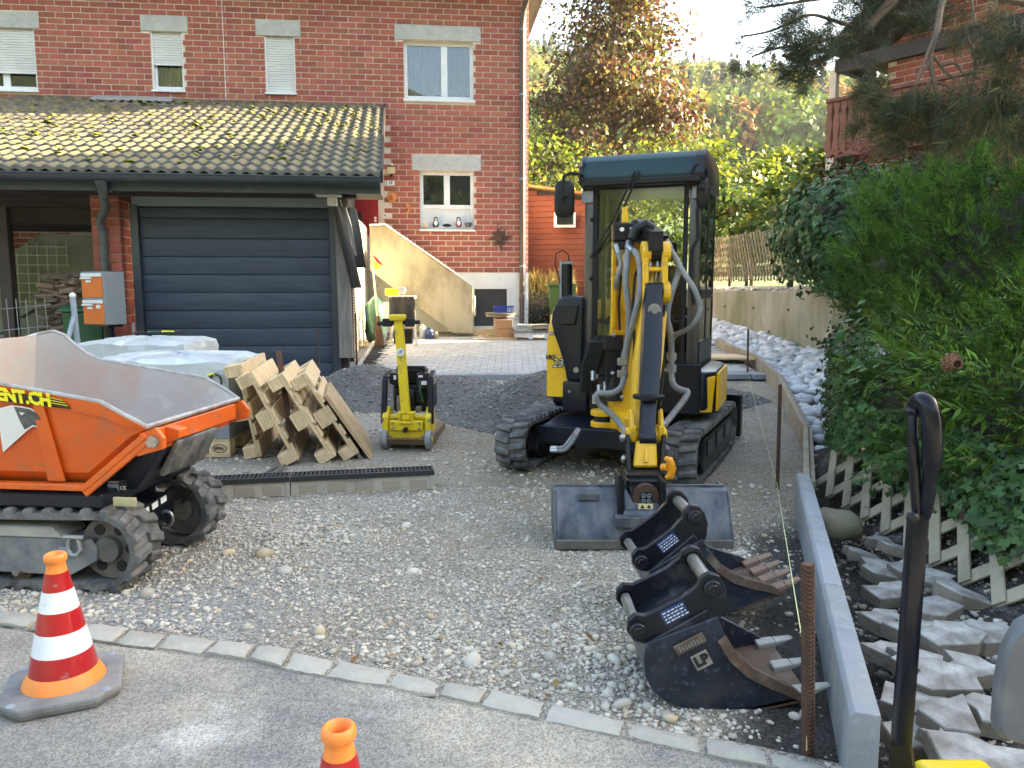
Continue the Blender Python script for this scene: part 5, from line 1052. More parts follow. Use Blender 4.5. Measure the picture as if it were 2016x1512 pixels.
m_ = MB(); m_.cyl(at(1270, 530, 4.86), at(1312, 530, 4.86), .016, n=12); m_.build('cross_tube', M_YEL, arm, world=True)
for u in (1277, 1291, 1300): m_ = MB(); m_.tube([at(u, 500, 4.92), at(u + 4, 520, 4.88), at(u - 2, 560, 4.9)], .012, 8); m_.build('steel_pipe', M_STEEL, arm, world=True, smooth=True)
def bar(mb, pts, w_, d_):
    rings = []
    for u, v, Y_, k in pts: c = at(u, v, Y_); rings.append([c + Vector((math.copysign(min(1, abs(math.cos(a)) * 1.25), math.cos(a)) * w_ / 2 * k, math.copysign(min(1, abs(math.sin(a)) * 1.25), math.sin(a)) * d_ / 2 * k, 0)) for a in [2 * math.pi * (q + .5) / 12 for q in range(12)]])
    mb.loft(rings)
m_ = MB(); bar(m_, [(1286, 566, 4.80, .8), (1285, 600, 4.79, 1), (1282, 690, 4.66, 1), (1277, 782, 4.53, .95)], .125, .11); m_.cyl(at(1270, 572, 4.83), at(1304, 572, 4.83), .05, n=16); cyl_ = m_.build('bucket_cylinder', M_NAVY, arm, world=True, smooth=True, ang=30)
m_ = MB(); c = at(1277, 780, 4.53); m_.lathe([(.045, -.02), (.095, -.012), (.095, .006), (.05, .016)], 24, c); m_.build('cylinder_flange', M_BLACKM, cyl_, world=True, smooth=True)
m_ = MB(); bar(m_, [(1277, 786, 4.53, .9), (1273, 860, 4.42, .9)], .105, .09); m_.cyl(at(1258, 862, 4.42), at(1290, 862, 4.42), .04, n=14); m_.build('piston_sleeve', M_NAVY, cyl_, world=True, smooth=True, ang=30)
m_ = MB(); c = at(1288, 611, 4.73); m_.cyl(c, c - Vector((0, .012, 0)), .042, n=20); m_.cyl(c, c - Vector((0, .022, 0)), .022, n=6); m_.build('pivot_bolt', M_STEEL, cyl_, world=True)
# linkage above the coupler
m_ = MB()
for u in (1243, 1300):
    c = at(u, 855, 4.5); m_.cyl(c - Vector((.035, 0, 0)), c + Vector((.035, 0, 0)), .042, n=16); c = at(u + (3 if u < 1270 else -1), 852, 4.5); m_.box(c, (.035, .09, .09)); m_.beam(at(u + (2 if u < 1270 else 2), 852, 4.5), at(u + (-2 if u < 1270 else 0), 806, 4.55), .03, .08, w1=.02, h1=.05)
m_.cyl(at(1240, 855, 4.48), at(1305, 855, 4.48), .022, n=12); lk = m_.build('linkage', M_YEL, arm, world=True, bev=.006)
m_ = MB(); m_.hexa([at(1252, 868, 4.40), at(1292, 868, 4.40), at(1292, 868, 4.52), at(1252, 868, 4.52)], [at(1246, 920, 4.34), at(1294, 920, 4.34), at(1294, 920, 4.46), at(1246, 920, 4.46)]); m_.build('link_plate', M_YEL, lk, world=True, bev=.012)
m_ = MB(); m_.tube([at(1273, 876, 4.39), at(1272, 910, 4.34)], [.006, .012], 8); m_.build('grease_rib', M_YEL, lk, world=True)
for u, v in ((1226, 862), (1229, 904)): m_ = MB(); m_.ball(at(u, v, 4.42), (.022, .022, .026), 10, 6); m_.build('grease_bolt', M_STEEL, lk, world=True, smooth=True)
for u0, u1 in ((1234, 1238), (1305, 1302)): m_ = MB(); m_.beam(at(u0, 858, 4.46), at(u1, 935, 4.36), .022, .08, (0, 1, 0)); m_.build('side_link', M_BLACKM, lk, world=True, bev=.004)
# tilt coupler and grading bucket
m_ = MB(); m_.box(at(1268, 972, 4.27), (.215, .16, .20)); m_.box(at(1268, 938, 4.32), (.22, .16, .07)); m_.hexa([at(1232, 945, 4.2), at(1306, 945, 4.2), at(1300, 1008, 4.15), at(1248, 1008, 4.15)], [at(1232, 945, 4.3), at(1306, 945, 4.3), at(1300, 1008, 4.3), at(1248, 1008, 4.3)]); cp = m_.build('tilt_coupler', M_BLACKM, ex, world=True, bev=.008)
m_ = MB(); c = at(1271, 979, 4.17); m_.cyl(c + Vector((0, .03, 0)), c - Vector((0, .012, 0)), .078, n=28); dk = m_.build('coupler_disc', M_RUST, cp, world=True, bev=.004); m_ = MB(); m_.cyl(c, c - Vector((0, .022, 0)), .036, n=20); m_.build('hub', M_BLACK, dk, world=True)
for k in range(4): q = c + Vector((.015 * (1 if k % 2 else -1), -.022, .015 * (1 if k // 2 else -1))); m_ = MB(); m_.tube([q + Vector((math.cos(a) * .009, 0, math.sin(a) * .009)) for a in [2 * math.pi * j / 10 for j in range(10)]], .003, 6, closed=True); m_.build('port', M_GREY, dk, world=True)
m_ = MB(); c = at(1271, 997, 4.13); m_.box(c, (.082, .006, .03)); lb = m_.build('warning_label', mat('cream_label', (.75, .62, .3), None), cp, world=True)
for dx in (-.018, .018): m_ = MB(); q = c + Vector((dx, -.004, 0)); m_.prism([q + Vector((-.012, 0, -.009)), q + Vector((.012, 0, -.009)), q + Vector((0, 0, .011))], (0, -.001, 0)); m_.build('warning_triangle', M_PRINTK, lb, world=True)
m_ = MB(); m_.prism([at(u, v, 4.3) for u, v in ((1243, 940), (1250, 928), (1253, 930), (1253, 944))], (0, -.02, 0)); m_.build('red_white_tag', M_PRINTW, cp, world=True)
m_ = MB(); m_.tube([at(u, v, 4.22) for u, v in ((1309, 902), (1318, 905), (1323, 920), (1320, 938), (1310, 942))], [.012, .022, .024, .022, .012], 10); m_.build('safety_hook', mat('safety_orange', (.75, .28, .01), None, rough=.4), cp, world=True, smooth=True); m_ = MB(); m_.cyl(at(1304, 920, 4.25), at(1315, 920, 4.22), .022, n=12); m_.build('hook_boss', bpy.data.materials['safety_orange'], cp, world=True)
for u in (1221, 1310):
    m_ = MB(); ring = [(u - 3, 935), (u + 4, 932), (u + 8, 950), (u + 10, 1000), (u + 11, 1034), (u + 4, 1042), (u - 4, 1030)] if u < 1270 else [(u - 8, 948), (u + 1, 945), (u + 3, 1000), (u + 4, 1028), (u - 4, 1034), (u - 10, 1010)]
    m_.prism([at(p[0], p[1], 4.10) for p in ring], (0, .16, 0)); m_.build('bucket_ear', M_BLACKM, cp, world=True, bev=.008)
M_BUCKET = mat('worn_bucket_steel', (.028, .034, .05), (.055, .065, .09), 5, .36, metal=.35, bump=.0008, bs=60, dirt=(.2, .2, .2), da=.40, ds=8, dsoft=.22, stretch=(1, 1, .4))
def bprofl(): return [(4.26, .305), (4.20, .295), (4.165, .25), (4.13, .19), (4.085, .12), (4.06, .065), (4.055, .02)]
xl, xr = at(1094, 1020, 4.1).x, at(1440, 1020, 4.1).x; ins = [(y + .014, z + .004) for y, z in bprofl()]
m_ = MB(); m_.loft([[Vector((x, y, z)) for y, z in bprofl() + ins[::-1]] for x in np.linspace(xl, xr, 9)]); bk = m_.build('grading_bucket', M_BUCKET, ex, world=True, smooth=True, ang=30)
m_ = MB(); m_.bb((xl - .002, 4.04, .008), (xr + .002, 4.062, .06)); m_.build('cutting_edge', mat('worn_edge', (.17, .15, .125), (.1, .09, .08), 9, .55, metal=.3), bk, world=True, bev=.004)
for x in (xl - .006, xr - .008):
    m_ = MB(); m_.prism([(x, y, z) for y, z in bprofl()] + [(x, 4.45, .02), (x, 4.5, .16), (x, 4.4, .30)], (.014, 0, 0)); m_.build('side_plate', M_BUCKET, bk, world=True)
m_ = MB(); m_.bb((xl, 4.255, .29), (xr, 4.28, .315)); m_.bb((xl + .13, 4.15, .255), (xl + .245, 4.175, .29)); m_.build('top_rib', M_BUCKET, bk, world=True)
m_ = MB(); m_.cyl(at(1226, 1018, 4.12), at(1306, 1018, 4.12), .045, n=16); m_.bb((at(1226, 1, 4.1).x, 4.02, .14), (at(1304, 1, 4.1).x, 4.16, .19)); m_.build('ear_tube', M_BUCKET, bk, world=True, smooth=True, ang=30)
# hoses
for pts, r_, nm in (([(1238, 484, 5.05), (1234, 520, 4.98), (1232, 560, 4.97), (1238, 610, 4.98), (1237, 660, 5.0), (1230, 700, 5.05)], .021, M_HOSE), ([(1244, 490, 5.0), (1256, 505, 4.92), (1261, 540, 4.88), (1258, 585, 4.86), (1245, 640, 4.9), (1236, 680, 4.98), (1231, 715, 5.02), (1226, 755, 5.0), (1214, 770, 4.98), (1196, 775, 4.98), (1180, 774, 5.0), (1174, 782, 5.0), (1182, 797, 5.0), (1205, 817, 4.96), (1225, 840, 4.9), (1238, 862, 4.75)], .02, M_HOSE), ([(1322, 500, 4.95), (1334, 515, 4.92), (1336, 535, 4.9), (1326, 565, 4.86), (1316, 600, 4.85), (1314, 630, 4.86), (1320, 660, 4.9), (1322, 700, 4.94), (1322, 740, 4.95), (1328, 760, 4.92), (1342, 768, 4.9), (1354, 772, 4.88), (1346, 788, 4.85), (1325, 815, 4.8), (1304, 840, 4.7)], .02, M_HOSE), ([(1316, 482, 4.95), (1328, 505, 4.9), (1345, 535, 4.85), (1366, 568, 4.8), (1378, 600, 4.8), (1374, 625, 4.8), (1358, 646, 4.85), (1338, 656, 4.95), (1324, 662, 5.05)], .017, M_HOSE), ([(1214, 490, 5.05), (1222, 520, 5.02), (1216, 545, 5.02), (1214, 560, 5.05)], .015, M_HOSE), ([(1092, 882, 5.55), (1110, 880, 5.5), (1122, 866, 5.5), (1135, 850, 5.55)], .014, M_HOSE), ([(1092, 887, 5.5), (1112, 886, 5.45), (1126, 871, 5.45), (1138, 853, 5.5)], .014, M_HOSE), ([(1300, 870, 5.3), (1312, 880, 5.2), (1318, 890, 5.2)], .014, M_HOSE)):
    P_ = [at(*p) for p in pts]; Q = []
    for i in range(len(P_) - 1):
        p0, p1, p2, p3 = P_[max(0, i - 1)], P_[i], P_[i + 1], P_[min(len(P_) - 1, i + 2)]
        for k in range(4): t = k / 4; Q.append(.5 * ((2 * p1) + (p2 - p0) * t + (2 * p0 - 5 * p1 + 4 * p2 - p3) * t * t + (3 * p1 - p0 - 3 * p2 + p3) * t ** 3))
    Q.append(P_[-1]); m_ = MB(); m_.tube(Q, [r_ * (1 + (.05 if i % 2 else 0)) for i in range(len(Q))], 10); hz_ = m_.build('hose', nm, ex, world=True, smooth=True)
    for e in (0, -1): m_ = MB(); d = (Q[1] - Q[0]).normalized() if e == 0 else (Q[-1] - Q[-2]).normalized(); m_.cyl(Q[e] - d * .03, Q[e] + d * .03, r_ * 1.3, n=8); m_.build('hose_fitting', M_STEEL, hz_, world=True)
for i in range(5):
    P_ = [(1146 + i * 6, 770, 5.6), (1150 + i * 6, 720, 5.5), (1163 + i * 6, 675, 5.5), (1178 + i * 3, 664, 5.55), (1184 + i * 2, 690, 5.55), (1184 + i, 740, 5.5)]; m_ = MB(); m_.tube([at(*p) for p in P_], .022, 8); m_.build('braided_hose', M_BLACK, ex, world=True, smooth=True)
for u, v in ((1180, 768), (1192, 762), (1168, 741), (1176, 784)): m_ = MB(); m_.cyl(at(u, v + 8, 5.42), at(u, v - 10, 5.44), .02, n=8); m_.build('steel_fitting', M_STEEL, ex, world=True)
for u, v, w_, h_ in ((1170, 741, .05, .03), (1174, 786, .055, .065), (1183, 800, .03, .03)):
    c = at(u, v, 5.50); m_ = MB(); m_.box(c, (w_, .004, h_)); pl_ = m_.build('sticker', M_PRINTW, ex, world=True)
    for k in range(4): m_ = MB(); m_.box(c + Vector((-w_ * .25 + w_ * .5 * (k % 2), -.003, -h_ * .22 + h_ * .44 * (k // 2))), (w_ * .22, .002, h_ * .2)); m_.build('sticker_mark', M_PRINTK, pl_, world=True)
for pts in ([(1262, 512, 4.95), (1250, 545, 4.93), (1246, 600, 4.92), (1249, 680, 4.9), (1246, 760, 4.9)], [(1308, 600, 4.84), (1304, 660, 4.82), (1306, 730, 4.8), (1300, 800, 4.7)], [(1218, 500, 5.1), (1222, 545, 5.08), (1218, 600, 5.1), (1220, 650, 5.15)]):
    m_ = MB(); m_.tube([at(*p) for p in pts], .009, 7); m_.build('thin_hose', M_BLACK, ex, world=True, smooth=True)
for v in (712, 736): m_ = MB(); m_.box(at(1226, v, 5.02), (.07, .05, .05)); m_.build('hose_clamp', M_STEEL, ex, world=True, bev=.006); m_ = MB(); m_.box(at(1322, v - 10, 4.96), (.06, .05, .05)); m_.build('hose_clamp', M_STEEL, ex, world=True, bev=.006)

# ================================================================ TRACKED DUMPER
DO = Vector((-2.2, 3.9, .0)); DRZ = R(-6)
du = thing('tracked_dumper', 'orange tracked mini dumper with dusty empty skip', 'dumper', DO, DRZ)
mpl = lambda cx: (lambda a, c, z: Vector((-.26 + a, cx + c, z)))
def dl(u, v, c, dz=0):
    "pixel to the dumper frame on the plane across = c"
    x, z = onplane(u, v, DO, DRZ, c); return Vector((x, c, z + dz))
M_LINING = mat('skip_dust', (.46, .41, .37), (.40, .27, .21), 2.6, .8, bump=.0012, bs=60, dirt=(.36, .365, .37), da=.5, ds=3, dsoft=.3, c3=(.5, .47, .44)); M_RIM = mat('worn_rim', (.44, .43, .42), (.3, .27, .25), 14, .5, metal=.4, bump=.001, bs=60)
for cx in (-.325, .335):
    make_track(du, mpl(cx), 1.56, .42, .22, .095, .022, .3, .02)
    m_ = MB(); s = -1 if cx < 0 else 1; y0 = cx + s * .06
    P = [(-.95, .10), (-.95, .26), (.27, .26), (.30, .22), (.295, .16), (.16, .085)]
    m_.prism([Vector((a, cx - .05, z)) for a, z in P], (0, .10, 0)); m_.prism([Vector((a, cx + s * .098, z)) for a, z in P], (0, s * -.012, 0)); fr_ = m_.build('track_frame', mat('dusty_steel_blue', (.09, .10, .12), (.16, .165, .17), 6, .6, dirt=(.30, .28, .25), da=.42, ds=9, dsoft=.2), du)
    m_ = MB(); m_.hexa([(-.95, cx + s * .10, .262), (.13, cx + s * .10, .262), (.13, cx - s * .09, .262), (-.95, cx - s * .09, .262)], [(-.95, cx + s * .085, .31), (.07, cx + s * .085, .31), (.07, cx - s * .09, .33), (-.95, cx - s * .09, .33)]); m_.build('tensioner_cover', mat('tan_dusty_paint', (.34, .31, .26), (.26, .24, .2), 6, .7), fr_, bev=.006)
    for a, nm, r_ in ((.34, 'idler_wheel', .15), (-.84, 'sprocket', .15)): m_ = MB(); m_.cyl((a, cx - .05, .21), (a, cx + .05, .21), r_, n=26); m_.cyl((a, cx - .085, .21), (a, cx + .085, .21), .06, n=14); o = m_.build(nm, mat('dark_cast_iron', (.07, .065, .06), (.14, .12, .1), 8, .7), du, smooth=True)
    for k in range(6): a = k * math.pi / 3; m_ = MB(); m_.cyl((.34 + .1 * math.cos(a), cx + s * .051, .21 + .1 * math.sin(a)), (.34 + .1 * math.cos(a), cx + s * .056, .21 + .1 * math.sin(a)), .026, n=12); m_.build('wheel_hole', M_BLACK, o)
    for k in range(5): a = -.66 + k * .185; m_ = MB(); m_.cyl((a, cx - .08, .088), (a, cx + .08, .088), .052, n=16); m_.build('roller', M_RUST, fr_, smooth=True); m_ = MB(); m_.cyl((a, cx + s * .08, .095), (a, cx + s * .12, .095), .017, n=10); m_.build('roller_axle', M_STEEL, fr_)
m_ = MB(); m_.bb((-.95, -.22, .14), (.22, .22, .38)); m_.bb((-.95, -.40, .40), (.33, .40, .475)); m_.bb((.2, -.2, .2), (.33, .2, .33)); ch = m_.build('chassis', M_NAVY, du, bev=.01)
m_ = MB(); m_.box(dl(246, 988, -.405), (.115, .012, .045)); m_.build('reflector', mat('amber_reflector', (.42, .36, .2), None, rough=.3), ch, bev=.012, seg=3)
m_ = MB(); m_.prism([(.22, -.27, .475), (.22, -.27, .62), (.52, -.27, .79), (.60, -.27, .77), (.56, -.27, .66), (.42, -.27, .46)], (0, .56, 0)); cw = m_.build('cowl', M_NAVY, du, bev=.02, seg=2)
m_ = MB(); m_.hexa([(.58, -.2, .70), (.585, .2, .70), (.49, .2, .52), (.485, -.2, .52)], [(.61, -.2, .69), (.615, .2, .69), (.52, .2, .51), (.515, -.2, .51)]); m_.build('cowl_panel', M_RUBBER, cw, bev=.015, seg=2)
p = dl(231, 957, -.275); m_ = MB(); m_.box(p, (.10, .006, .062)); pl = m_.build('type_plate', M_PRINTK, cw); m_ = MB(); m_.box(p + Vector((-.018, -.004, -.008)), (.055, .003, .036)); m_.box(p + Vector((-.018, -.004, .02)), (.055, .003, .008)); m_.build('plate_print', M_GREY, pl); text('CE', .026, M_PRINTW, pl, plane_mx(p + Vector((.031, -.005, -.008)), (1, 0, 0), (0, 0, 1)), name='ce_mark')
# skip: stations along (a), half widths, bottom, rim
st = [(-.62, .44, .36, .56, 1.16), (-.53, .47, .39, .50, 1.178), (-.47, .475, .395, .50, 1.155), (-.41, .475, .40, .50, 1.10), (-.34, .475, .40, .50, 1.05), (-.26, .475, .405, .50, 1.015), (.0, .475, .405, .50, .975), (.25, .475, .40, .50, .935), (.38, .475, .42, .60, .915), (.50, .47, .44, .71, .85), (.585, .455, .445, .785, .80)]
def sect(a, wr, wb, zb, zr, ins=0.0, c0=.03):
    wr -= ins; wb -= ins; zb += ins; zs = max(zb + .01, zb + .07 * min(1, (zr - zb) / .2))
    return [Vector((a, c0 - wr, zr)), Vector((a, c0 - (wr * .5 + wb * .5), (zr + zs) / 2)), Vector((a, c0 - wb, zs)), Vector((a, c0 - wb + .06, zb)), Vector((a, c0, zb)), Vector((a, c0 + wb - .06, zb)), Vector((a, c0 + wb, zs)), Vector((a, c0 + (wr * .5 + wb * .5), (zr + zs) / 2)), Vector((a, c0 + wr, zr))]
m_ = MB(); rows = [sect(*s) for s in st]; m_.strip(rows); m_.add(rows[0], [tuple(range(9))]); skip = m_.build('skip', M_ORANGE, du, smooth=True, ang=25, fix=False)
m_ = MB(); rows2 = [sect(a + (.012 if i == 0 else 0), wr, wb, zb, zr, .012) for i, (a, wr, wb, zb, zr) in enumerate(st)]; m_.strip(rows2); m_.add(rows2[0], [tuple(range(9))])
m_.m = [1 if k < 8 * (len(st) - 1) and (k // 8 < 2 or (k % 8 in (0, 7) and k // 8 < 6)) else 0 for k in range(len(m_.f))]; m_.m[-1] = 1; m_.build('lining', [M_LINING, mat('faded_orange_lining', (.48, .22, .14), (.43, .33, .27), 5, .7, dirt=(.40, .37, .345), da=.62, ds=4, dsoft=.22)], skip, smooth=True, ang=25, fix=False)
rim = [r_[0] for r_ in rows] + [r_[-1] for r_ in rows[::-1]]; rim.append(Vector((-.64, .03, 1.08))); m_ = MB(); rr_ = []
m_.tube([p + Vector((0, 0, .004)) for p in rim], .0125, 8, closed=True); m_.build('rim', M_RIM, skip, smooth=True)
def side(s):
    b = MB()
    for i in range(3, len(rows) - 1):
        p, q = (rows[i][0], rows[i + 1][0]) if s < 0 else (rows[i][-1], rows[i + 1][-1]); p2, q2 = (rows[i][1], rows[i + 1][1]) if s < 0 else (rows[i][-2], rows[i + 1][-2]); k = min(1, .065 / max(.01, (p - p2).length)); k2 = min(1, .065 / max(.01, (q - q2).length)); o = Vector((0, s * .012, 0))
        b.hexa([p, q, q.lerp(q2, k2), p.lerp(p2, k)], [p + o, q + o, q.lerp(q2, k2) + o, p.lerp(p2, k) + o])
    b.build('rim_band', M_ORANGE, skip)
    c = .03 + s * .42
    for a, z0, z1 in ((.085, .53, .90), (-.30, .52, .95)): b = MB(); b.prism([(a - .03, c + s * .052, z1), (a + .02, c + s * .052, z1), (a + .055, c - s * .008, z0), (a - .03, c - s * .008, z0)], (0, s * .008, 0)); b.build('rib', M_ORANGE, skip)
    b = MB(); b.beam((-.6, c, .505), (.255, c, .505), .05, .03); b.beam((.25, c, .505), (.575, c + s * .01, .765), .05, .03); b.beam((.245, c + s * .01, .475), (.60, c + s * .02, .755), .02, .035); b.build('bottom_flange', M_ORANGE, skip, bev=.004)
    b = MB(); b.prism([(.52, c, .66), (.655, c, .70), (.66, c, .75), (.62, c, .80), (.54, c, .77)], (0, s * .025, 0)); br = b.build('pivot_bracket', M_ORANGE, skip, bev=.004)
    b = MB(); b.cyl((.61, c + s * .025, .735), (.61, c + s * .04, .735), .026, n=14); b.beam((.58, c + s * .03, .72), (.61, c + s * .03, .735), .012, .03); b.build('pivot_pin', M_STEEL, br)
side(-1); side(1)
m_ = MB(); m_.bb((.575, -.36, .70), (.60, .42, .785)); m_.prism([(.60, -.30, .70), (.67, -.30, .73), (.67, -.30, .77), (.60, -.30, .785)], (0, .07, 0)); m_.bb((.45, -.33, .67), (.57, .4, .71)); m_.build('front_bar', M_ORANGE, skip, bev=.004)
# lettering band and bird emblem on the near side
c0 = -.447
def sidep(u, v):
    b = (v - 756) / FPX; d = Vector(((u - 1008) / FPX, CP - b * SP, -SP - b * CP)); Mi = _W[du.name]; o = Mi @ Vector((0, 0, EYE)); dd = (Mi.to_3x3() @ d)
    p0 = Vector((0, rows[6][0].y - .0135, rows[6][0].z)); p1 = Vector((0, rows[6][2].y - .0035, rows[6][2].z)); n = Vector((1, 0, 0)).cross(p1 - p0); t = (p0 - o).dot(n) / dd.dot(n); return o + dd * t
def decal(pts, m, nm, par, off=.0015):
    q = [sidep(*p) for p in pts]; b = MB(); b.prism([x + Vector((0, -off, 0)) for x in q], (0, -.0008, 0)); return b.build(nm, m, par)
dec = decal([(-60, 764), (20, 772), (100, 782), (130, 790), (144, 805), (60, 795), (-60, 782)], M_PRINTK, 'lettering_band', skip, .0125)
a, b_ = sidep(-30, 773), sidep(95, 789)
text('RENT.CH', .078, mat('yellow_print', (.8, .72, .02), None, rough=.5), dec, plane_mx(sidep(44, 781) + Vector((0, -.0150, .0)), b_ - a, (0, 0, 1)), shear=-.25, bold=.004, sx=.95)
for k in range(3): decal([(102, 781 + k * 5), (128 + 5 * k, 787 + k * 5), (128 + 5 * k, 788.5 + k * 5), (102, 782.5 + k * 5)], bpy.data.materials['yellow_print'], 'stripe', dec, .0145)
em = decal([(-8, 806), (24, 797), (44, 799), (62, 803), (78, 812), (87, 825), (89, 838), (82, 852), (78, 842), (68, 839), (58, 845), (8, 890), (1, 840)], M_PRINTW, 'bird_emblem', skip, .006)
decal([(30, 800), (60, 805), (76, 814), (85, 827), (86, 838), (82, 847), (77, 839), (67, 836), (57, 842), (51, 845), (42, 828)], mat('emblem_dark', (.05, .05, .055), (.13, .13, .13), 30, .5), 'emblem_head', em, .008)
decal([(40, 811), (52, 812), (46, 817)], M_PRINTW, 'emblem_eye', em, .010)
# shackle, tow ring and sticker
sp = dl(146, 1070, -.445); m_ = MB(); m_.tube([sp + Vector((x, 0, z)) for x, z in ((-.022, .025), (-.03, .0), (-.032, -.03), (-.015, -.055), (.01, -.055), (.03, -.03), (.026, .0), (.02, .025))], .0095, 8); sh = m_.build('shackle', M_WIRE, du, smooth=True); m_ = MB(); m_.cyl(sp + Vector((-.05, 0, .03)), sp + Vector((.055, 0, .03)), .012, n=10); m_.build('shackle_pin', M_STEEL, sh)
m_ = MB(); m_.box(dl(127, 1085, -.437), (.05, .004, .04)); m_.build('sticker', M_GREY, du)
m_ = MB(); m_.tube([Vector((.40 + .035 * math.cos(a), .0, .24 + .04 * math.sin(a))) for a in np.linspace(-2.2, 2.2, 10)], .009, 8); m_.build('tow_ring', M_STEEL, du, smooth=True)
m_ = MB(); m_.beam((.36, -.2, .31), (.37, .2, .345), .012, .05); m_.build('bumper_bar', M_BLACKM, du); 
for k in range(3): m_ = MB(); m_.beam((.375, -.16 + k * .08, .315 + k * .008), (.375, -.11 + k * .08, .32 + k * .008), .004, .03); m_.build('bumper_sticker', M_PRINTW, du)
m_ = MB(); m_.tube([(.36, .1, .42), (.42, .14, .40), (.44, .2, .33), (.36, .22, .26)], .008, 6); m_.build('cable', M_BLACK, du)

# ================================================================ TRAFFIC CONES
M_CRED = mat('reflective_red', (.42, .008, .014), (.36, .008, .012), 5, .3, coat=.2, dirt=(.3, .2, .18), da=.34, ds=16, dsoft=.06); M_CWHT = mat('reflective_white', (.78, .79, .80), (.7, .72, .74), 5, .32, coat=.2, dirt=(.45, .43, .4), da=.34, ds=14, dsoft=.06); M_CORG = mat('cone_orange', (.85, .26, .05), (.78, .22, .04), 6, .5, dirt=(.4, .2, .1), da=.27, ds=10)
def cone(loc, rz, label, tilt=0):
    t = thing('traffic_cone', label, 'traffic cone', loc, rz, 'red and white traffic cones')
    o = .185; c = .07; b = MB(); oc = [(-o, -o + c), (-o + c, -o), (o - c, -o), (o, -o + c), (o, o - c), (o - c, o), (-o + c, o), (-o, o - c)]
    b.loft([[Vector((x * k, y * k, z)) for x, y in oc] for k, z in ((.96, 0), (.98, .012), (1, .016), (1, .036), (.97, .042))]); bs = b.build('base', mat('cone_base_rubber', (.12, .12, .125), (.18, .18, .18), 6, .75, bump=.001, bs=60, dirt=(.26, .25, .23), da=.42, ds=6, dsoft=.2), t, bev=.004)
    for x, y in ((-.14, -.14), (.14, -.14), (.14, .14), (-.14, .14)): b = MB(); b.ball((x, y, .041), (.016, .016, .006)); b.build('stud', M_GREY, bs, smooth=True)
    R_ = lambda z: .109 + (.0365 - .109) * (z - .085) / (.435 - .085)
    b = MB(); b.lathe([(.132, .042), (.129, .05), (.117, .072), (R_(.085), .086), (.09, .086)], 40); b.build('foot', M_CORG, t, smooth=True)
    for z0, z1, m in ((.086, .155, M_CRED), (.155, .232, M_CWHT), (.232, .305, M_CRED), (.305, .375, M_CWHT), (.375, .437, M_CRED)):
        b = MB(); b.lathe([(R_(z0) - .006, z0), (R_(z0), z0), (R_(z1), z1), (R_(z1) - .006, z1)], 40); b.build('stripe', m, t, smooth=True, ang=40)
    b = MB(); b.lathe([(.0345, .436), (.032, .450), (.0295, .462), (.0315, .47), (.0365, .478), (.037, .488), (.035, .498), (.029, .502), (.023, .498), (.021, .46), (.020, .44)], 32); b.build('collar', M_CORG, t, smooth=True, ang=60)
c1 = gp(128, 1348, .03); cone(Vector((c1.x, c1.y, .012)), R(24), 'red and white traffic cone standing whole on the asphalt by the dumper')
c2 = at(667, 1449, 1.50); cone(Vector((c2.x, c2.y, .012)), R(10), 'traffic cone with only its orange tip showing above the asphalt edge')

# ================================================================ PLATE COMPACTOR
CO = gp(806, 872, .05); CO = Vector((CO.x, CO.y, gz(CO.x, CO.y) + .01))
cm = thing('plate_compactor', 'yellow vibrating plate compactor with tall yellow handle', 'compactor', CO, R(-4)); k_ = 7.15 / 1500
cx_ = lambda u: (u - 806) * k_
cz_ = lambda v: (872 - v) * k_
m_ = MB(); m_.loft([[Vector((x, y, z)) for x, y in ((-.21, y0), (.21, y0), (.21, y1), (-.21, y1))] for z, y0, y1 in ((.10, -.16, .78), (.03, -.10, .72), (.015, -.02, .62))]); m_.build('base_plate', mat('worn_brown_steel', (.14, .09, .05), (.2, .13, .07), 9, .6), cm, bev=.006)
m_ = MB(); m_.bb((-.17, -.10, .09), (.16, -.06, .17)); m_.bb((-.16, -.06, .16), (.16, .2, .24)); m_.cyl((-.19, -.02, .27), (.19, -.02, .27), .028, n=14); m_.bb((-.15, -.13, .165), (.15, -.08, .255)); m_.build('frame', M_YELP, cm, bev=.008)
for s in (-1, 1):
    m_ = MB(); m_.prism([(s * .165, -.12, .13), (s * .165, -.12, .29), (s * .165, -.02, .37), (s * .165, .1, .33), (s * .165, .12, .14)], (s * .055, 0, 0)); m_.build('side_arm', M_YELP, cm, bev=.008)
    m_ = MB(); m_.cyl((s * .17, -.10, .088), (s * .225, -.10, .088), .088, n=24); wh = m_.build('transport_wheel', mat('blue_grey_wheel', (.16, .185, .21), (.22, .24, .26), 9, .6, dirt=(.3, .29, .27), da=.4, ds=9), cm, bev=.012, seg=2); m_ = MB(); m_.cyl((s * .222, -.10, .088), (s * .23, -.10, .088), .03, n=12); m_.build('hub', M_YELP, wh)
    m_ = MB(); m_.beam((s * .215, -.08, .22), (s * .205, -.02, .62), .05, .035, (0, 1, 0)); m_.beam((s * .205, -.02, .62), (s * .19, .2, .66), .05, .035); m_.build('guard_bar', M_NAVY, cm, bev=.008)
    m_ = MB(); m_.cyl((s * .21, -.115, .26), (s * .21, -.125, .26), .014, n=10); m_.build('guard_bolt', M_STEEL, cm)
m_ = MB(); m_.bb((-.17, .12, .30), (.17, .52, .54)); m_.bb((-.1, .2, .54), (.1, .46, .68)); m_.cyl((-.05, .1, .42), (.05, .1, .42), .09, n=18); m_.box((.09, .11, .44), (.09, .1, .12)); m_.box((-.11, .1, .47), (.08, .08, .1)); en = m_.build('engine', M_BLACKM, cm, bev=.015)
m_ = MB(); m_.box((-.1, .08, .38), (.05, .05, .16)); m_.box((.075, .07, .33), (.06, .05, .06)); m_.build('engine_block', M_STEEL, en, bev=.01)
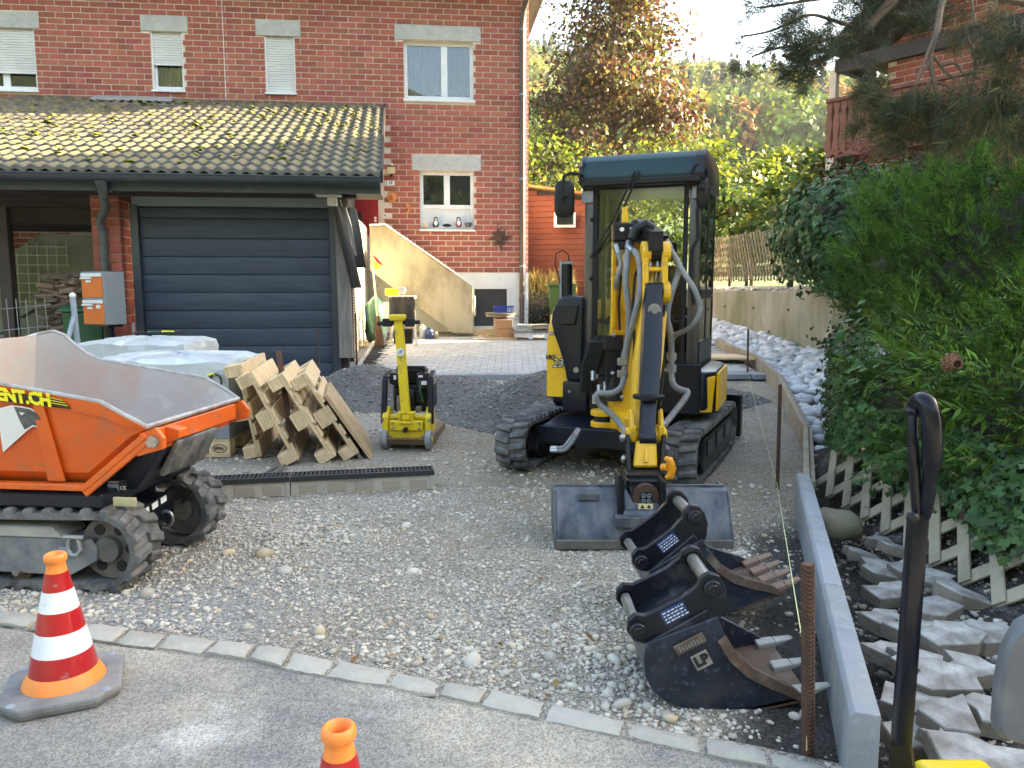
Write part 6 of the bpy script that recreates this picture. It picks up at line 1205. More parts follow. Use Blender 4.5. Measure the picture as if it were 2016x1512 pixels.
m_ = MB(); m_.prism([(-.19, .06, .56), (-.08, .06, .53), (-.06, .06, .66), (-.19, .06, .66)], (0, .12, 0)); m_.build('shroud', M_NAVY, en, bev=.01); m_ = MB(); m_.prism([(.06, .04, .66), (.06, .04, .56), (.10, .04, .51), (.19, .04, .54), (.19, .04, .66)], (0, .14, 0)); sd = m_.build('shroud', M_NAVY, en, bev=.01)
for x, z, w, h in ((.135, .575, .05, .035), (.105, .635, .04, .018), (-.135, .62, .025, .04)): m_ = MB(); m_.box((x, .036 if x > 0 else .055, z), (w, .003, h)); m_.build('label', M_PRINTW, sd)
m_ = MB(); m_.bb((-.13, .1, .68), (.13, .14, .72)); m_.bb((-.13, .1, .62), (-.1, .14, .7)); m_.bb((.1, .1, .62), (.13, .14, .7)); m_.build('lift_bar', M_BLACKM, cm, bev=.006)
m_ = MB(); m_.tube([(.09, .05, .6), (.1, .03, .5), (.12, .05, .4)], .01, 6); m_.build('green_hose', M_BIN, en)
hp = [Vector((.0, -.11, .26)), Vector((-.065, -.06, 1.14))]; m_ = MB(); m_.beam(hp[0], hp[1], .082, .045, (0, 1, 0), w1=.078); hd = m_.build('handle', M_YELP, cm, bev=.006)
m_ = MB(); m_.bb((-.06, -.15, .23), (.06, -.06, .25)); m_.bb((-.06, -.15, .25), (-.045, -.06, .33)); m_.bb((.045, -.15, .25), (.06, -.06, .33)); m_.bb((-.075, -.14, .32), (.075, -.06, .335)); m_.build('handle_foot', M_YELP, hd, bev=.004)
m_ = MB(); m_.box(hp[1] + Vector((-.005, -.01, .025)), (.14, .085, .055)); m_.build('handle_head', M_YELP, hd, bev=.012, seg=2)
m_ = MB(); m_.cyl(hp[1] + Vector((-.19, .0, -.03)), hp[1] + Vector((.19, .0, -.015)), .019, n=12); m_.box(hp[1] + Vector((-.10, 0, -.02)), (.08, .06, .07)); m_.box(hp[1] + Vector((.10, 0, -.02)), (.08, .06, .07)); m_.build('grip_bar', M_BLACK, hd, bev=.006)
q = hp[0].lerp(hp[1], .685) + Vector((0, -.027, 0)); m_ = MB(); m_.cyl(q, q + Vector((0, -.003, 0)), .035, n=24); ss_ = m_.build('round_sticker', M_PRINTW, hd)
for k in range(3): m_ = MB(); m_.tube([q + Vector((x, -.004, z)) for x, z in ((-.02 + k * .013, -.015), (-.012 + k * .013, .006), (.004 + k * .009, .02))], .003, 5); m_.build('sticker_swoosh', M_BLUEC, ss_)
text('H10', .022, M_PRINTK, hd, plane_mx(hp[0].lerp(hp[1], .63) + Vector((0, -.0285, 0)), (1, 0, 0), (0, .1, 1)), name='handle_lettering')
m_ = MB(); m_.cyl((0, -.14, .18), (0, -.18, .18), .025, n=6); m_.build('drain_plug', M_BLACK, cm)
for x, z in ((-.12, .19), (.12, .19), (-.12, .235), (.12, .235), (-.15, .11), (.14, .11)): m_ = MB(); m_.cyl((x, -.13 if z > .15 else -.10, z), (x, -.142 if z > .15 else -.112, z), .011, n=6); m_.build('frame_bolt', M_STEEL, cm)

# ================================================================ PALLETS
def pallet(loc, rz, tilt, label, mw):
    t = thing('wooden_pallet', label, 'pallet', loc, rz, 'wooden pallets leaning in a row')
    Mx = Matrix.Rotation(-tilt, 4, 'Y')   # leans the upright deck over to the left
    def bx(nm, lo, hi): b = MB(); b.bb(lo, hi); b.v = [Mx @ v for v in b.v]; return b.build(nm, mw, t, bev=.003)
    # z: width .8 (upright), x: thickness, y: length 1.2 in depth
    for z0, z1 in ((0, .1), (.3275, .4725), (.7, .8)): bx('bottom_board', (.0, 0, z0), (.022, 1.2, z1))
    for y0 in (0, .5275, 1.055):
        for z0, z1 in ((0, .1), (.3275, .4725), (.7, .8)): bx('block', (.0225, y0, z0), (.1, y0 + .145, z1))
        bx('stringer_board', (.1005, y0, 0), (.1225, y0 + .145, .8))
    for z0, z1 in ((0, .145), (.19, .29), (.3275, .4725), (.51, .61), (.655, .8)): bx('deck_board', (.123, 0, z0), (.145, 1.2, z1))
    return t
for i, (u, v, tl, rz, lab) in enumerate(((478, 908, 10, 9, 'leftmost of the leaning wooden pallets, standing nearly upright'), (553, 923, 25, 10, 'second leaning wooden pallet, its bottom corner nearest the drain channel'), (628, 919, 30, 11, 'third leaning wooden pallet, between the two steepest ones'), (675, 912, 31, 12, 'rightmost leaning wooden pallet, beside the flat plywood boards'))):
    p = gp(u, v, .0); p.z = gz(p.x, p.y) + .0; pallet(Vector((p.x + .0, p.y + .05, p.z)), R(rz), R(tl), lab, M_WOOD)
p = gp(722, 908, 0)
for k, (dx, th, h, L, lab) in enumerate(((-.06, .028, .62, .8, 'thin grey weathered board leaning beside the rightmost pallet'), (.02, .032, .66, .95, 'clean plywood board leaning at the right end of the pallets'))):
    t = thing('leaning_board', lab, 'board', (p.x + dx, p.y + .03, gz(p.x, p.y)), R(12), 'boards leaning on the pallets'); m_ = MB(); m_.bb((0, 0, 0), (th, L, h)); Mx = Matrix.Rotation(-R(33), 4, 'Y'); m_.v = [Mx @ v for v in m_.v]; m_.build('board', (M_WOODG if k == 0 else mat('plywood_face', (.46, .33, .19), (.38, .26, .14), 3, .65, stretch=(1, 1, 4))), t, bev=.003)
for i, (a, b_, r_, lab) in enumerate((((548, 690), (580, 905), .02, 'rusty flat bar leaning behind the pallets'), ((545, 920), (500, 945), .012, 'grey steel bar lying under the pallets'), ((560, 915), (530, 948), .012, 'second grey steel bar lying under the second pallet'))):
    A = at(*a, 6.3) if i == 0 else gp(*a, .03); B_ = at(*b_, 6.1) if i == 0 else gp(*b_, .03); t = thing('steel_bar', lab, 'bar', B_); m_ = MB(); m_.beam(A, B_, r_ * 2.2, r_); m_.build('bar', M_RUST if i == 0 else M_STEEL, t, world=True)

# ================================================================ WRAPPED PALLETS OF PAVERS
M_FOIL = mat('white_plastic_foil', (.52, .56, .58), (.42, .46, .48), 3, .3, bump=.012, bs=6, coat=.15)
def paver_stack(x0, x1, y0, y1, ztop, z0, lab, cover):
    t = thing('paver_pallet', lab, 'pallet of pavers', (x0, y0, z0), 0, 'wrapped pallets of pavers'); W_, D_, H_ = x1 - x0, y1 - y0, ztop - z0
    for fx in (.0, .5, 1):
        for fy in (0, .5, 1): b = MB(); cx, cy = .09 + fx * (W_ - .18), .07 + fy * (D_ - .14); b.bb((cx - .09, cy - .07, .02), (cx + .09, cy + .07, .13)); b.build('block', M_WOOD, t, bev=.003)
    b = MB(); b.bb((0, 0, .131), (W_, D_, .155)); b.build('deck', M_WOOD, t); b = MB(); b.bb((0, 0, 0), (W_, .1, .019)); b.build('runner', M_WOOD, t); b = MB(); b.bb((0, D_ - .1, 0), (W_, D_, .019)); b.build('runner', M_WOOD, t)
    n = 5; hz_ = (H_ - .16) / n
    for k in range(n):
        for i in range(6):
            a = i / 6 * W_; e = (i + 1) / 6 * W_; b = MB(); b.bb((a + .002, .01, .157 + k * hz_), (e - .002, D_ - .01, .157 + (k + 1) * hz_ - .004)); b.build('paver_block', M_KSTONE, t, bev=.004)
    # foil over the top, hanging down the upper part
    N = 26; zt_ = H_ + .012; rows = []
    dep = [(.0, .30), (.0, .1), (.0, .0)]
    ring = [(-.012, -.012), (W_ + .012, -.012), (W_ + .012, D_ + .012), (-.012, D_ + .012)]
    def edge(n_): return [Vector((ring[s][0] + (ring[(s + 1) % 4][0] - ring[s][0]) * q / n_, ring[s][1] + (ring[(s + 1) % 4][1] - ring[s][1]) * q / n_, 0)) for s in range(4) for q in range(n_)]
    E_ = edge(14); b = MB(); rs_ = []
    for dz, k in ((-cover - .03, 1.0), (-cover * .6, 1.0), (-.06, 1.0), (0.0, .985), (.03, .8), (.05, .45), (.055, .1)):
        rs_.append([Vector(((p.x - W_ / 2) * k + W_ / 2, (p.y - D_ / 2) * k + D_ / 2, zt_ + dz + rnd.uniform(-.014, .014) * (1 if dz > -.05 else .6))) + (p - Vector((W_ / 2, D_ / 2, 0))).normalized() * rnd.uniform(0, .022) for p in E_])
    b.loft(rs_, cap=False); b.add(rs_[-1], [tuple(range(len(E_)))]); f_ = b.build('foil', M_FOIL, t, smooth=True, ang=9, fix=True)
    return t, f_
t, f_ = paver_stack(-3.62, -2.42, 6.42, 7.3, .80, 0.0, 'foil wrapped pallet of blue grey pavers nearest the leaning pallets', .33)
m_ = MB(); c = at(428, 738, 6.4); c = _W[t.name] @ Vector((-2.50, 6.39, .66)); m_.tube([c + Vector((.05 * math.cos(a), -.012, .06 * math.sin(a))) for a in np.linspace(-.5, 5.2, 16)], .008, 6); m_.tube([c + Vector((.03 * math.cos(a) + .05, -.012, -.1 + .04 * math.sin(a))) for a in np.linspace(-.5, 4.2, 12)], .008, 6); m_.build('foil_print', M_PRINTK, f_); m_ = MB(); m_.tube([c + Vector((-.03 + .05 * math.cos(a), -.010, .0 + .06 * math.sin(a))) for a in np.linspace(1, 4.2, 12)], .010, 6); m_.build('foil_print', bpy.data.materials['yellow_print'], f_)
b = MB(); b.bb((1.03, -.004, .157), (1.05, .0, .62)); b.build('strap', M_BIN, t)
c = Vector((1.11, -.003, .075)); m_ = MB(); m_.tube([c + Vector((.062 * math.cos(a), -.001, .034 * math.sin(a))) for a in [2 * math.pi * k / 24 for k in range(24)]], .0028, 5, closed=True); st_ = m_.build('stamp_ring', M_PRINTK, t); text('EPAL', .042, M_PRINTK, st_, plane_mx(c + Vector((0, -.002, 0)), (1, 0, 0), (0, 0, 1)), bold=.001, name='stamp')
t, f_ = paver_stack(-4.45, -3.35, 7.75, 8.6, .86, .02, 'foil wrapped pallet of pavers directly before the wheelie bin', .4)
for k in range(4): c = Vector((.55 + k * .11, .2 + .1 * k, .955)); m_ = MB(); m_.tube([c + Vector((.06 * math.cos(a), .05 * math.sin(a), .01)) for a in np.linspace(0, 3.6, 8)], .008, 6); m_.build('foil_print', (M_PRINTK, M_BIN, bpy.data.materials['yellow_print'], M_PRINTK)[k], f_)

# ================================================================ DRAIN CHANNEL
A, B_ = gp(856, 962, .0), gp(405, 985, .0); B2 = A + (B_ - A) * 1.25; d = (B2 - A); L = d.length; rzc = math.atan2(-d.y, -d.x)
M_POLY = mat('polymer_concrete', (.42, .375, .295), (.35, .31, .24), 8, .85, bump=.001, bs=90, dirt=(.4, .38, .34), da=.4, ds=9)
M_GRATE = mat('dark_plastic_grate', (.022, .022, .026), None, rough=.5)
o0 = A + d.normalized() * 1.02
for i, (org, lab) in enumerate(((A + d.normalized() * 1.0, 'right section of beige drain channel with black slotted grate'), (A + d.normalized() * 2.005, 'left section of beige drain channel ending behind the dumper track'))):
    t = thing('drain_channel', lab, 'drain channel', Vector((org.x, org.y, .0)), rzc, 'drain channel sections in a row'); hh = .125
    m_ = MB(); m_.prism([(0, 0, 0), (0, .012, hh), (0, .128, hh), (0, .14, 0)], (.998, 0, 0)); bd_ = m_.build('channel_body', M_POLY, t, bev=.003)
    for k in range(5): m_ = MB(); x = .06 + k * .19; fr = [(x, .04), (x + .12, .04), (x + .12, .088), (x, .088)]; m_.bb((x, -.001, .012), (x + .12, .003, .07)); m_.build('recess', mat('channel_recess', (.33, .29, .22), None, rough=.9), bd_)
    for k in range(6): m_ = MB(); x = -.0 + k * .19 ; m_.hexa([(x, -.004, 0), (x + .055, -.004, 0), (x + .055, .01, 0), (x, .01, 0)], [(x, .004, .1), (x + .055, .004, .1), (x + .055, .014, .1), (x, .014, .1)]) if x < .95 else m_.bb((.97, -.003, 0), (.998, .01, .1)); m_.build('pilaster', M_POLY, bd_)
    m_ = MB(); m_.bb((0, -.006, hh - .022), (.998, .006, hh + .012)); m_.bb((0, .134, hh - .02), (.998, .146, hh + .012)); gr = m_.build('grate', M_GRATE, t)
    for k in range(34): m_ = MB(); x = .008 + k * .0295; m_.bb((x, .006, hh), (x + .0125, .134, hh + .011)); m_.build('grate_bar', M_GRATE, gr)
    m_ = MB(); m_.bb((0, .064, hh + .0), (.998, .076, hh + .0115)); m_.build('centre_bar', M_GRATE, gr)
    if i == 0: text('ACO DRAIN', .03, mat('channel_print', (.19, .17, .14), None), t, plane_mx((.44, -.0035, .095), (1, 0, 0), (0, .1, 1)), name='channel_lettering', extrude=.0012)

# ================================================================ LOOSE DIGGING BUCKETS
M_BBLK = mat('scratched_black_paint', (.006, .0075, .011), (.011, .014, .02), 6, .3, metal=.2, bump=.0008, bs=40, dirt=(.06, .062, .07), da=.33, ds=9, dsoft=.14)
M_BSIDE = mat('worn_blue_black_plate', (.012, .016, .026), (.03, .038, .055), 9, .36, metal=.3, bump=.001, bs=35, dirt=(.04, .033, .028), da=.36, ds=7, dsoft=.14, c3=(.075, .09, .12))
M_BRIM = mat('rusty_lip', (.115, .06, .035), (.075, .055, .042), 9, .7, bump=.001, bs=60, dirt=(.2, .165, .13), da=.38, ds=11)
M_BIN_ = mat('bucket_inside_blue', (.035, .05, .085), (.06, .075, .11), 5, .3, metal=.5, dirt=(.2, .165, .10), da=.36, ds=4)
def loose_bucket(org, rz, roll, lab, Wd, nt, tooth_m, side_m, badge, Yr=2.45):
    t = thing('digging_bucket', lab, 'bucket', org, rz, 'loose digging buckets'); Rm = Matrix.Rotation(roll, 4, 'Y')
    def L(u, v, y=0.0): p = at(u, v, 2.45); q = Vector((p.x - .445, 0, p.z)); q = Rm @ q; return Vector((q.x, y, q.z))
    side_ = [(1272, 1268), (1268, 1300), (1272, 1335), (1286, 1362), (1312, 1383), (1350, 1396), (1410, 1402), (1470, 1400), (1530, 1390), (1590, 1376), (1560, 1352), (1520, 1333), (1480, 1312), (1450, 1285), (1428, 1250), (1412, 1215)]
    back = side_[:10]
    for y in (0, Wd - .014):
        b = MB(); b.prism([L(u, v, y) for u, v in side_], (0, .014, 0)); sp = b.build('side_plate', side_m, t, bev=.003)
        lip = [(1412, 1215), (1428, 1250), (1450, 1285), (1480, 1312), (1520, 1333), (1560, 1352), (1590, 1376)]; inn = [(1398, 1232), (1412, 1262), (1436, 1300), (1468, 1330), (1512, 1352), (1552, 1368), (1575, 1380)]
        b = MB()
        for i in range(1, len(lip) - 1): o = Vector((0, -.010 if y == 0 else .010, 0)); q = [L(*lip[i], y), L(*lip[i + 1], y), L(*inn[i + 1], y), L(*inn[i], y)]; b.hexa([p + o for p in q], [p + Vector((0, .014, 0)) - o * .1 for p in q])
        b.build('side_lip', M_BRIM, sp)
    n = 8; b = MB(); ys = np.linspace(.0, Wd, 3)
    out = [L(u, v) for u, v in back]; cen = L(1400, 1300); inn = [p + (cen - p).normalized() * .010 for p in out]
    b.loft([[Vector((p.x, y, p.z)) for p in out + inn[::-1]] for y in (.012, Wd / 2, Wd - .012)]); sh = b.build('shell', [M_BIN_], t, smooth=True, ang=30)
    p = [L(1470, 1400), L(1590, 1374)]; b = MB(); b.beam(p[0] + Vector((0, Wd / 2, .0)), p[1] + Vector((.01, Wd / 2, .0)), Wd, .018, (0, 0, 1)); b.build('cutting_edge', M_BRIM, sh)
    for k in range(nt):
        y = .03 + (Wd - .06) * k / (nt - 1); a = L(1560, 1374, y); tip = L(1640, 1358, y); b = MB(); b.beam(a, a.lerp(tip, .5), .055, .03, w1=.05, h1=.024); b.beam(a.lerp(tip, .5), tip + Vector((0, 0, .004)), .05, .022, w1=.03, h1=.008); b.build('tooth', tooth_m, t, bev=.004)
    # top mounting plate and the two hanger ears with pins
    e0, e1 = Wd / 2 - .105, Wd / 2 + .085
    b = MB(); b.hexa([L(1270, 1272, .01), L(1395, 1202, .01), L(1395, 1202, Wd - .01), L(1270, 1272, Wd - .01)], [L(1282, 1292, .01), L(1408, 1222, .01), L(1408, 1222, Wd - .01), L(1282, 1292, Wd - .01)]); b.build('mounting_plate', M_BBLK, t, bev=.004)
    ear = [(1236, 1250), (1238, 1228), (1252, 1215), (1272, 1217), (1300, 1205), (1345, 1182), (1374, 1160), (1382, 1142), (1400, 1132), (1420, 1138), (1432, 1158), (1436, 1185), (1428, 1215), (1410, 1240), (1398, 1212), (1270, 1274), (1250, 1268)]
    for y in (e0 - .095, e1 + .0):
        y = max(y, .022); b = MB(); b.prism([L(u, v, y) for u, v in ear], (0, .022, 0)); er = b.build('hanger_ear', M_BBLK, t, bev=.004, seg=1)
        for u, v, r_ in ((1257, 1245, .030), (1405, 1162, .033)): c = L(u, v, y); s = -1 if y < Wd / 2 else 1; b = MB(); b.cyl(c, c + Vector((0, s * .018 if s < 0 else .04, 0)), r_, r_ * .9, 18); b.cyl(c, c + Vector((0, s * .024 if s < 0 else .046, 0)), r_ * .6, n=6); b.build('boss', M_BBLK, er, bev=.003)
    for u, v, n_, r_ in ((1257, 1245, 6, .021), (1405, 1162, 16, .024)): c = L(u, v); b = MB(); b.cyl(Vector((c.x, .03, c.z)), Vector((c.x, e1 + .01, c.z)), r_, n=n_); b.build('pin', mat('worn_pin', (.3, .29, .27), (.2, .19, .17), 10, .4, metal=.7), t, smooth=n_ > 8)
    q = L(1330, 1212, .022 - .0); x = (L(1360, 1197) - L(1300, 1228)).normalized(); y_ = Vector((-x.z, 0, x.x)); yy = max(e0 - .095, .022)
    c = Vector((q.x, yy - .003, q.z)); b = MB(); b.prism([c + x * a + y_ * e for a, e in ((-.045, -.026), (.045, -.026), (.045, .026), (-.045, .026))], (0, .003, 0)); pl = b.build('type_plate', mat('blue_type_plate', (.02, .045, .14), None, rough=.35), t)
    for r_ in range(4):
        b = MB(); aa = -.038
        while aa < .036: w = rnd.uniform(.004, .014); cc = c + x * (aa + w / 2) + y_ * (.016 - r_ * .0115) + Vector((0, -.001, 0)); b.prism([cc + x * p + y_ * e for p, e in ((-w / 2, -.002), (w / 2, -.002), (w / 2, .002), (-w / 2, .002))], (0, -.0006, 0)); aa += w + rnd.uniform(.003, .006)
        b.build('plate_print', M_PRINTW, pl)
    if badge:
        q = L(1357, 1266); c = Vector((q.x, -.004, q.z)); b = MB(); b.prism([c + x * a + y_ * e for a, e in ((-.055, -.019), (.055, -.019), (.055, .019), (-.055, .019))], (0, -.006, 0)); bg = b.build('badge_frame', M_BRIM, t, bev=.003); b = MB()
        for k in range(8): cc = c + x * (-.038 + k * .011) + Vector((0, -.006, 0)); b.prism([cc + x * p + y_ * e for p, e in ((-.0035, -.009), (.0035, -.009), (.0035, .009 if k in (0, 4, 5) else .004), (-.0035, .009 if k in (0, 4, 5) else .004))], (0, -.003, 0))
        b.build('raised_letters', M_STEEL, bg)
        q = L(1381, 1299); c = Vector((q.x, -.002, q.z)); b = MB(); b.prism([c + x * a + y_ * e for a, e in ((-.03, -.028), (.03, -.028), (.03, .028), (-.03, .028))], (0, -.002, 0)); sk = b.build('sticker', mat('dirty_sticker', (.36, .33, .29), (.25, .22, .18), 20, .6), t); text('LP', .05, M_PRINTK, sk, plane_mx(c + Vector((0, -.0045, 0)), x, y_), bold=.003, name='sticker_lettering')
    return t
M_TOOTHW = mat('pale_tooth', (.36, .34, .30), (.25, .23, .2), 9, .6); M_TOOTHR = mat('rusty_tooth', (.22, .14, .095), (.16, .105, .075), 9, .7)
loose_bucket(Vector((.445, 2.45, .0)), R(0), 0, 'black bucket with pale teeth and side badge, nearest the asphalt', .42, 3, M_TOOTHW, M_BSIDE, True)
loose_bucket(Vector((.60, 3.05, .03)), R(4), R(-9), 'rusty black bucket with four brown teeth, behind the badged bucket', .36, 4, M_TOOTHR, M_BSIDE, False)

# ================================================================ KERB STONES, STAKES, STRING
K = [Vector((.985, 1.995)), Vector((1.285, 2.94)), Vector((1.585, 3.885)), Vector((1.88, 4.82))]
for i, lab in enumerate(('blue grey kerb stone with its square end nearest the asphalt', 'middle blue grey kerb stone, between two others', 'far blue grey kerb stone ending at the timber formwork')):
    a, b_ = K[i], K[i + 1]; d = (b_ - a); L = d.length - .006; ang = math.atan2(d.y, d.x); t = thing('kerb_stone', lab, 'kerb stone', (a.x, a.y, 0), ang, 'concrete kerb stones in a row')
    m_ = MB(); m_.loft([[Vector((x, y, z)) for y, z in ((-.04, -.06), (.04, -.06), (.04, .235 + dz), (.026, .25 + dz), (-.04, .25 + dz))] for x, dz in ((0, 0), (L, 0))]); m_.build('stone', M_KSTONE, t, bev=.004, seg=2)
A = at(1590, 1110, 2.16); Bt = at(1591, 1490, 2.19); t = thing('rebar_stake', 'thick rusty ribbed steel stake driven in beside the kerb stone', 'stake', Bt)
m_ = MB(); m_.cyl(A, Bt - Vector((0, 0, .1)), .0155, n=14); rb = m_.build('bar', M_RUST, t, world=True, smooth=True); n = 46
m_ = MB()
for k in range(n):
    p = A.lerp(Bt, (k + .4) / n)
    for s in (0, math.pi): ring = [p + Vector((math.cos(a) * .0185, math.sin(a) * .0185, .006 * math.cos((a - s) * 2) - .004)) for a in np.linspace(s + .25, s + 2.9, 7)]; m_.tube(ring, .0028, 4)
for a in (.0, math.pi): m_.cyl(A + Vector((math.cos(a) * .016, math.sin(a) * .016, 0)), Bt + Vector((math.cos(a) * .016, math.sin(a) * .016, 0)), .004, n=5)
m_.build('ribs', M_RUST, rb, world=True)
S2a, S2b = at(1536, 757, 5.32), at(1531, 962, 5.34); t = thing('steel_stake', 'thin rusty stake beside the excavator, in front of the formwork', 'stake', S2b, 0, 'rusty steel stakes'); m_ = MB(); m_.cyl(S2a, S2b - Vector((0, 0, .1)), .0135, n=10); m_.build('bar', M_RUST, t, world=True, smooth=True)
S3a, S3b = at(1473, 648, 10.2), at(1472, 742, 10.2); t = thing('steel_stake', 'thin rusty stake standing far back beside the yard edge', 'stake', S3b, 0, 'rusty steel stakes'); m_ = MB(); m_.cyl(S3a, S3b - Vector((0, 0, .1)), .0135, n=10); m_.build('bar', M_RUST, t, world=True, smooth=True)
c = gp(703, 735, .25); t = thing('steel_stake', 'thin rusty stake standing at the yard corner of the garage', 'stake', (c.x, c.y, c.z), 0, 'rusty steel stakes'); m_ = MB(); m_.cyl((0, 0, -.05), (0, 0, .85), .012, n=8); m_.build('bar', M_RUST, t, smooth=True)
c = at(627, 690, 8.9); t = thing('steel_stake', 'thin rusty stake rising from the gravel heap before the garage door', 'stake', (c.x, c.y, gz(c.x, c.y)), 0, 'rusty steel stakes'); m_ = MB(); m_.cyl((0, 0, 0), (0, 0, .78), .01, n=8); m_.build('bar', M_RUST, t, smooth=True)
q0 = at(1581, 1270, 2.17); q1 = S2b + Vector((-.01, 0, .05)); q2 = S3b + Vector((0, 0, .04)); t = thing('guide_string', 'thin pale mason string stretched between the rusty stakes', 'string', q0); m_ = MB(); m_.tube([q0, q0.lerp(q1, .5) - Vector((0, 0, .004)), q1, q1.lerp(q2, .5) - Vector((0, 0, .01)), q2], .0018, 5); m_.tube([Vector((q0.x + .012, q0.y, q0.z)), at(1588, 1478, 2.17)], .0018, 5); m_.build('cord', mat('yellow_cord', (.65, .68, .32), None, rough=.7), t, world=True)

# ================================================================ BROKEN PAVERS
M_BPAV = mat('broken_paver', (.44, .43, .41), (.28, .27, .25), 9, .88, bump=.007, bs=28, bump2=.006, bs2=9, dirt=(.12, .10, .075), da=.46, ds=8, dsoft=.2, obr=.16)
M_BPAVS = mat('broken_paver_side', (.24, .20, .15), (.15, .125, .1), 9, .9, bump=.005, bs=40, dirt=(.33, .31, .28), da=.36, ds=10)
def shard(u, v, z, sc_, tx, ty, rz, lab, grp='broken pavers beside the kerb'):
    c = gp(u, v, z); t = thing('broken_paver', lab, 'paver', (c.x, c.y, c.z), 0, grp)
    a, b_ = .112 * sc_, .085 * sc_; u_ = rnd.uniform; P = [(-a, -b_ * u_(.6, 1)), (a * u_(.2, .6), -b_), (a * u_(.9, 1.1), -b_ * u_(.2, .6)), (a * u_(.62, .85), b_ * u_(-.1, .25)), (a * u_(.9, 1.15), b_ * u_(.45, .9)), (a * u_(-.1, .25), b_), (-a * u_(.2, .4), b_ * u_(.62, .8)), (-a, b_ * u_(.5, 1))]
    if rnd.random() < .45: del P[3]
    if rnd.random() < .4: del P[0]
    P = [(x * f_, y) for x, y in P] if (f_ := rnd.choice((-1, 1))) > 0 else [(-x, y) for x, y in P][::-1]
    Mx = Matrix.Rotation(rz, 4, 'Z') @ Matrix.Rotation(tx, 4, 'X') @ Matrix.Rotation(ty, 4, 'Y'); h = .06 * min(1.1, sc_); m_ = MB()
    m_.mi = 0; n_ = len(P); V_ = [[Mx @ Vector((x * q, y * q, zz)) for x, y in P] for q, zz in ((.97, -h), (1, -.005), (.975, 0))]; m_.add(V_[0] + V_[1] + V_[2], [tuple(range(2 * n_, 3 * n_))] + [(n_ + k, n_ + (k + 1) % n_, 2 * n_ + (k + 1) % n_, 2 * n_ + k) for k in range(n_)]); m_.mi = 1; m_.add(V_[0] + V_[1], [tuple(range(n_))[::-1]] + [(k, (k + 1) % n_, n_ + (k + 1) % n_, n_ + k) for k in range(n_)]); m_.build('shard', [M_BPAV, M_BPAVS], t)
sh_ = [(1740, 1062, .05, .85, .1, .1), (1698, 1086, .04, .8, .0, .2), (1772, 1076, .09, .8, -.1, .3), (1742, 1118, .05, 1, .1, .1), (1792, 1112, .08, .85, .1, .0), (1838, 1134, .08, .95, .15, .1), (1896, 1162, .09, 1.0, .0, .25), (1836, 1190, .08, 1.2, .1, .02), (1752, 1160, .05, .85, .0, -.1), (1748, 1212, .05, .9, .1, .1), (1806, 1232, .06, 1.0, .1, .1), (1872, 1244, .10, 1.1, .15, .05), (1940, 1240, .09, 1.0, .1, .0), (1755, 1285, .05, .9, .1, .2), (1812, 1296, .06, .9, .1, .15), (1856, 1326, .10, 1.0, .2, -.05), (1928, 1318, .10, 1.0, .2, .1), (1806, 1376, .05, 1.0, .1, .0), (1890, 1402, .10, 1.15, .15, .0), (1810, 1440, .05, 1.0, .15, .1), (1880, 1462, .08, .8, .2, .1), (1945, 1492, .09, 1.2, .12, .05), (1968, 1395, .07, 1.0, .1, .1)]
reg = lambda u, v: ('broken grey paver at the far end of the rubble, near the brown boulder' if v < 1125 and u < 1775 else 'broken grey paver lying along the foot of the beige lattice' if u > 1780 and v < 1175 else 'broken grey paver close beside the grey hood at the right edge' if u > 1890 and v < 1340 else 'broken grey paver in the heap right beside the yellow machine base' if v > 1345 and u > 1850 else 'broken grey paver lying along the dark trench, left of or behind the black handle' if u < 1812 else 'broken grey paver in the middle of the heap, right of the black handle')
for u, v, z, s_, tx, ty in sh_: q = reg(u, v); shard(u, v, z, s_ * rnd.uniform(.92, 1.06), tx + rnd.uniform(-.08, .08), ty + rnd.uniform(-.1, .1), rnd.uniform(-.6, .6), q, 'broken pavers ' + q[18:])
c = gp(1648, 1040, .06); t = thing('boulder', 'brown mossy boulder against the far kerb stone, at the lattice end', 'boulder', (c.x, c.y, .07)); V_ = IV2 * (1 + rng.uniform(-.16, .16, (len(IV2), 1))) * np.array([.13, .16, .10]) + np.array([c.x, c.y, .08]); npmesh('stone', V_, IF2, mat('mossy_boulder', (.25, .21, .15), (.16, .15, .09), 5, .9, bump=.006, bs=20), t, smooth=True)
x = rng.uniform(1.05, 2.3, 6500); y = rng.uniform(1.6, 4.9, 6500); kk = (x > edge_x(y) + .06) & (x < 2.35); x, y = x[kk], y[kk]; r = np.clip(rng.lognormal(math.log(.007), .5, len(x)), .004, .03); o = stones('rubble', np.stack([x, y, ground_z(x, y) + r * .3], -1), r, [M_STONE, M_FINES, M_STONET], mi=rng.choice([0, 1, 2], len(x), p=[.35, .5, .15])); o['kind'] = 'stuff'

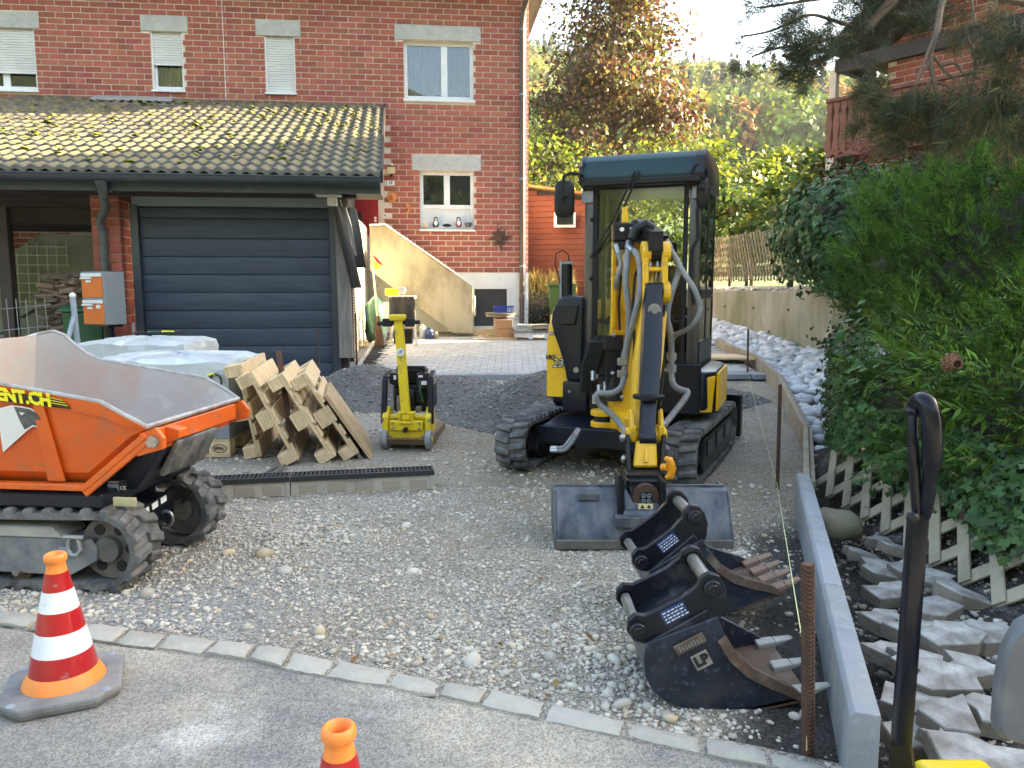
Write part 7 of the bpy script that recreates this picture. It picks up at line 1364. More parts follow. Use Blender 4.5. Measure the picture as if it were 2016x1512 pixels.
# white lattice laid against the planted bank
B0, B1 = Vector((2.10, 5.2, .07)), Vector((2.12, 2.6, .07)); dv = (B1 - B0); LL = dv.length; dv.normalize(); upv = Vector((.27, .0, .46)).normalized(); HL = .54
nv = dv.cross(upv).normalized(); t = thing('garden_lattice', 'pale beige diamond lattice panel leaning below the ivy', 'lattice', B0)
M_LAT = mat('beige_lattice', (.36, .31, .225), (.29, .25, .18), 6, .75, dirt=(.2, .18, .12), da=.38, ds=6, bump=.0008, bs=60, obr=.08); sp = .25; n = int(LL / sp) + 5
for s in (1, -1):
    for k in range(-5, n):
        a0 = k * sp; a1 = a0 + s * HL; h0, h1 = 0, HL
        if s < 0: a0 += HL; a1 += HL
        lo, hi = 0.0, 1.0
        for lim in (0, LL):
            pass
        def cl(aa): return (aa - a0) / (a1 - a0)
        t0, t1 = sorted((cl(0), cl(LL))); lo, hi = max(0, t0), min(1, t1)
        if hi - lo < .12: continue
        w_ = .008 if s > 0 else -.006; p = B0 + dv * (a0 + (a1 - a0) * lo) + upv * (HL * lo) - nv * w_; q = B0 + dv * (a0 + (a1 - a0) * hi) + upv * (HL * hi) - nv * w_
        m_ = MB(); m_.beam(p, q, .013, .068, nv.cross((q - p).normalized())); m_.build('strip', M_LAT, t, world=True, bev=.002)

# ================================================================ MACHINE WITH BLACK HANDLE AT THE RIGHT EDGE
Yh = 1.55; hb = at(1772, 1512, Yh); t = thing('handle_machine', 'machine with upright black handle, yellow base and grey hood', 'machine', Vector((hb.x, Yh, .02)))
m_ = MB(); m_.beam(at(1774, 1462, Yh), at(1808, 1010, Yh), .036, .03, (0, 1, 0)); m_.build('handle_post', mat('black_handle_paint', (.003, .0045, .010), (.005, .007, .014), 6, .25, spec=.25), t, world=True, bev=.005, seg=2)
m_ = MB(); m_.hexa([at(1742, 1600, Yh), at(1818, 1600, Yh), at(1818, 1600, Yh + .05), at(1742, 1600, Yh + .05)], [at(1753, 1452, Yh - .002), at(1793, 1452, Yh - .002), at(1793, 1452, Yh + .05), at(1753, 1452, Yh + .05)]); m_.build('post_foot', M_BLACKM, t, world=True, bev=.006)
pts = [(1806, 1012, 0), (1803, 960, .0), (1798, 880, .0), (1797, 830, .01), (1802, 802, .015), (1813, 790, .0), (1826, 796, -.02), (1833, 825, -.03), (1836, 870, -.03), (1832, 930, -.02), (1825, 985, -.01), (1815, 1024, .0)]
P_ = [at(u, v, Yh + dy) for u, v, dy in pts]; Q = []
for i in range(len(P_) - 1):
    p0, p1, p2, p3 = P_[max(0, i - 1)], P_[i], P_[i + 1], P_[min(len(P_) - 1, i + 2)]
    for k in range(4): s = k / 4; Q.append(.5 * ((2 * p1) + (p2 - p0) * s + (2 * p0 - 5 * p1 + 4 * p2 - p3) * s * s + (3 * p1 - p0 - 3 * p2 + p3) * s ** 3))
m_ = MB(); m_.tube(Q, [.011 if i < 14 else (.0195 if i < 36 else .014) for i in range(len(Q))], 14); m_.build('grip_loop', bpy.data.materials['black_handle_paint'], t, world=True, smooth=True)
m_ = MB(); c = at(1797, 1020, Yh - .02); m_.ball(c, (.014, .012, .014)); m_.build('grip_bolt', M_BLACKM, t, world=True, smooth=True)
m_ = MB(); m_.box(at(1930, 1604, 1.5), (.17, .26, .10)); m_.build('base', M_YELP, t, world=True, bev=.02, seg=3)
m_ = MB(); rings = []
for y, k in ((1.405, .95), (1.412, .99), (1.42, 1), (1.435, .985), (1.44, .9)):
    rings.append([at(2070 + (u - 2070) * k, 1335 + (v - 1335) * k, 1.42) + Vector((0, y - 1.42, 0)) for u, v in ((2220, 1165), (2060, 1195), (2004, 1225), (1976, 1275), (1963, 1340), (1957, 1425), (1966, 1448), (2020, 1466), (2200, 1486))])
m_.loft(rings); m_.build('hood', mat('pale_grey_hood', (.115, .125, .145), (.09, .10, .115), 5, .4, dirt=(.17, .17, .17), da=.36, ds=9), t, world=True, smooth=True, ang=40)

# ================================================================ THINGS IN FRONT OF THE HOUSE
def yz(y): return pz(y)
o = at(788, 655, 13.2); t = thing('saw_table', 'folding work stand with hanging black cloth and yellow tool', 'work stand', (o.x, 13.2, yz(13.2)), R(4)); q = 13.3 / 1500; X_ = lambda u: (u - 788) * q; Z_ = lambda v: (655 - v) * q
M_LEG = mat('white_stand', (.66, .66, .63), None, rough=.5)
for u0, u1, y in ((772, 757, -.1), (772, 766, .3), (812, 820, -.1), (812, 816, .3)): m_ = MB(); m_.beam((X_(u0), y, Z_(570)), (X_(u1), y, 0), .04, .03); m_.build('leg', M_LEG, t)
m_ = MB(); m_.bb((X_(768), -.14, Z_(566)), (X_(818), .32, Z_(560))); m_.bb((X_(757), -.1, Z_(608)), (X_(768), .0, Z_(572))); m_.build('stand_top', M_LEG, t)
m_ = MB(); n = 14; m_.strip([[Vector((X_(769) + (X_(818) - X_(769)) * k / n, -.16 - .03 * math.sin(k * .9) * f, Z_(562 + f * 51 - (3 if k > 9 else 0) * f))) for k in range(n + 1)] for f in (0, .25, .5, .75, 1)]); m_.build('cloth', mat('black_brown_cloth', (.03, .026, .022), (.06, .05, .04), 3, .85), t, smooth=True)
for k in range(5): m_ = MB(); m_.cyl((X_(773 + k * 11), -.172, Z_(564)), (X_(773 + k * 11), -.19, Z_(564)), .013, n=8); m_.build('eyelet', M_STEEL, t)
m_ = MB(); m_.bb((X_(760), .0, Z_(560)), (X_(786), .15, Z_(546))); m_.build('tool_body', M_YELP, t, bev=.02, seg=2); m_ = MB(); m_.cyl((X_(793), -.02, Z_(550)), (X_(793), .05, Z_(550)), .065, n=22); m_.build('tool_guard', M_GREY, t, bev=.01)
m_ = MB(); m_.bb((X_(774), .1, 0), (X_(812), .3, Z_(625))); m_.build('tub', M_BLACK, t, bev=.02)
o = at(745, 668, 13.0); t = thing('broom', 'long broom with brown bristles leaning at the stair wall', 'broom', (o.x, 13.0, yz(13.0))); m_ = MB(); m_.cyl((-.0, 0, .35), (-.09, .12, 1.35), .014, n=8); m_.build('stick', M_WOOD, t)
m_ = MB(); rr_ = [[Vector((math.cos(a) * r_ + dx, math.sin(a) * r_ * .6, z)) for a in [2 * math.pi * k / 10 for k in range(10)]] for r_, z, dx in ((.09, .02, .02), (.07, .2, .015), (.03, .48, .0), (.018, .52, 0))]; m_.loft(rr_); m_.build('bristles', mat('bristle_brown', (.16, .075, .04), (.1, .05, .03), 30, .9, stretch=(6, 6, .6)), t, smooth=True)
o = at(741, 520, 13.15); t = thing('plastic_dustpan', 'red and yellow plastic piece hung above the broom', 'dustpan', o, R(20)); m_ = MB(); m_.hexa([(-.08, 0, .16), (.02, 0, .10), (.12, 0, -.02), (.02, 0, .02)], [(-.08, .05, .16), (.02, .05, .1), (.12, .05, -.02), (.02, .05, .02)]); m_.build('red_edge', mat('red_plastic', (.6, .02, .025), None, rough=.4), t); m_ = MB(); m_.hexa([(-.06, .0, .06), (.02, .0, .02), (.08, 0, -.04), (-.03, 0, -.1)], [(-.06, .05, .06), (.02, .05, .02), (.08, .05, -.04), (-.03, .05, -.1)]); m_.build('yellow_edge', bpy.data.materials['yellow_print'], t)
o = gp(742, 660, .5); t = thing('straw_pile', 'small pile of dry straw under the broom', 'straw', (o.x + .05, 12.9, yz(12.9)), kind='stuff'); P = np.stack([rng.normal(o.x + .05, .13, 420), rng.normal(12.9, .16, 420), yz(12.9) + np.abs(rng.normal(0, .06, 420))], -1); lf = leafmesh('straw', P, rng.normal(size=(420, 3)) + [0, 0, 1.5], rng.uniform(.08, .2, 420), mat('straw', (.62, .44, .17), (.5, .34, .12), 9, .8, isl=.3), .1, parent=t); lf['kind'] = 'stuff'
o = at(738, 650, 13.6); t = thing('refuse_sack', 'crumpled dark green sack in the corner under the stairs', 'sack', (o.x, 13.7, yz(13.7))); V_ = IV2 * (1 + rng.uniform(-.22, .22, (len(IV2), 1))) * np.array([.2, .2, .42]) + np.array([o.x, 13.7, yz(13.7) + .38]); npmesh('sack', V_, IF2, mat('green_foil', (.02, .07, .045), (.03, .1, .06), 5, .35), t)
for u, v0, v1, r_, nm, lab, cc in ((832, 656, 628, .06, 'plastic_canister', 'cloudy white canister under the stair wall', (.42, .44, .42)), (846, 656, 636, .09, 'blue_sack', 'crumpled blue sack under the stair wall', (.03, .06, .16)), (815, 656, 634, .05, 'orange_bucket', 'small orange bucket under the stair wall', (.45, .16, .04)), (858, 656, 642, .05, 'cement_bag', 'small beige paper bag under the stair wall', (.4, .33, .22))):
    o = at(u, v0, 14.1); h = (v0 - v1) * 14.1 / 1500; t = thing(nm, lab, nm.split('_')[1], (o.x, 14.1, yz(14.1))); m_ = MB()
    if 'sack' in nm or 'bag' in nm: m_.loft([[Vector((math.cos(a) * r_ * s * (1 + .2 * math.sin(3 * a + s * 5)), math.sin(a) * r_ * s, z * h)) for a in [2 * math.pi * k / 10 for k in range(10)]] for s, z in ((.9, 0), (1.15, .3), (1, .7), (.4, .95), (.5, 1.05))])
    else: m_.lathe([(r_ * .9, 0), (r_, .03), (r_, h * .8), (r_ * .45, h * .92), (r_ * .45, h)] if 'can' in nm else [(r_ * .8, 0), (r_, h), (r_ * .92, h), (r_ * .75, .02)], 18)
    m_.build('body', mat(nm + '_skin', cc, tuple(c * .7 for c in cc), 6, .6), t, smooth=True, ang=50)
# cable drum, crate, boxes, trolley
o = at(985, 650, 14.3); zb_ = yz(14.3); t = thing('cable_drum', 'wooden cable drum used as table before the basement door', 'cable drum', (o.x, 14.35, zb_)); m_ = MB(); m_.lathe([(.26, 0), (.26, .035), (.13, .036), (.13, .385), (.27, .386), (.27, .42)], 28); m_.build('core', M_WOODF, t, smooth=True, ang=30); m_ = MB(); m_.lathe([(.29, .421), (.295, .45), (.28, .455)], 28); m_.build('top', mat('drum_top', (.09, .09, .07), (.15, .13, .09), 6, .7), t, smooth=True, ang=30)
t = thing('plastic_crate', 'blue perforated plastic crate on the wooden cable drum', 'crate', (o.x + .06, 14.3, zb_ + .458), R(6)); m_ = MB(); m_.bb((-.17, -.12, 0), (.17, .12, .01)); m_.build('bottom', mat('blue_plastic', (.03, .05, .32), None, rough=.4), t); M_BLU = bpy.data.materials['blue_plastic']
for lo, hi in (((-.18, -.13, .1), (.18, -.118, .125)), ((-.18, .118, .1), (.18, .13, .125)), ((-.18, -.118, .1), (-.168, .118, .125)), ((.168, -.118, .1), (.18, .118, .125))): m_ = MB(); m_.bb(lo, hi); m_.build('rim', M_BLU, t)
for k in range(13): m_ = MB(); x = -.168 + k * .028; m_.bb((x - .006, -.128, .011), (x + .006, -.12, .1)); m_.build('slat', M_BLU, t); m_ = MB(); m_.bb((x - .006, .12, .011), (x + .006, .128, .1)); m_.build('slat', M_BLU, t)
for u0, u1, v0, v1, lab, y in ((976, 1009, 617, 636, 'brown cardboard box on top of another, before the cable drum', 14.05), (979, 1012, 636, 653, 'lower brown cardboard box standing on the ground before the drum', 14.05)):
    a, b_ = at(u0, v1, y), at(u1, v0, y); zz = zb_ + (.17 if v0 < 630 else .0); h = .165; t = thing('cardboard_box', lab, 'box', ((a.x + b_.x) / 2, y, zz), R(3), 'cardboard boxes by the drum'); m_ = MB(); w = (b_.x - a.x); m_.bb((-w / 2, -.02, 0), (w / 2, .22, h)); bxo = m_.build('carton', mat('cardboard', (.46, .24, .12), (.4, .2, .1), 5, .8), t, bev=.004); m_ = MB(); m_.bb((-w / 2 - .001, .09, h), (w / 2 + .001, .115, h + .002)); m_.build('tape', M_WOODF, bxo)
a, b_ = at(932, 654, 13.9), at(1018, 654, 13.9); t = thing('plank', 'long pale plank lying on the paving before the boxes', 'plank', (a.x, 13.85, yz(13.85)), R(3)); m_ = MB(); m_.bb((0, 0, 0), (b_.x - a.x, .16, .035)); m_.build('board', M_WOOD, t, bev=.004)
a, b_ = at(932, 640, 14.6), at(985, 640, 14.6); t = thing('plank', 'short pale plank at the foot of the basement door', 'plank', (a.x, 14.6, yz(14.6)), R(4)); m_ = MB(); m_.bb((0, 0, 0), (.5, .1, .12)); m_.build('board', M_WOOD, t, bev=.004)
o = at(1055, 648, 14.0); t = thing('slab_trolley', 'low trolley loaded with grey slabs and boards by downpipe', 'trolley', (o.x, 14.0, yz(14.0))); m_ = MB(); m_.bb((-.45, -.2, .12), (.6, .25, .15)); m_.build('deck', M_WOODG, t)
for x in (-.1, .2, .5): m_ = MB(); m_.cyl((x, -.16, .05), (x, -.13, .05), .05, n=14); m_.bb((x - .02, -.17, .06), (x + .02, -.12, .12)); m_.build('castor', M_PRINTW, t)
for k in range(9): m_ = MB(); m_.box((-.22 + .27 * (k % 3) + rnd.uniform(-.05, .05), rnd.uniform(-.05, .05), .165 + .045 * (k // 3)), (.3, .25, .035), Matrix.Rotation(rnd.uniform(-.25, .25), 3, 'Z') @ Matrix.Rotation(rnd.uniform(-.06, .06), 3, 'Y')); m_.build('slab', (M_CONCG, M_WOODF, M_CONC)[k % 3], t, bev=.004)
o = at(1106, 600, 15.2); t = thing('garden_bin', 'light green garden bin by the dry lavender bush', 'bin', (o.x, 15.3, .6)); m_ = MB(); m_.loft([[Vector((x * s, y * s, z)) for x, y in ((-.26, -.28), (.26, -.28), (.26, .28), (-.26, .28))] for s, z in ((.82, 0), (1, .85), (1.05, .9))]); m_.build('body', mat('leaf_green_plastic', (.06, .12, .025), None, rough=.5), t, bev=.02, seg=2); m_ = MB(); m_.bb((-.29, -.32, .905), (.29, .3, .95)); m_.build('lid', bpy.data.materials['leaf_green_plastic'], t, bev=.015, seg=2)

# ================================================================ VEGETATION
M_JUN = mat('juniper_spray', (.135, .235, .032), (.075, .15, .024), 2.2, .6, isl=.45, hue=.02, trl=.25, spec=.3); M_JUND = mat('juniper_dark', (.05, .105, .022), (.035, .075, .018), 2.2, .6, isl=.4, hue=.015, trl=.15, spec=.3)
M_THU = mat('thuja_spray', (.12, .23, .03), (.065, .145, .022), 1.5, .6, isl=.45, hue=.02, trl=.25, spec=.3)
M_IVY = mat('ivy_leaf', (.032, .078, .022), (.045, .10, .028), 3, .5, isl=.45, hue=.02, trl=.15, spec=.25); M_IVYL = mat('ivy_young_leaf', (.09, .17, .045), (.06, .12, .035), 3, .45, isl=.35, hue=.02, trl=.2, spec=.5)
M_HSHADE = mat('hedge_shade', (.035, .028, .018), (.02, .018, .012), 5, .95, bump=.02, bs=9); M_BARK = mat('bark', (.14, .10, .075), (.08, .06, .045), 6, .9, bump=.006, bs=20, stretch=(1, 1, .3)); M_BTWIG = mat('bare_twig', (.17, .125, .09), (.11, .08, .06), 8, .8)  # first colour holds the shade deep inside the foliage
M_NEED = mat('pine_needle', (.045, .065, .03), (.03, .045, .022), 1.0, .5, isl=.4, hue=.03, trl=.15, spec=.4); M_NEEDO = mat('old_pine_needle', (.22, .15, .055), (.14, .11, .04), 1.0, .55, isl=.4, hue=.02, trl=.15)
def ell_pts(c, r, n, zmin=None, jit=.08, face=None, pw=2.0):
    d = rng.normal(size=(n * 3, 3)); d /= np.linalg.norm(d, axis=1, keepdims=True)
    p = np.sign(d) * np.abs(d) ** (2 / pw) ; p = np.array(c) + p * np.array(r) * (1 + rng.normal(0, jit, (len(d), 1)) + .09 * np.sin(d[:, :1] * 9 + c[0]) * np.cos(d[:, 1:2] * 8) + .07 * np.sin(d[:, 2:3] * 11 + d[:, :1] * 5))
    k = np.ones(len(p), bool)
    if zmin is not None: k &= p[:, 2] > zmin
    if face is not None: k &= (d @ np.array(face)) > -.25
    return p[k][:n], d[k][:n]
def core(name, c, r, par, m_=None, k=.86, zmin=None):  # solid dark blob closing the foliage, its shaded depth put into the colour
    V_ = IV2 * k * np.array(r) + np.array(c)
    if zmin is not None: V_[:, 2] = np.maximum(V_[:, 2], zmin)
    return npmesh(name, V_, IF2, m_ or M_HSHADE, par, smooth=True)
def fronds(name, P, D, Nn, L, m_, par, nodes=9, mi=None, wid=.19):
    n = len(P); D = D / np.linalg.norm(D, axis=1, keepdims=True); S = np.cross(D, Nn); S /= np.linalg.norm(S, axis=1, keepdims=True) + 1e-9; Nn = np.cross(S, D)
    PP, NN, TT, SZ, MI = [], [], [], [], []
    for j in range(nodes):
        t = (j + .5) / nodes
        for s in (-1, 1):
            dr = D * .75 + S * s * (.75 - .25 * t) + rng.normal(0, .12, (n, 3)); ln = L * (.42 - .22 * t) * rng.uniform(.8, 1.2, n); PP.append(P + D * (L * t)[:, None] - Nn * (L * .12 * t * t)[:, None] + dr * (ln * .45)[:, None]); TT.append(dr); NN.append(Nn + rng.normal(0, .25, (n, 3))); SZ.append(ln); MI.append(mi if mi is not None else np.zeros(n, int))
    PP.append(P + D * (L * 1.0)[:, None]); TT.append(D); NN.append(Nn); SZ.append(L * .3); MI.append(mi if mi is not None else np.zeros(n, int))
    return leafmesh(name, np.concatenate(PP), np.concatenate(NN), np.concatenate(SZ), m_, wid, np.concatenate(MI), par, fold=.1, tang=np.concatenate(TT))
IVT = np.array([(0, -.1), (.28, -.38), (.42, -.1), (.52, .12), (.24, .2), (0, .62), (-.24, .2), (-.52, .12), (-.42, -.1), (-.28, -.38)])
def ivy(name, P, Nn, size, m_, par, mi=None, simple=False, tang=None):
    n = len(P); Nn = Nn / np.linalg.norm(Nn, axis=1, keepdims=True); t = np.array([0, 0, -1.0]) + rng.normal(0, .55, (n, 3)) if tang is None else tang; t = t - (t * Nn).sum(1, keepdims=True) * Nn; t /= np.linalg.norm(t, axis=1, keepdims=True) + 1e-9; b_ = np.cross(Nn, t); m = len(IVT)
    V = np.concatenate([P[:, None] + Nn[:, None] * (np.asarray(size) * .07)[:, None, None], P[:, None] + (b_[:, None] * IVT[None, :, :1] + t[:, None] * IVT[None, :, 1:]) * np.asarray(size)[:, None, None]], 1)
    Fc = np.array([(0, 1 + k, 1 + (k + 1) % m) for k in range(m)]); Fc = (Fc[None] + (np.arange(n) * (m + 1))[:, None, None]).reshape(-1, 3)
    return npmesh(name, V.reshape(-1, 3), Fc, m_, par, False, None if mi is None else np.repeat(mi, m))
up = np.array([0, 0, 1.0])
# low juniper bank with ivy at the right
EL = [((4.35, 5.35, .45), (2.15, 2.2, 1.0)), ((3.85, 3.95, .42), (1.5, 1.25, .86)), ((3.3, 4.75, .42), (1.12, 1.35, .62))]
jt = thing('juniper_hedge', 'broad feathery green juniper hedge filling the right bank', 'hedge', (4.0, 4.6, .3))
PJ, NJ = [], []
for (c, r), n in zip(EL, (2300, 2300, 800)): p, d = ell_pts(c, r, n, .35, .07, (-.55, -.7, .45), 2.4); PJ.append(p); NJ.append(d)
PJ, NJ = np.concatenate(PJ), np.concatenate(NJ)
keep = np.ones(len(PJ), bool)
for c, r in EL: keep &= ((((PJ - np.array(c)) / np.array(r)) ** 2).sum(1) > .72)
PJ, NJ = PJ[keep], NJ[keep]; low = (PJ[:, 2] < .46 + .14 * wob(PJ[:, 0], PJ[:, 1], 3)) | (PJ[:, 0] / PJ[:, 1] < .475 + .05 * wob(PJ[:, 1], PJ[:, 2], 4))
pj, nj = PJ[~low], NJ[~low]; kk = pj[:, 0] > edge_x(pj[:, 1]) + .25; pj, nj = pj[kk], nj[kk]; D = nj * .7 + np.array([-.4, -.3, .08]) + rng.normal(0, .4, pj.shape)
fronds('foliage', pj, D, nj * .5 + up * .6 + rng.normal(0, .3, pj.shape), rng.uniform(.10, .30, len(pj)) * (.75 + .5 * (rng.uniform(0, 1, len(pj)) < .2)), [M_JUN, M_JUND], jt, 8, (rng.uniform(0, 1, len(pj)) < .34).astype(int))
for c, r in EL: core('shade_core', c, r, jt, None, .87, .25)
iv = thing('ivy', 'dark glossy ivy creeping over the juniper and down to the lattice', 'ivy', (2.6, 4.3, .5))
pi, ni = PJ[low], NJ[low]; q = np.repeat(np.arange(len(pi)), 4); pi2 = pi[q] + rng.normal(0, .07, (len(q), 3)); ni2 = ni[q] + rng.normal(0, .35, (len(q), 3)) + up * .25
p3, n3 = [], []
for c, r in EL:
    p, d = ell_pts(c, r, 1500, .4, .06, (-.55, -.7, .45), 2.4); k = (wob(p[:, 0], p[:, 2], 3.4, 8, 6) > .40); p3.append(p[k] + d[k] * .05); n3.append(d[k])
# curtain hanging over the upper edge of the lattice
n = 2800; aa = rng.uniform(-.15, LL + .25, n); h = rng.uniform(.38, 1.2, n) - .3 * (rng.uniform(0, 1, n) < .18); pc = np.array(B0)[None] + np.outer(aa, np.array(dv)) + np.outer(h * HL + .06 * wob(aa, aa, 7), np.array(upv)) + rng.normal(0, .03, (n, 3)) + np.array([-.07, -.02, .03]); nc = np.tile(np.array([-.8, -.35, .45]), (n, 1)) + rng.normal(0, .3, (n, 3))
k = h + .25 * wob(aa, aa * .5, 5) > .60; pc, nc = pc[k], nc[k]
n = 2200; te = rng.uniform(0, 1, n); pe = np.stack([2.12 + te * .66 + rng.uniform(0, .35, n), 5.1 + te * 1.9 + rng.normal(0, .1, n), rng.uniform(.12, .95, n)], -1); ne = np.tile(np.array([-.85, -.3, .3]), (n, 1)) + rng.normal(0, .35, (n, 3))
PI = np.concatenate([pi2, np.concatenate(p3), pc, pe]); NI = np.concatenate([ni2, np.concatenate(n3), nc, ne]); kk = PI[:, 0] > edge_x(PI[:, 1]) + .16; PI, NI = PI[kk], NI[kk]
ivy('leaves', PI, NI, rng.uniform(.03, .072, len(PI)), [M_IVY, M_IVYL], iv, (rng.uniform(0, 1, len(PI)) < .10).astype(int))
core('inner_core', (3.75, 5.9, .4), (.75, .9, .45), iv, None, .9, .1)
o = at(1873, 715, 3.9); t = thing('pine_cone', 'open brown pine cone caught in the juniper hedge', 'pine cone', o); m_ = MB()
for k in range(5):
    for j in range(9): a = j * .698 + k * .35; rr2 = .045 - .007 * k; c = Vector((math.cos(a) * rr2, -.012 * k, math.sin(a) * rr2)); m_.box(c, (.022, .012, .018), Matrix.Rotation(-a, 3, 'Y'))
m_.build('scales', mat('cone_brown', (.25, .12, .07), (.18, .085, .05), 20, .8), t)
P = np.array([gp(u, v, z)[:] for u, v, z in ((1915, 906, .55), (1700, 885, .6), (1880, 935, .45), (1700, 1005, .3), (1470, 1250, .02), (1265, 1165, .03), (770, 1290, .02), (1095, 1345, .02), (1160, 1255, .02), (700, 1300, .02), (985, 1270, .03), (1065, 1140, .02), (1285, 1185, .02))]); P[:4] = np.array([at(u, v, Y)[:] for u, v, Y in ((1915, 906, 3.25), (1700, 885, 3.9), (1880, 935, 3.2), (1705, 1000, 4.2))])
lf = leafmesh('fallen_leaves', P, rng.normal(size=P.shape) * .4 + up, rng.uniform(.03, .065, len(P)), M_LEAFD, .6, fold=.4); lf['kind'] = 'stuff'
# thuja hedge behind; last mass is unseen, added to keep sun off the road
th = thing('thuja_hedge', 'tall bright green thuja hedge above the juniper bank', 'hedge', (5.2, 7.0, .8)); TE = [((5.55, 7.0, 1.5), (2.15, 1.4, 1.25)), ((6.6, 5.8, 1.4), (2.4, 1.6, 1.3)), ((4.55, 7.5, 1.2), (.95, .9, 1.0)), ((6.7, 2.9, 1.7), (1.9, 2.3, 2.3))]
P, Nn = [], []
for (c, r), n in zip(TE, (2600, 2200, 900, 500)): p, d = ell_pts(c, r, n, .9, .05, (-.5, -.8, .4), 2.5); P.append(p); Nn.append(d)
P, Nn = np.concatenate(P), np.concatenate(Nn); D = Nn * .6 + np.array([-.2, -.2, .75]) + rng.normal(0, .3, P.shape)
fronds('foliage', P, D, Nn + rng.normal(0, .35, P.shape), rng.uniform(.14, .30, len(P)), [M_THU, M_JUND], th, 8, (rng.uniform(0, 1, len(P)) < .33).astype(int))
for c, r in TE: core('shade_core', c, r, th, None, .87)
# climber hanging over the fence
cl_ = thing('climbing_shrub', 'dark leafy climber bulging over the lattice fence', 'shrub', (4.5, 10, 1.4)); CE = [((4.75, 9.9, 2.15), (1.2, .9, .75)), ((4.25, 9.5, 1.85), (.55, .5, .48)), ((5.2, 8.6, 1.9), (1.0, .9, .8)), ((4.35, 10.9, 2.15), (.6, .6, .5))]
P, Nn = [], []
for (c, r), n in zip(CE, (2400, 900, 1500, 700)): p, d = ell_pts(c, r, n, 1.3, .10, (-.5, -.8, .3), 2.2); P.append(p); Nn.append(d)
P, Nn = np.concatenate(P), np.concatenate(Nn); ivy('leaves', P, Nn + rng.normal(0, .4, P.shape) + up * .3, rng.uniform(.06, .14, len(P)), [M_IVY, M_IVYL], cl_, (rng.uniform(0, 1, len(P)) < .16).astype(int))
for c, r in CE: core('shade_core', c, r, cl_, None, .8)
p, d = ell_pts((5.0, 10.3, 2.95), (.85, .6, .38), 1300, None, .15); t = thing('red_maple', 'small dark red japanese maple below the wooden balcony', 'shrub', (5.0, 10.6, 1.4)); leafmesh('leaves', p, d + rng.normal(0, .5, p.shape) + up, rng.uniform(.06, .12, len(p)), mat('maple_red', (.16, .018, .014), (.09, .012, .012), 2, .6, isl=.4, trl=.3), .35, parent=t)
m_ = MB(); m_.tube([(5.0, 10.6, 1.4), (5.0, 10.5, 2.2), (4.9, 10.4, 2.9)], .03, 6); m_.build('trunk', M_BARK, t, world=True)
# pine with hanging branches
pn = thing('pine_tree', 'large pine with long needles hanging into the upper right corner', 'tree', (4.6, 5.3, .6))
m_ = MB(); m_.tube([(4.6, 5.3, .3), (4.55, 5.25, 2.2), (4.45, 5.1, 4.2), (4.4, 5.0, 6.5)], [.2, .17, .12, .05], 10); m_.build('trunk', M_BARK, pn, world=True, smooth=True)
def limb(pts, r0, r1, m_=None, nm='limb', sub=5):
    P_ = [Vector(p) for p in pts]; Q = []
    for i in range(len(P_) - 1):
        p0, p1, p2, p3 = P_[max(0, i - 1)], P_[i], P_[i + 1], P_[min(len(P_) - 1, i + 2)]
        for k in range(sub): s = k / sub; Q.append(.5 * ((2 * p1) + (p2 - p0) * s + (2 * p0 - 5 * p1 + 4 * p2 - p3) * s * s + (3 * p1 - p0 - 3 * p2 + p3) * s ** 3))
    Q.append(P_[-1]); b = MB(); b.tube(Q, [r0 + (r1 - r0) * i / (len(Q) - 1) for i in range(len(Q))], 7); b.build(nm, m_ or M_BARK, pn, world=True, smooth=True); return Q
TUF = []
def tufts(Q, n, y, spread=.06): 
    for _ in range(n): i = rnd.randrange(len(Q)); p = Q[i]; d = (Q[min(i + 1, len(Q) - 1)] - Q[max(i - 1, 0)]).normalized(); TUF.append((p + Vector((rnd.gauss(0, spread), rnd.gauss(0, spread), rnd.gauss(0, spread))), d, y))
A_ = lambda L_: [at(u, v, Y) for u, v, Y in L_]
Q = limb([(4.5, 5.15, 3.6)] + A_([(1960, -80, 4.9), (1800, -30, 4.7), (1700, 60, 4.6), (1640, 105, 4.55), (1590, 125, 4.5), (1540, 108, 4.5)]), .05, .008); tufts(Q[10:], 40, 0, .07)
for L_, n in (([(1640, 105, 4.55), (1580, 92, 4.5), (1530, 95, 4.5), (1480, 112, 4.5)], 12), ([(1700, 60, 4.6), (1640, 40, 4.5), (1590, 30, 4.5), (1520, 60, 4.5), (1460, 72, 4.5)], 20), ([(1800, -30, 4.7), (1700, -10, 4.6), (1600, 0, 4.5), (1520, 12, 4.5), (1490, 15, 4.5)], 30), ([(1690, 70, 4.6), (1660, 70, 4.5), (1620, 80, 4.5), (1590, 60, 4.5)], 16), ([(1590, 125, 4.5), (1565, 130, 4.5)], 4), ([(1700, 0, 4.7), (1740, 20, 4.7), (1790, 40, 4.7)], 10)):
    Q = limb(A_(L_), .012, .005, M_BARK, 'twig'); tufts(Q, n, 0, .05)
Q = limb([(4.5, 5.2, 3.1)] + A_([(1990, 0, 4.6), (1870, -10, 4.5), (1845, 60, 4.4), (1832, 110, 4.4), (1838, 160, 4.4), (1850, 205, 4.4)]), .026, .009, M_BTWIG)
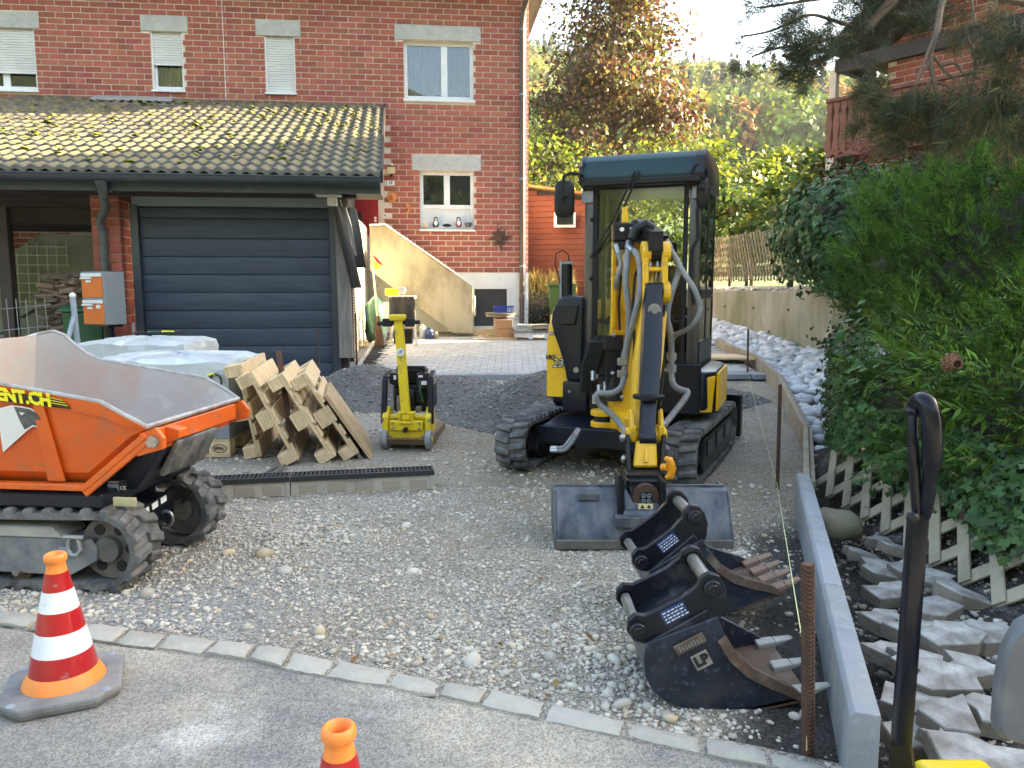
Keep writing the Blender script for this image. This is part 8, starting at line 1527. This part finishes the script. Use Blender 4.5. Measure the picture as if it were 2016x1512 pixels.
for L_ in ([(1845, 60, 4.4), (1815, 130, 4.35), (1800, 175, 4.35), (1785, 205, 4.35)], [(1838, 110, 4.4), (1860, 140, 4.4), (1890, 160, 4.4)], [(1832, 120, 4.4), (1812, 150, 4.38), (1790, 190, 4.36)], [(1836, 150, 4.4), (1820, 185, 4.4), (1828, 215, 4.4)], [(1838, 160, 4.4), (1870, 175, 4.4), (1868, 205, 4.4)], [(1910, -10, 4.4), (1915, 30, 4.4), (1900, 60, 4.4), (1885, 45, 4.4)], [(1960, 0, 4.4), (1965, 30, 4.4), (1985, 50, 4.4)], [(1850, 130, 4.4), (1880, 125, 4.4), (1900, 150, 4.4), (1925, 155, 4.4)]): limb(A_(L_), .009, .004, M_BTWIG, 'twig')
for L_, n, y in (([(1950, 20, 4.3), (1960, 80, 4.2), (1950, 160, 4.1), (1940, 230, 4.1)], 34, .35), ([(2016, 40, 4.2), (2005, 120, 4.1), (1985, 190, 4.1), (1975, 260, 4.1)], 34, .3), ([(2060, 80, 4.0), (2040, 160, 4.0), (2010, 230, 4.0), (2000, 285, 4.0)], 26, .3), ([(1900, 60, 4.5), (1920, 130, 4.4), (1905, 200, 4.4)], 14, .3), ([(1850, 205, 4.4), (1800, 215, 4.4), (1760, 205, 4.4), (1715, 190, 4.5)], 34, .45), ([(1850, 215, 4.4), (1800, 245, 4.4), (1750, 250, 4.4), (1700, 235, 4.5)], 36, .5), ([(1840, 230, 4.4), (1800, 270, 4.5), (1740, 275, 4.5)], 18, .4), ([(1730, 160, 4.6), (1700, 165, 4.6), (1690, 150, 4.6)], 6, .2), ([(1900, 230, 4.3), (1880, 265, 4.3), (1850, 285, 4.3)], 12, .4), ([(1810, 60, 4.6), (1800, 30, 4.6), (1770, 30, 4.6)], 9, .1), ([(1880, 10, 4.6), (1830, 25, 4.6), (1790, 20, 4.6)], 8, .1)):
    Q = limb(A_(L_), .012, .005, M_BARK, 'twig'); tufts(Q, n, y, .06)
for _ in range(260): TUF.append((Vector((4.3 + rnd.gauss(0, 1.0), 5.0 + rnd.gauss(0, .9), 4.6 + rnd.gauss(0, .9))), Vector((rnd.gauss(0, 1), rnd.gauss(0, 1), .3)).normalized(), .1)) if rnd.random() < .8 else None
PP, TT, SZ, MI = [], [], [], []
for p, d, y in TUF:
    n = 84; o_ = y < rnd.random(); D = np.array(d)[None] * .75 + rng.normal(0, .62, (n, 3)); D /= np.linalg.norm(D, axis=1, keepdims=True); D[:, 2] -= .12; ln = rng.uniform(.07, .125, n); PP.append(np.array(p)[None] + D * (ln * .5)[:, None] + rng.normal(0, .012, (n, 3))); TT.append(D); SZ.append(ln); MI.append((rng.uniform(0, 1, n) < (.08 if o_ else .5)).astype(int))
PP, TT, SZ, MI = map(np.concatenate, (PP, TT, SZ, MI)); leafmesh('needles', PP, rng.normal(size=PP.shape), SZ, [M_NEED, M_NEEDO], .032, MI, pn, fold=0, tang=TT)
# broadleaf trees and shrubs behind the yard
def broad(name, label, base, cz, rx, rz, ncl, nl, size, mats, pr, cat='tree', shape=1.0, cs=1.0, trunk=.12, grp=None):
    t = thing(name, label, cat, base, 0, grp); bx, by, bz = base; m_ = MB(); m_.tube([(0, 0, -.3), (.05, 0, (cz - bz) * .5), (0, .05, cz - bz), (0, 0, cz - bz + rz * .7)], [trunk, trunk * .8, trunk * .55, trunk * .15], 8); m_.build('trunk', M_BARK, t, smooth=True)
    P, Nn, MI = [], [], []; lm = MB()
    for k in range(ncl):
        f = rnd.random(); zz = cz + rz * (2 * f - 1); w_ = rx * (math.sqrt(max(.02, 1 - (2 * f - 1) ** 2)) if shape > .9 else (1 - f) ** .7 * 1.1 + .08); a = rnd.uniform(0, 6.283); q = rnd.uniform(.35, 1.0) ** .6; c = Vector((bx + math.cos(a) * w_ * q, by + math.sin(a) * w_ * q, zz)); n = int(nl * rnd.uniform(.5, 1.4) / ncl); s_ = rx * rnd.uniform(.14, .26) * cs
        p = np.array(c) + rng.normal(0, 1, (n, 3)) * np.array([s_, s_, s_ * .55]); dd = p - np.array([bx, by, cz]); P.append(p); Nn.append(dd / (np.linalg.norm(dd, axis=1, keepdims=True) + .01) * .5 + up * .6 + rng.normal(0, .55, (n, 3))); MI.append(rng.choice(len(mats), n, p=pr[k % len(pr)]))
        lm.tube([(0, 0, max(.3, zz - bz - w_ * .55)), (c.x - bx) * .5 * Vector((1, 0, 0)) + Vector((0, (c.y - by) * .5, zz - bz - w_ * .2)), (c.x - bx, c.y - by, zz - bz)], [trunk * .3, trunk * .2, trunk * .06], 5)
    lm.build('limbs', M_BARK, t); P, Nn, MI = map(np.concatenate, (P, Nn, MI)); leafmesh('crown', P, Nn, rng.uniform(size * .7, size * 1.3, len(P)), mats, .62, MI, t); return t
M_BEP = mat('beech_purple', (.11, .042, .024), (.065, .03, .02), 1, .5, isl=.45, hue=.02, trl=.35); M_BEG = mat('beech_gold', (.21, .13, .03), (.15, .11, .025), 1, .5, isl=.4, hue=.02, trl=.45); M_BEO = mat('beech_olive', (.12, .13, .025), (.09, .10, .02), 1, .5, isl=.4, hue=.02, trl=.45)
M_YG = mat('sunny_leaf', (.21, .23, .025), (.14, .18, .02), 1, .5, isl=.35, hue=.015, trl=.5); M_MG = mat('mid_green_leaf', (.07, .12, .018), (.05, .09, .015), 1, .5, isl=.4, hue=.015, trl=.4)
c = at(1203, 420, 30); broad('copper_beech', 'tall copper beech with dark purple and golden leaves', (c.x, 30, gz(c.x, 30)), 10.0, 3.1, 5.2, 115, 34000, .20, [M_BEP, M_BEG, M_BEO], [(.55, .25, .20), (.4, .28, .32), (.2, .3, .5), (.7, .15, .15)], trunk=.22, shape=.8, cs=.82)
for i, (u, v, Y_, rx, rz, n, lab, pr) in enumerate(((1440, 385, 19, 1.25, 1.25, 4200, 'sunlit yellow green shrub right behind the excavator cab', [(.75, .25), (.45, .55)]), (1560, 365, 20, 1.1, .85, 3000, 'yellow green shrub left of the wooden balcony', [(.7, .3), (.3, .7)]), (1330, 345, 24, 1.9, .9, 2800, 'green yellow bush directly below the copper beech crown', [(.6, .4), (.3, .7)]), (1075, 345, 25, 1.8, 1.0, 2000, 'sunny shrub behind the red garden shed roof', [(.6, .4), (.4, .6)]), (1480, 440, 17, 1.2, .75, 2400, 'dark green low shrub right behind the lattice fence', [(.1, .9), (.3, .7)]), (1250, 440, 20, 1.6, 1.1, 2200, 'shrub seen through the excavator cab windows', [(.4, .6), (.3, .7)]), (1610, 405, 14, .9, .8, 1800, 'bright shrub under the balcony corner', [(.5, .5), (.1, .9)]))):
    c = at(u, v, Y_); broad('garden_shrub', lab, (c.x, Y_, gz(c.x, Y_)), c.z, rx, rz, 34, n, .17, [M_YG, M_MG], pr, 'shrub', trunk=.05, grp='shrubs behind the fence')
for x, y, h in ((-7, -16, 5), (1, -19, 6.5), (8, -15, 5)): broad('street_tree', 'green tree standing across the road, mirrored in the house windows', (x, y, 0), h, 2.8, 3, 30, 1200, .5, [M_MG, M_YG], [(.8, .2)], trunk=.2, grp='trees across the road')
# dry grass and lavender at the house corner
c = at(1066, 610, 15.6); t = thing('lavender_bush', 'dark twiggy lavender bush at the house corner', 'shrub', (c.x, 15.8, .58)); p, d = ell_pts((c.x, 15.9, .95), (.62, .45, .42), 1500, .55, .12); leafmesh('leaves', p, rng.normal(size=p.shape), rng.uniform(.08, .18, len(p)), mat('lavender_grey', (.09, .085, .05), (.06, .05, .03), 3, .8, isl=.4), .14, parent=t); core('inner_core', (c.x, 15.9, .9), (.6, .42, .4), t)
t = thing('dry_grass', 'tall dry yellow grass against the red garden shed', 'grass', (c.x + .1, 16.6, .6)); n = 1500; P = np.stack([rng.uniform(c.x - .45, c.x + .75, n), rng.uniform(16.3, 16.9, n), rng.uniform(.9, 1.75, n)], -1); TT = np.tile(up, (n, 1)) + rng.normal(0, .28, (n, 3)); leafmesh('blades', P, rng.normal(size=P.shape), rng.uniform(.25, .55, n), mat('dry_blade', (.5, .38, .13), (.36, .3, .1), 3, .8, isl=.35, trl=.3), .05, parent=t, tang=TT)
t = thing('potted_fern', 'small green fern standing behind the excavator cab', 'plant', (at(1195, 640, 11)[0], 11, .4)); c = at(1195, 655, 11); a = rng.uniform(0, 6.28, 160); D = np.stack([np.cos(a), np.sin(a), rng.uniform(.6, 1.6, 160)], -1); fronds('fronds', np.tile(np.array(c), (160, 1)) + D * .05, D, np.tile(up, (160, 1)) + rng.normal(0, .3, (160, 3)), rng.uniform(.2, .38, 160), [M_JUN], t, 6); m_ = MB(); m_.cyl((c.x, c.y, c.z - .3), (c.x, c.y, c.z + .02), .1, .12, 14); m_.build('pot', M_TERRA, t, world=True)

# ---------------------------------------------------------------- air: thin haze that pales the far hill
m = bpy.data.materials.new('haze'); m.use_nodes = True; N = m.node_tree.nodes; N.remove(N['Principled BSDF']); v = N.new('ShaderNodeVolumePrincipled'); v.inputs['Color'].default_value = (.9, .93, 1, 1); v.inputs['Density'].default_value = .00026; v.inputs['Anisotropy'].default_value = .3
m.node_tree.links.new(v.outputs[0], N['Material Output'].inputs['Volume']); b = MB(); b.bb((-300, -260, -4), (400, 440, 120)); o = b.build('haze', m); o['kind'] = 'stuff'; o.display_type = 'WIRE'
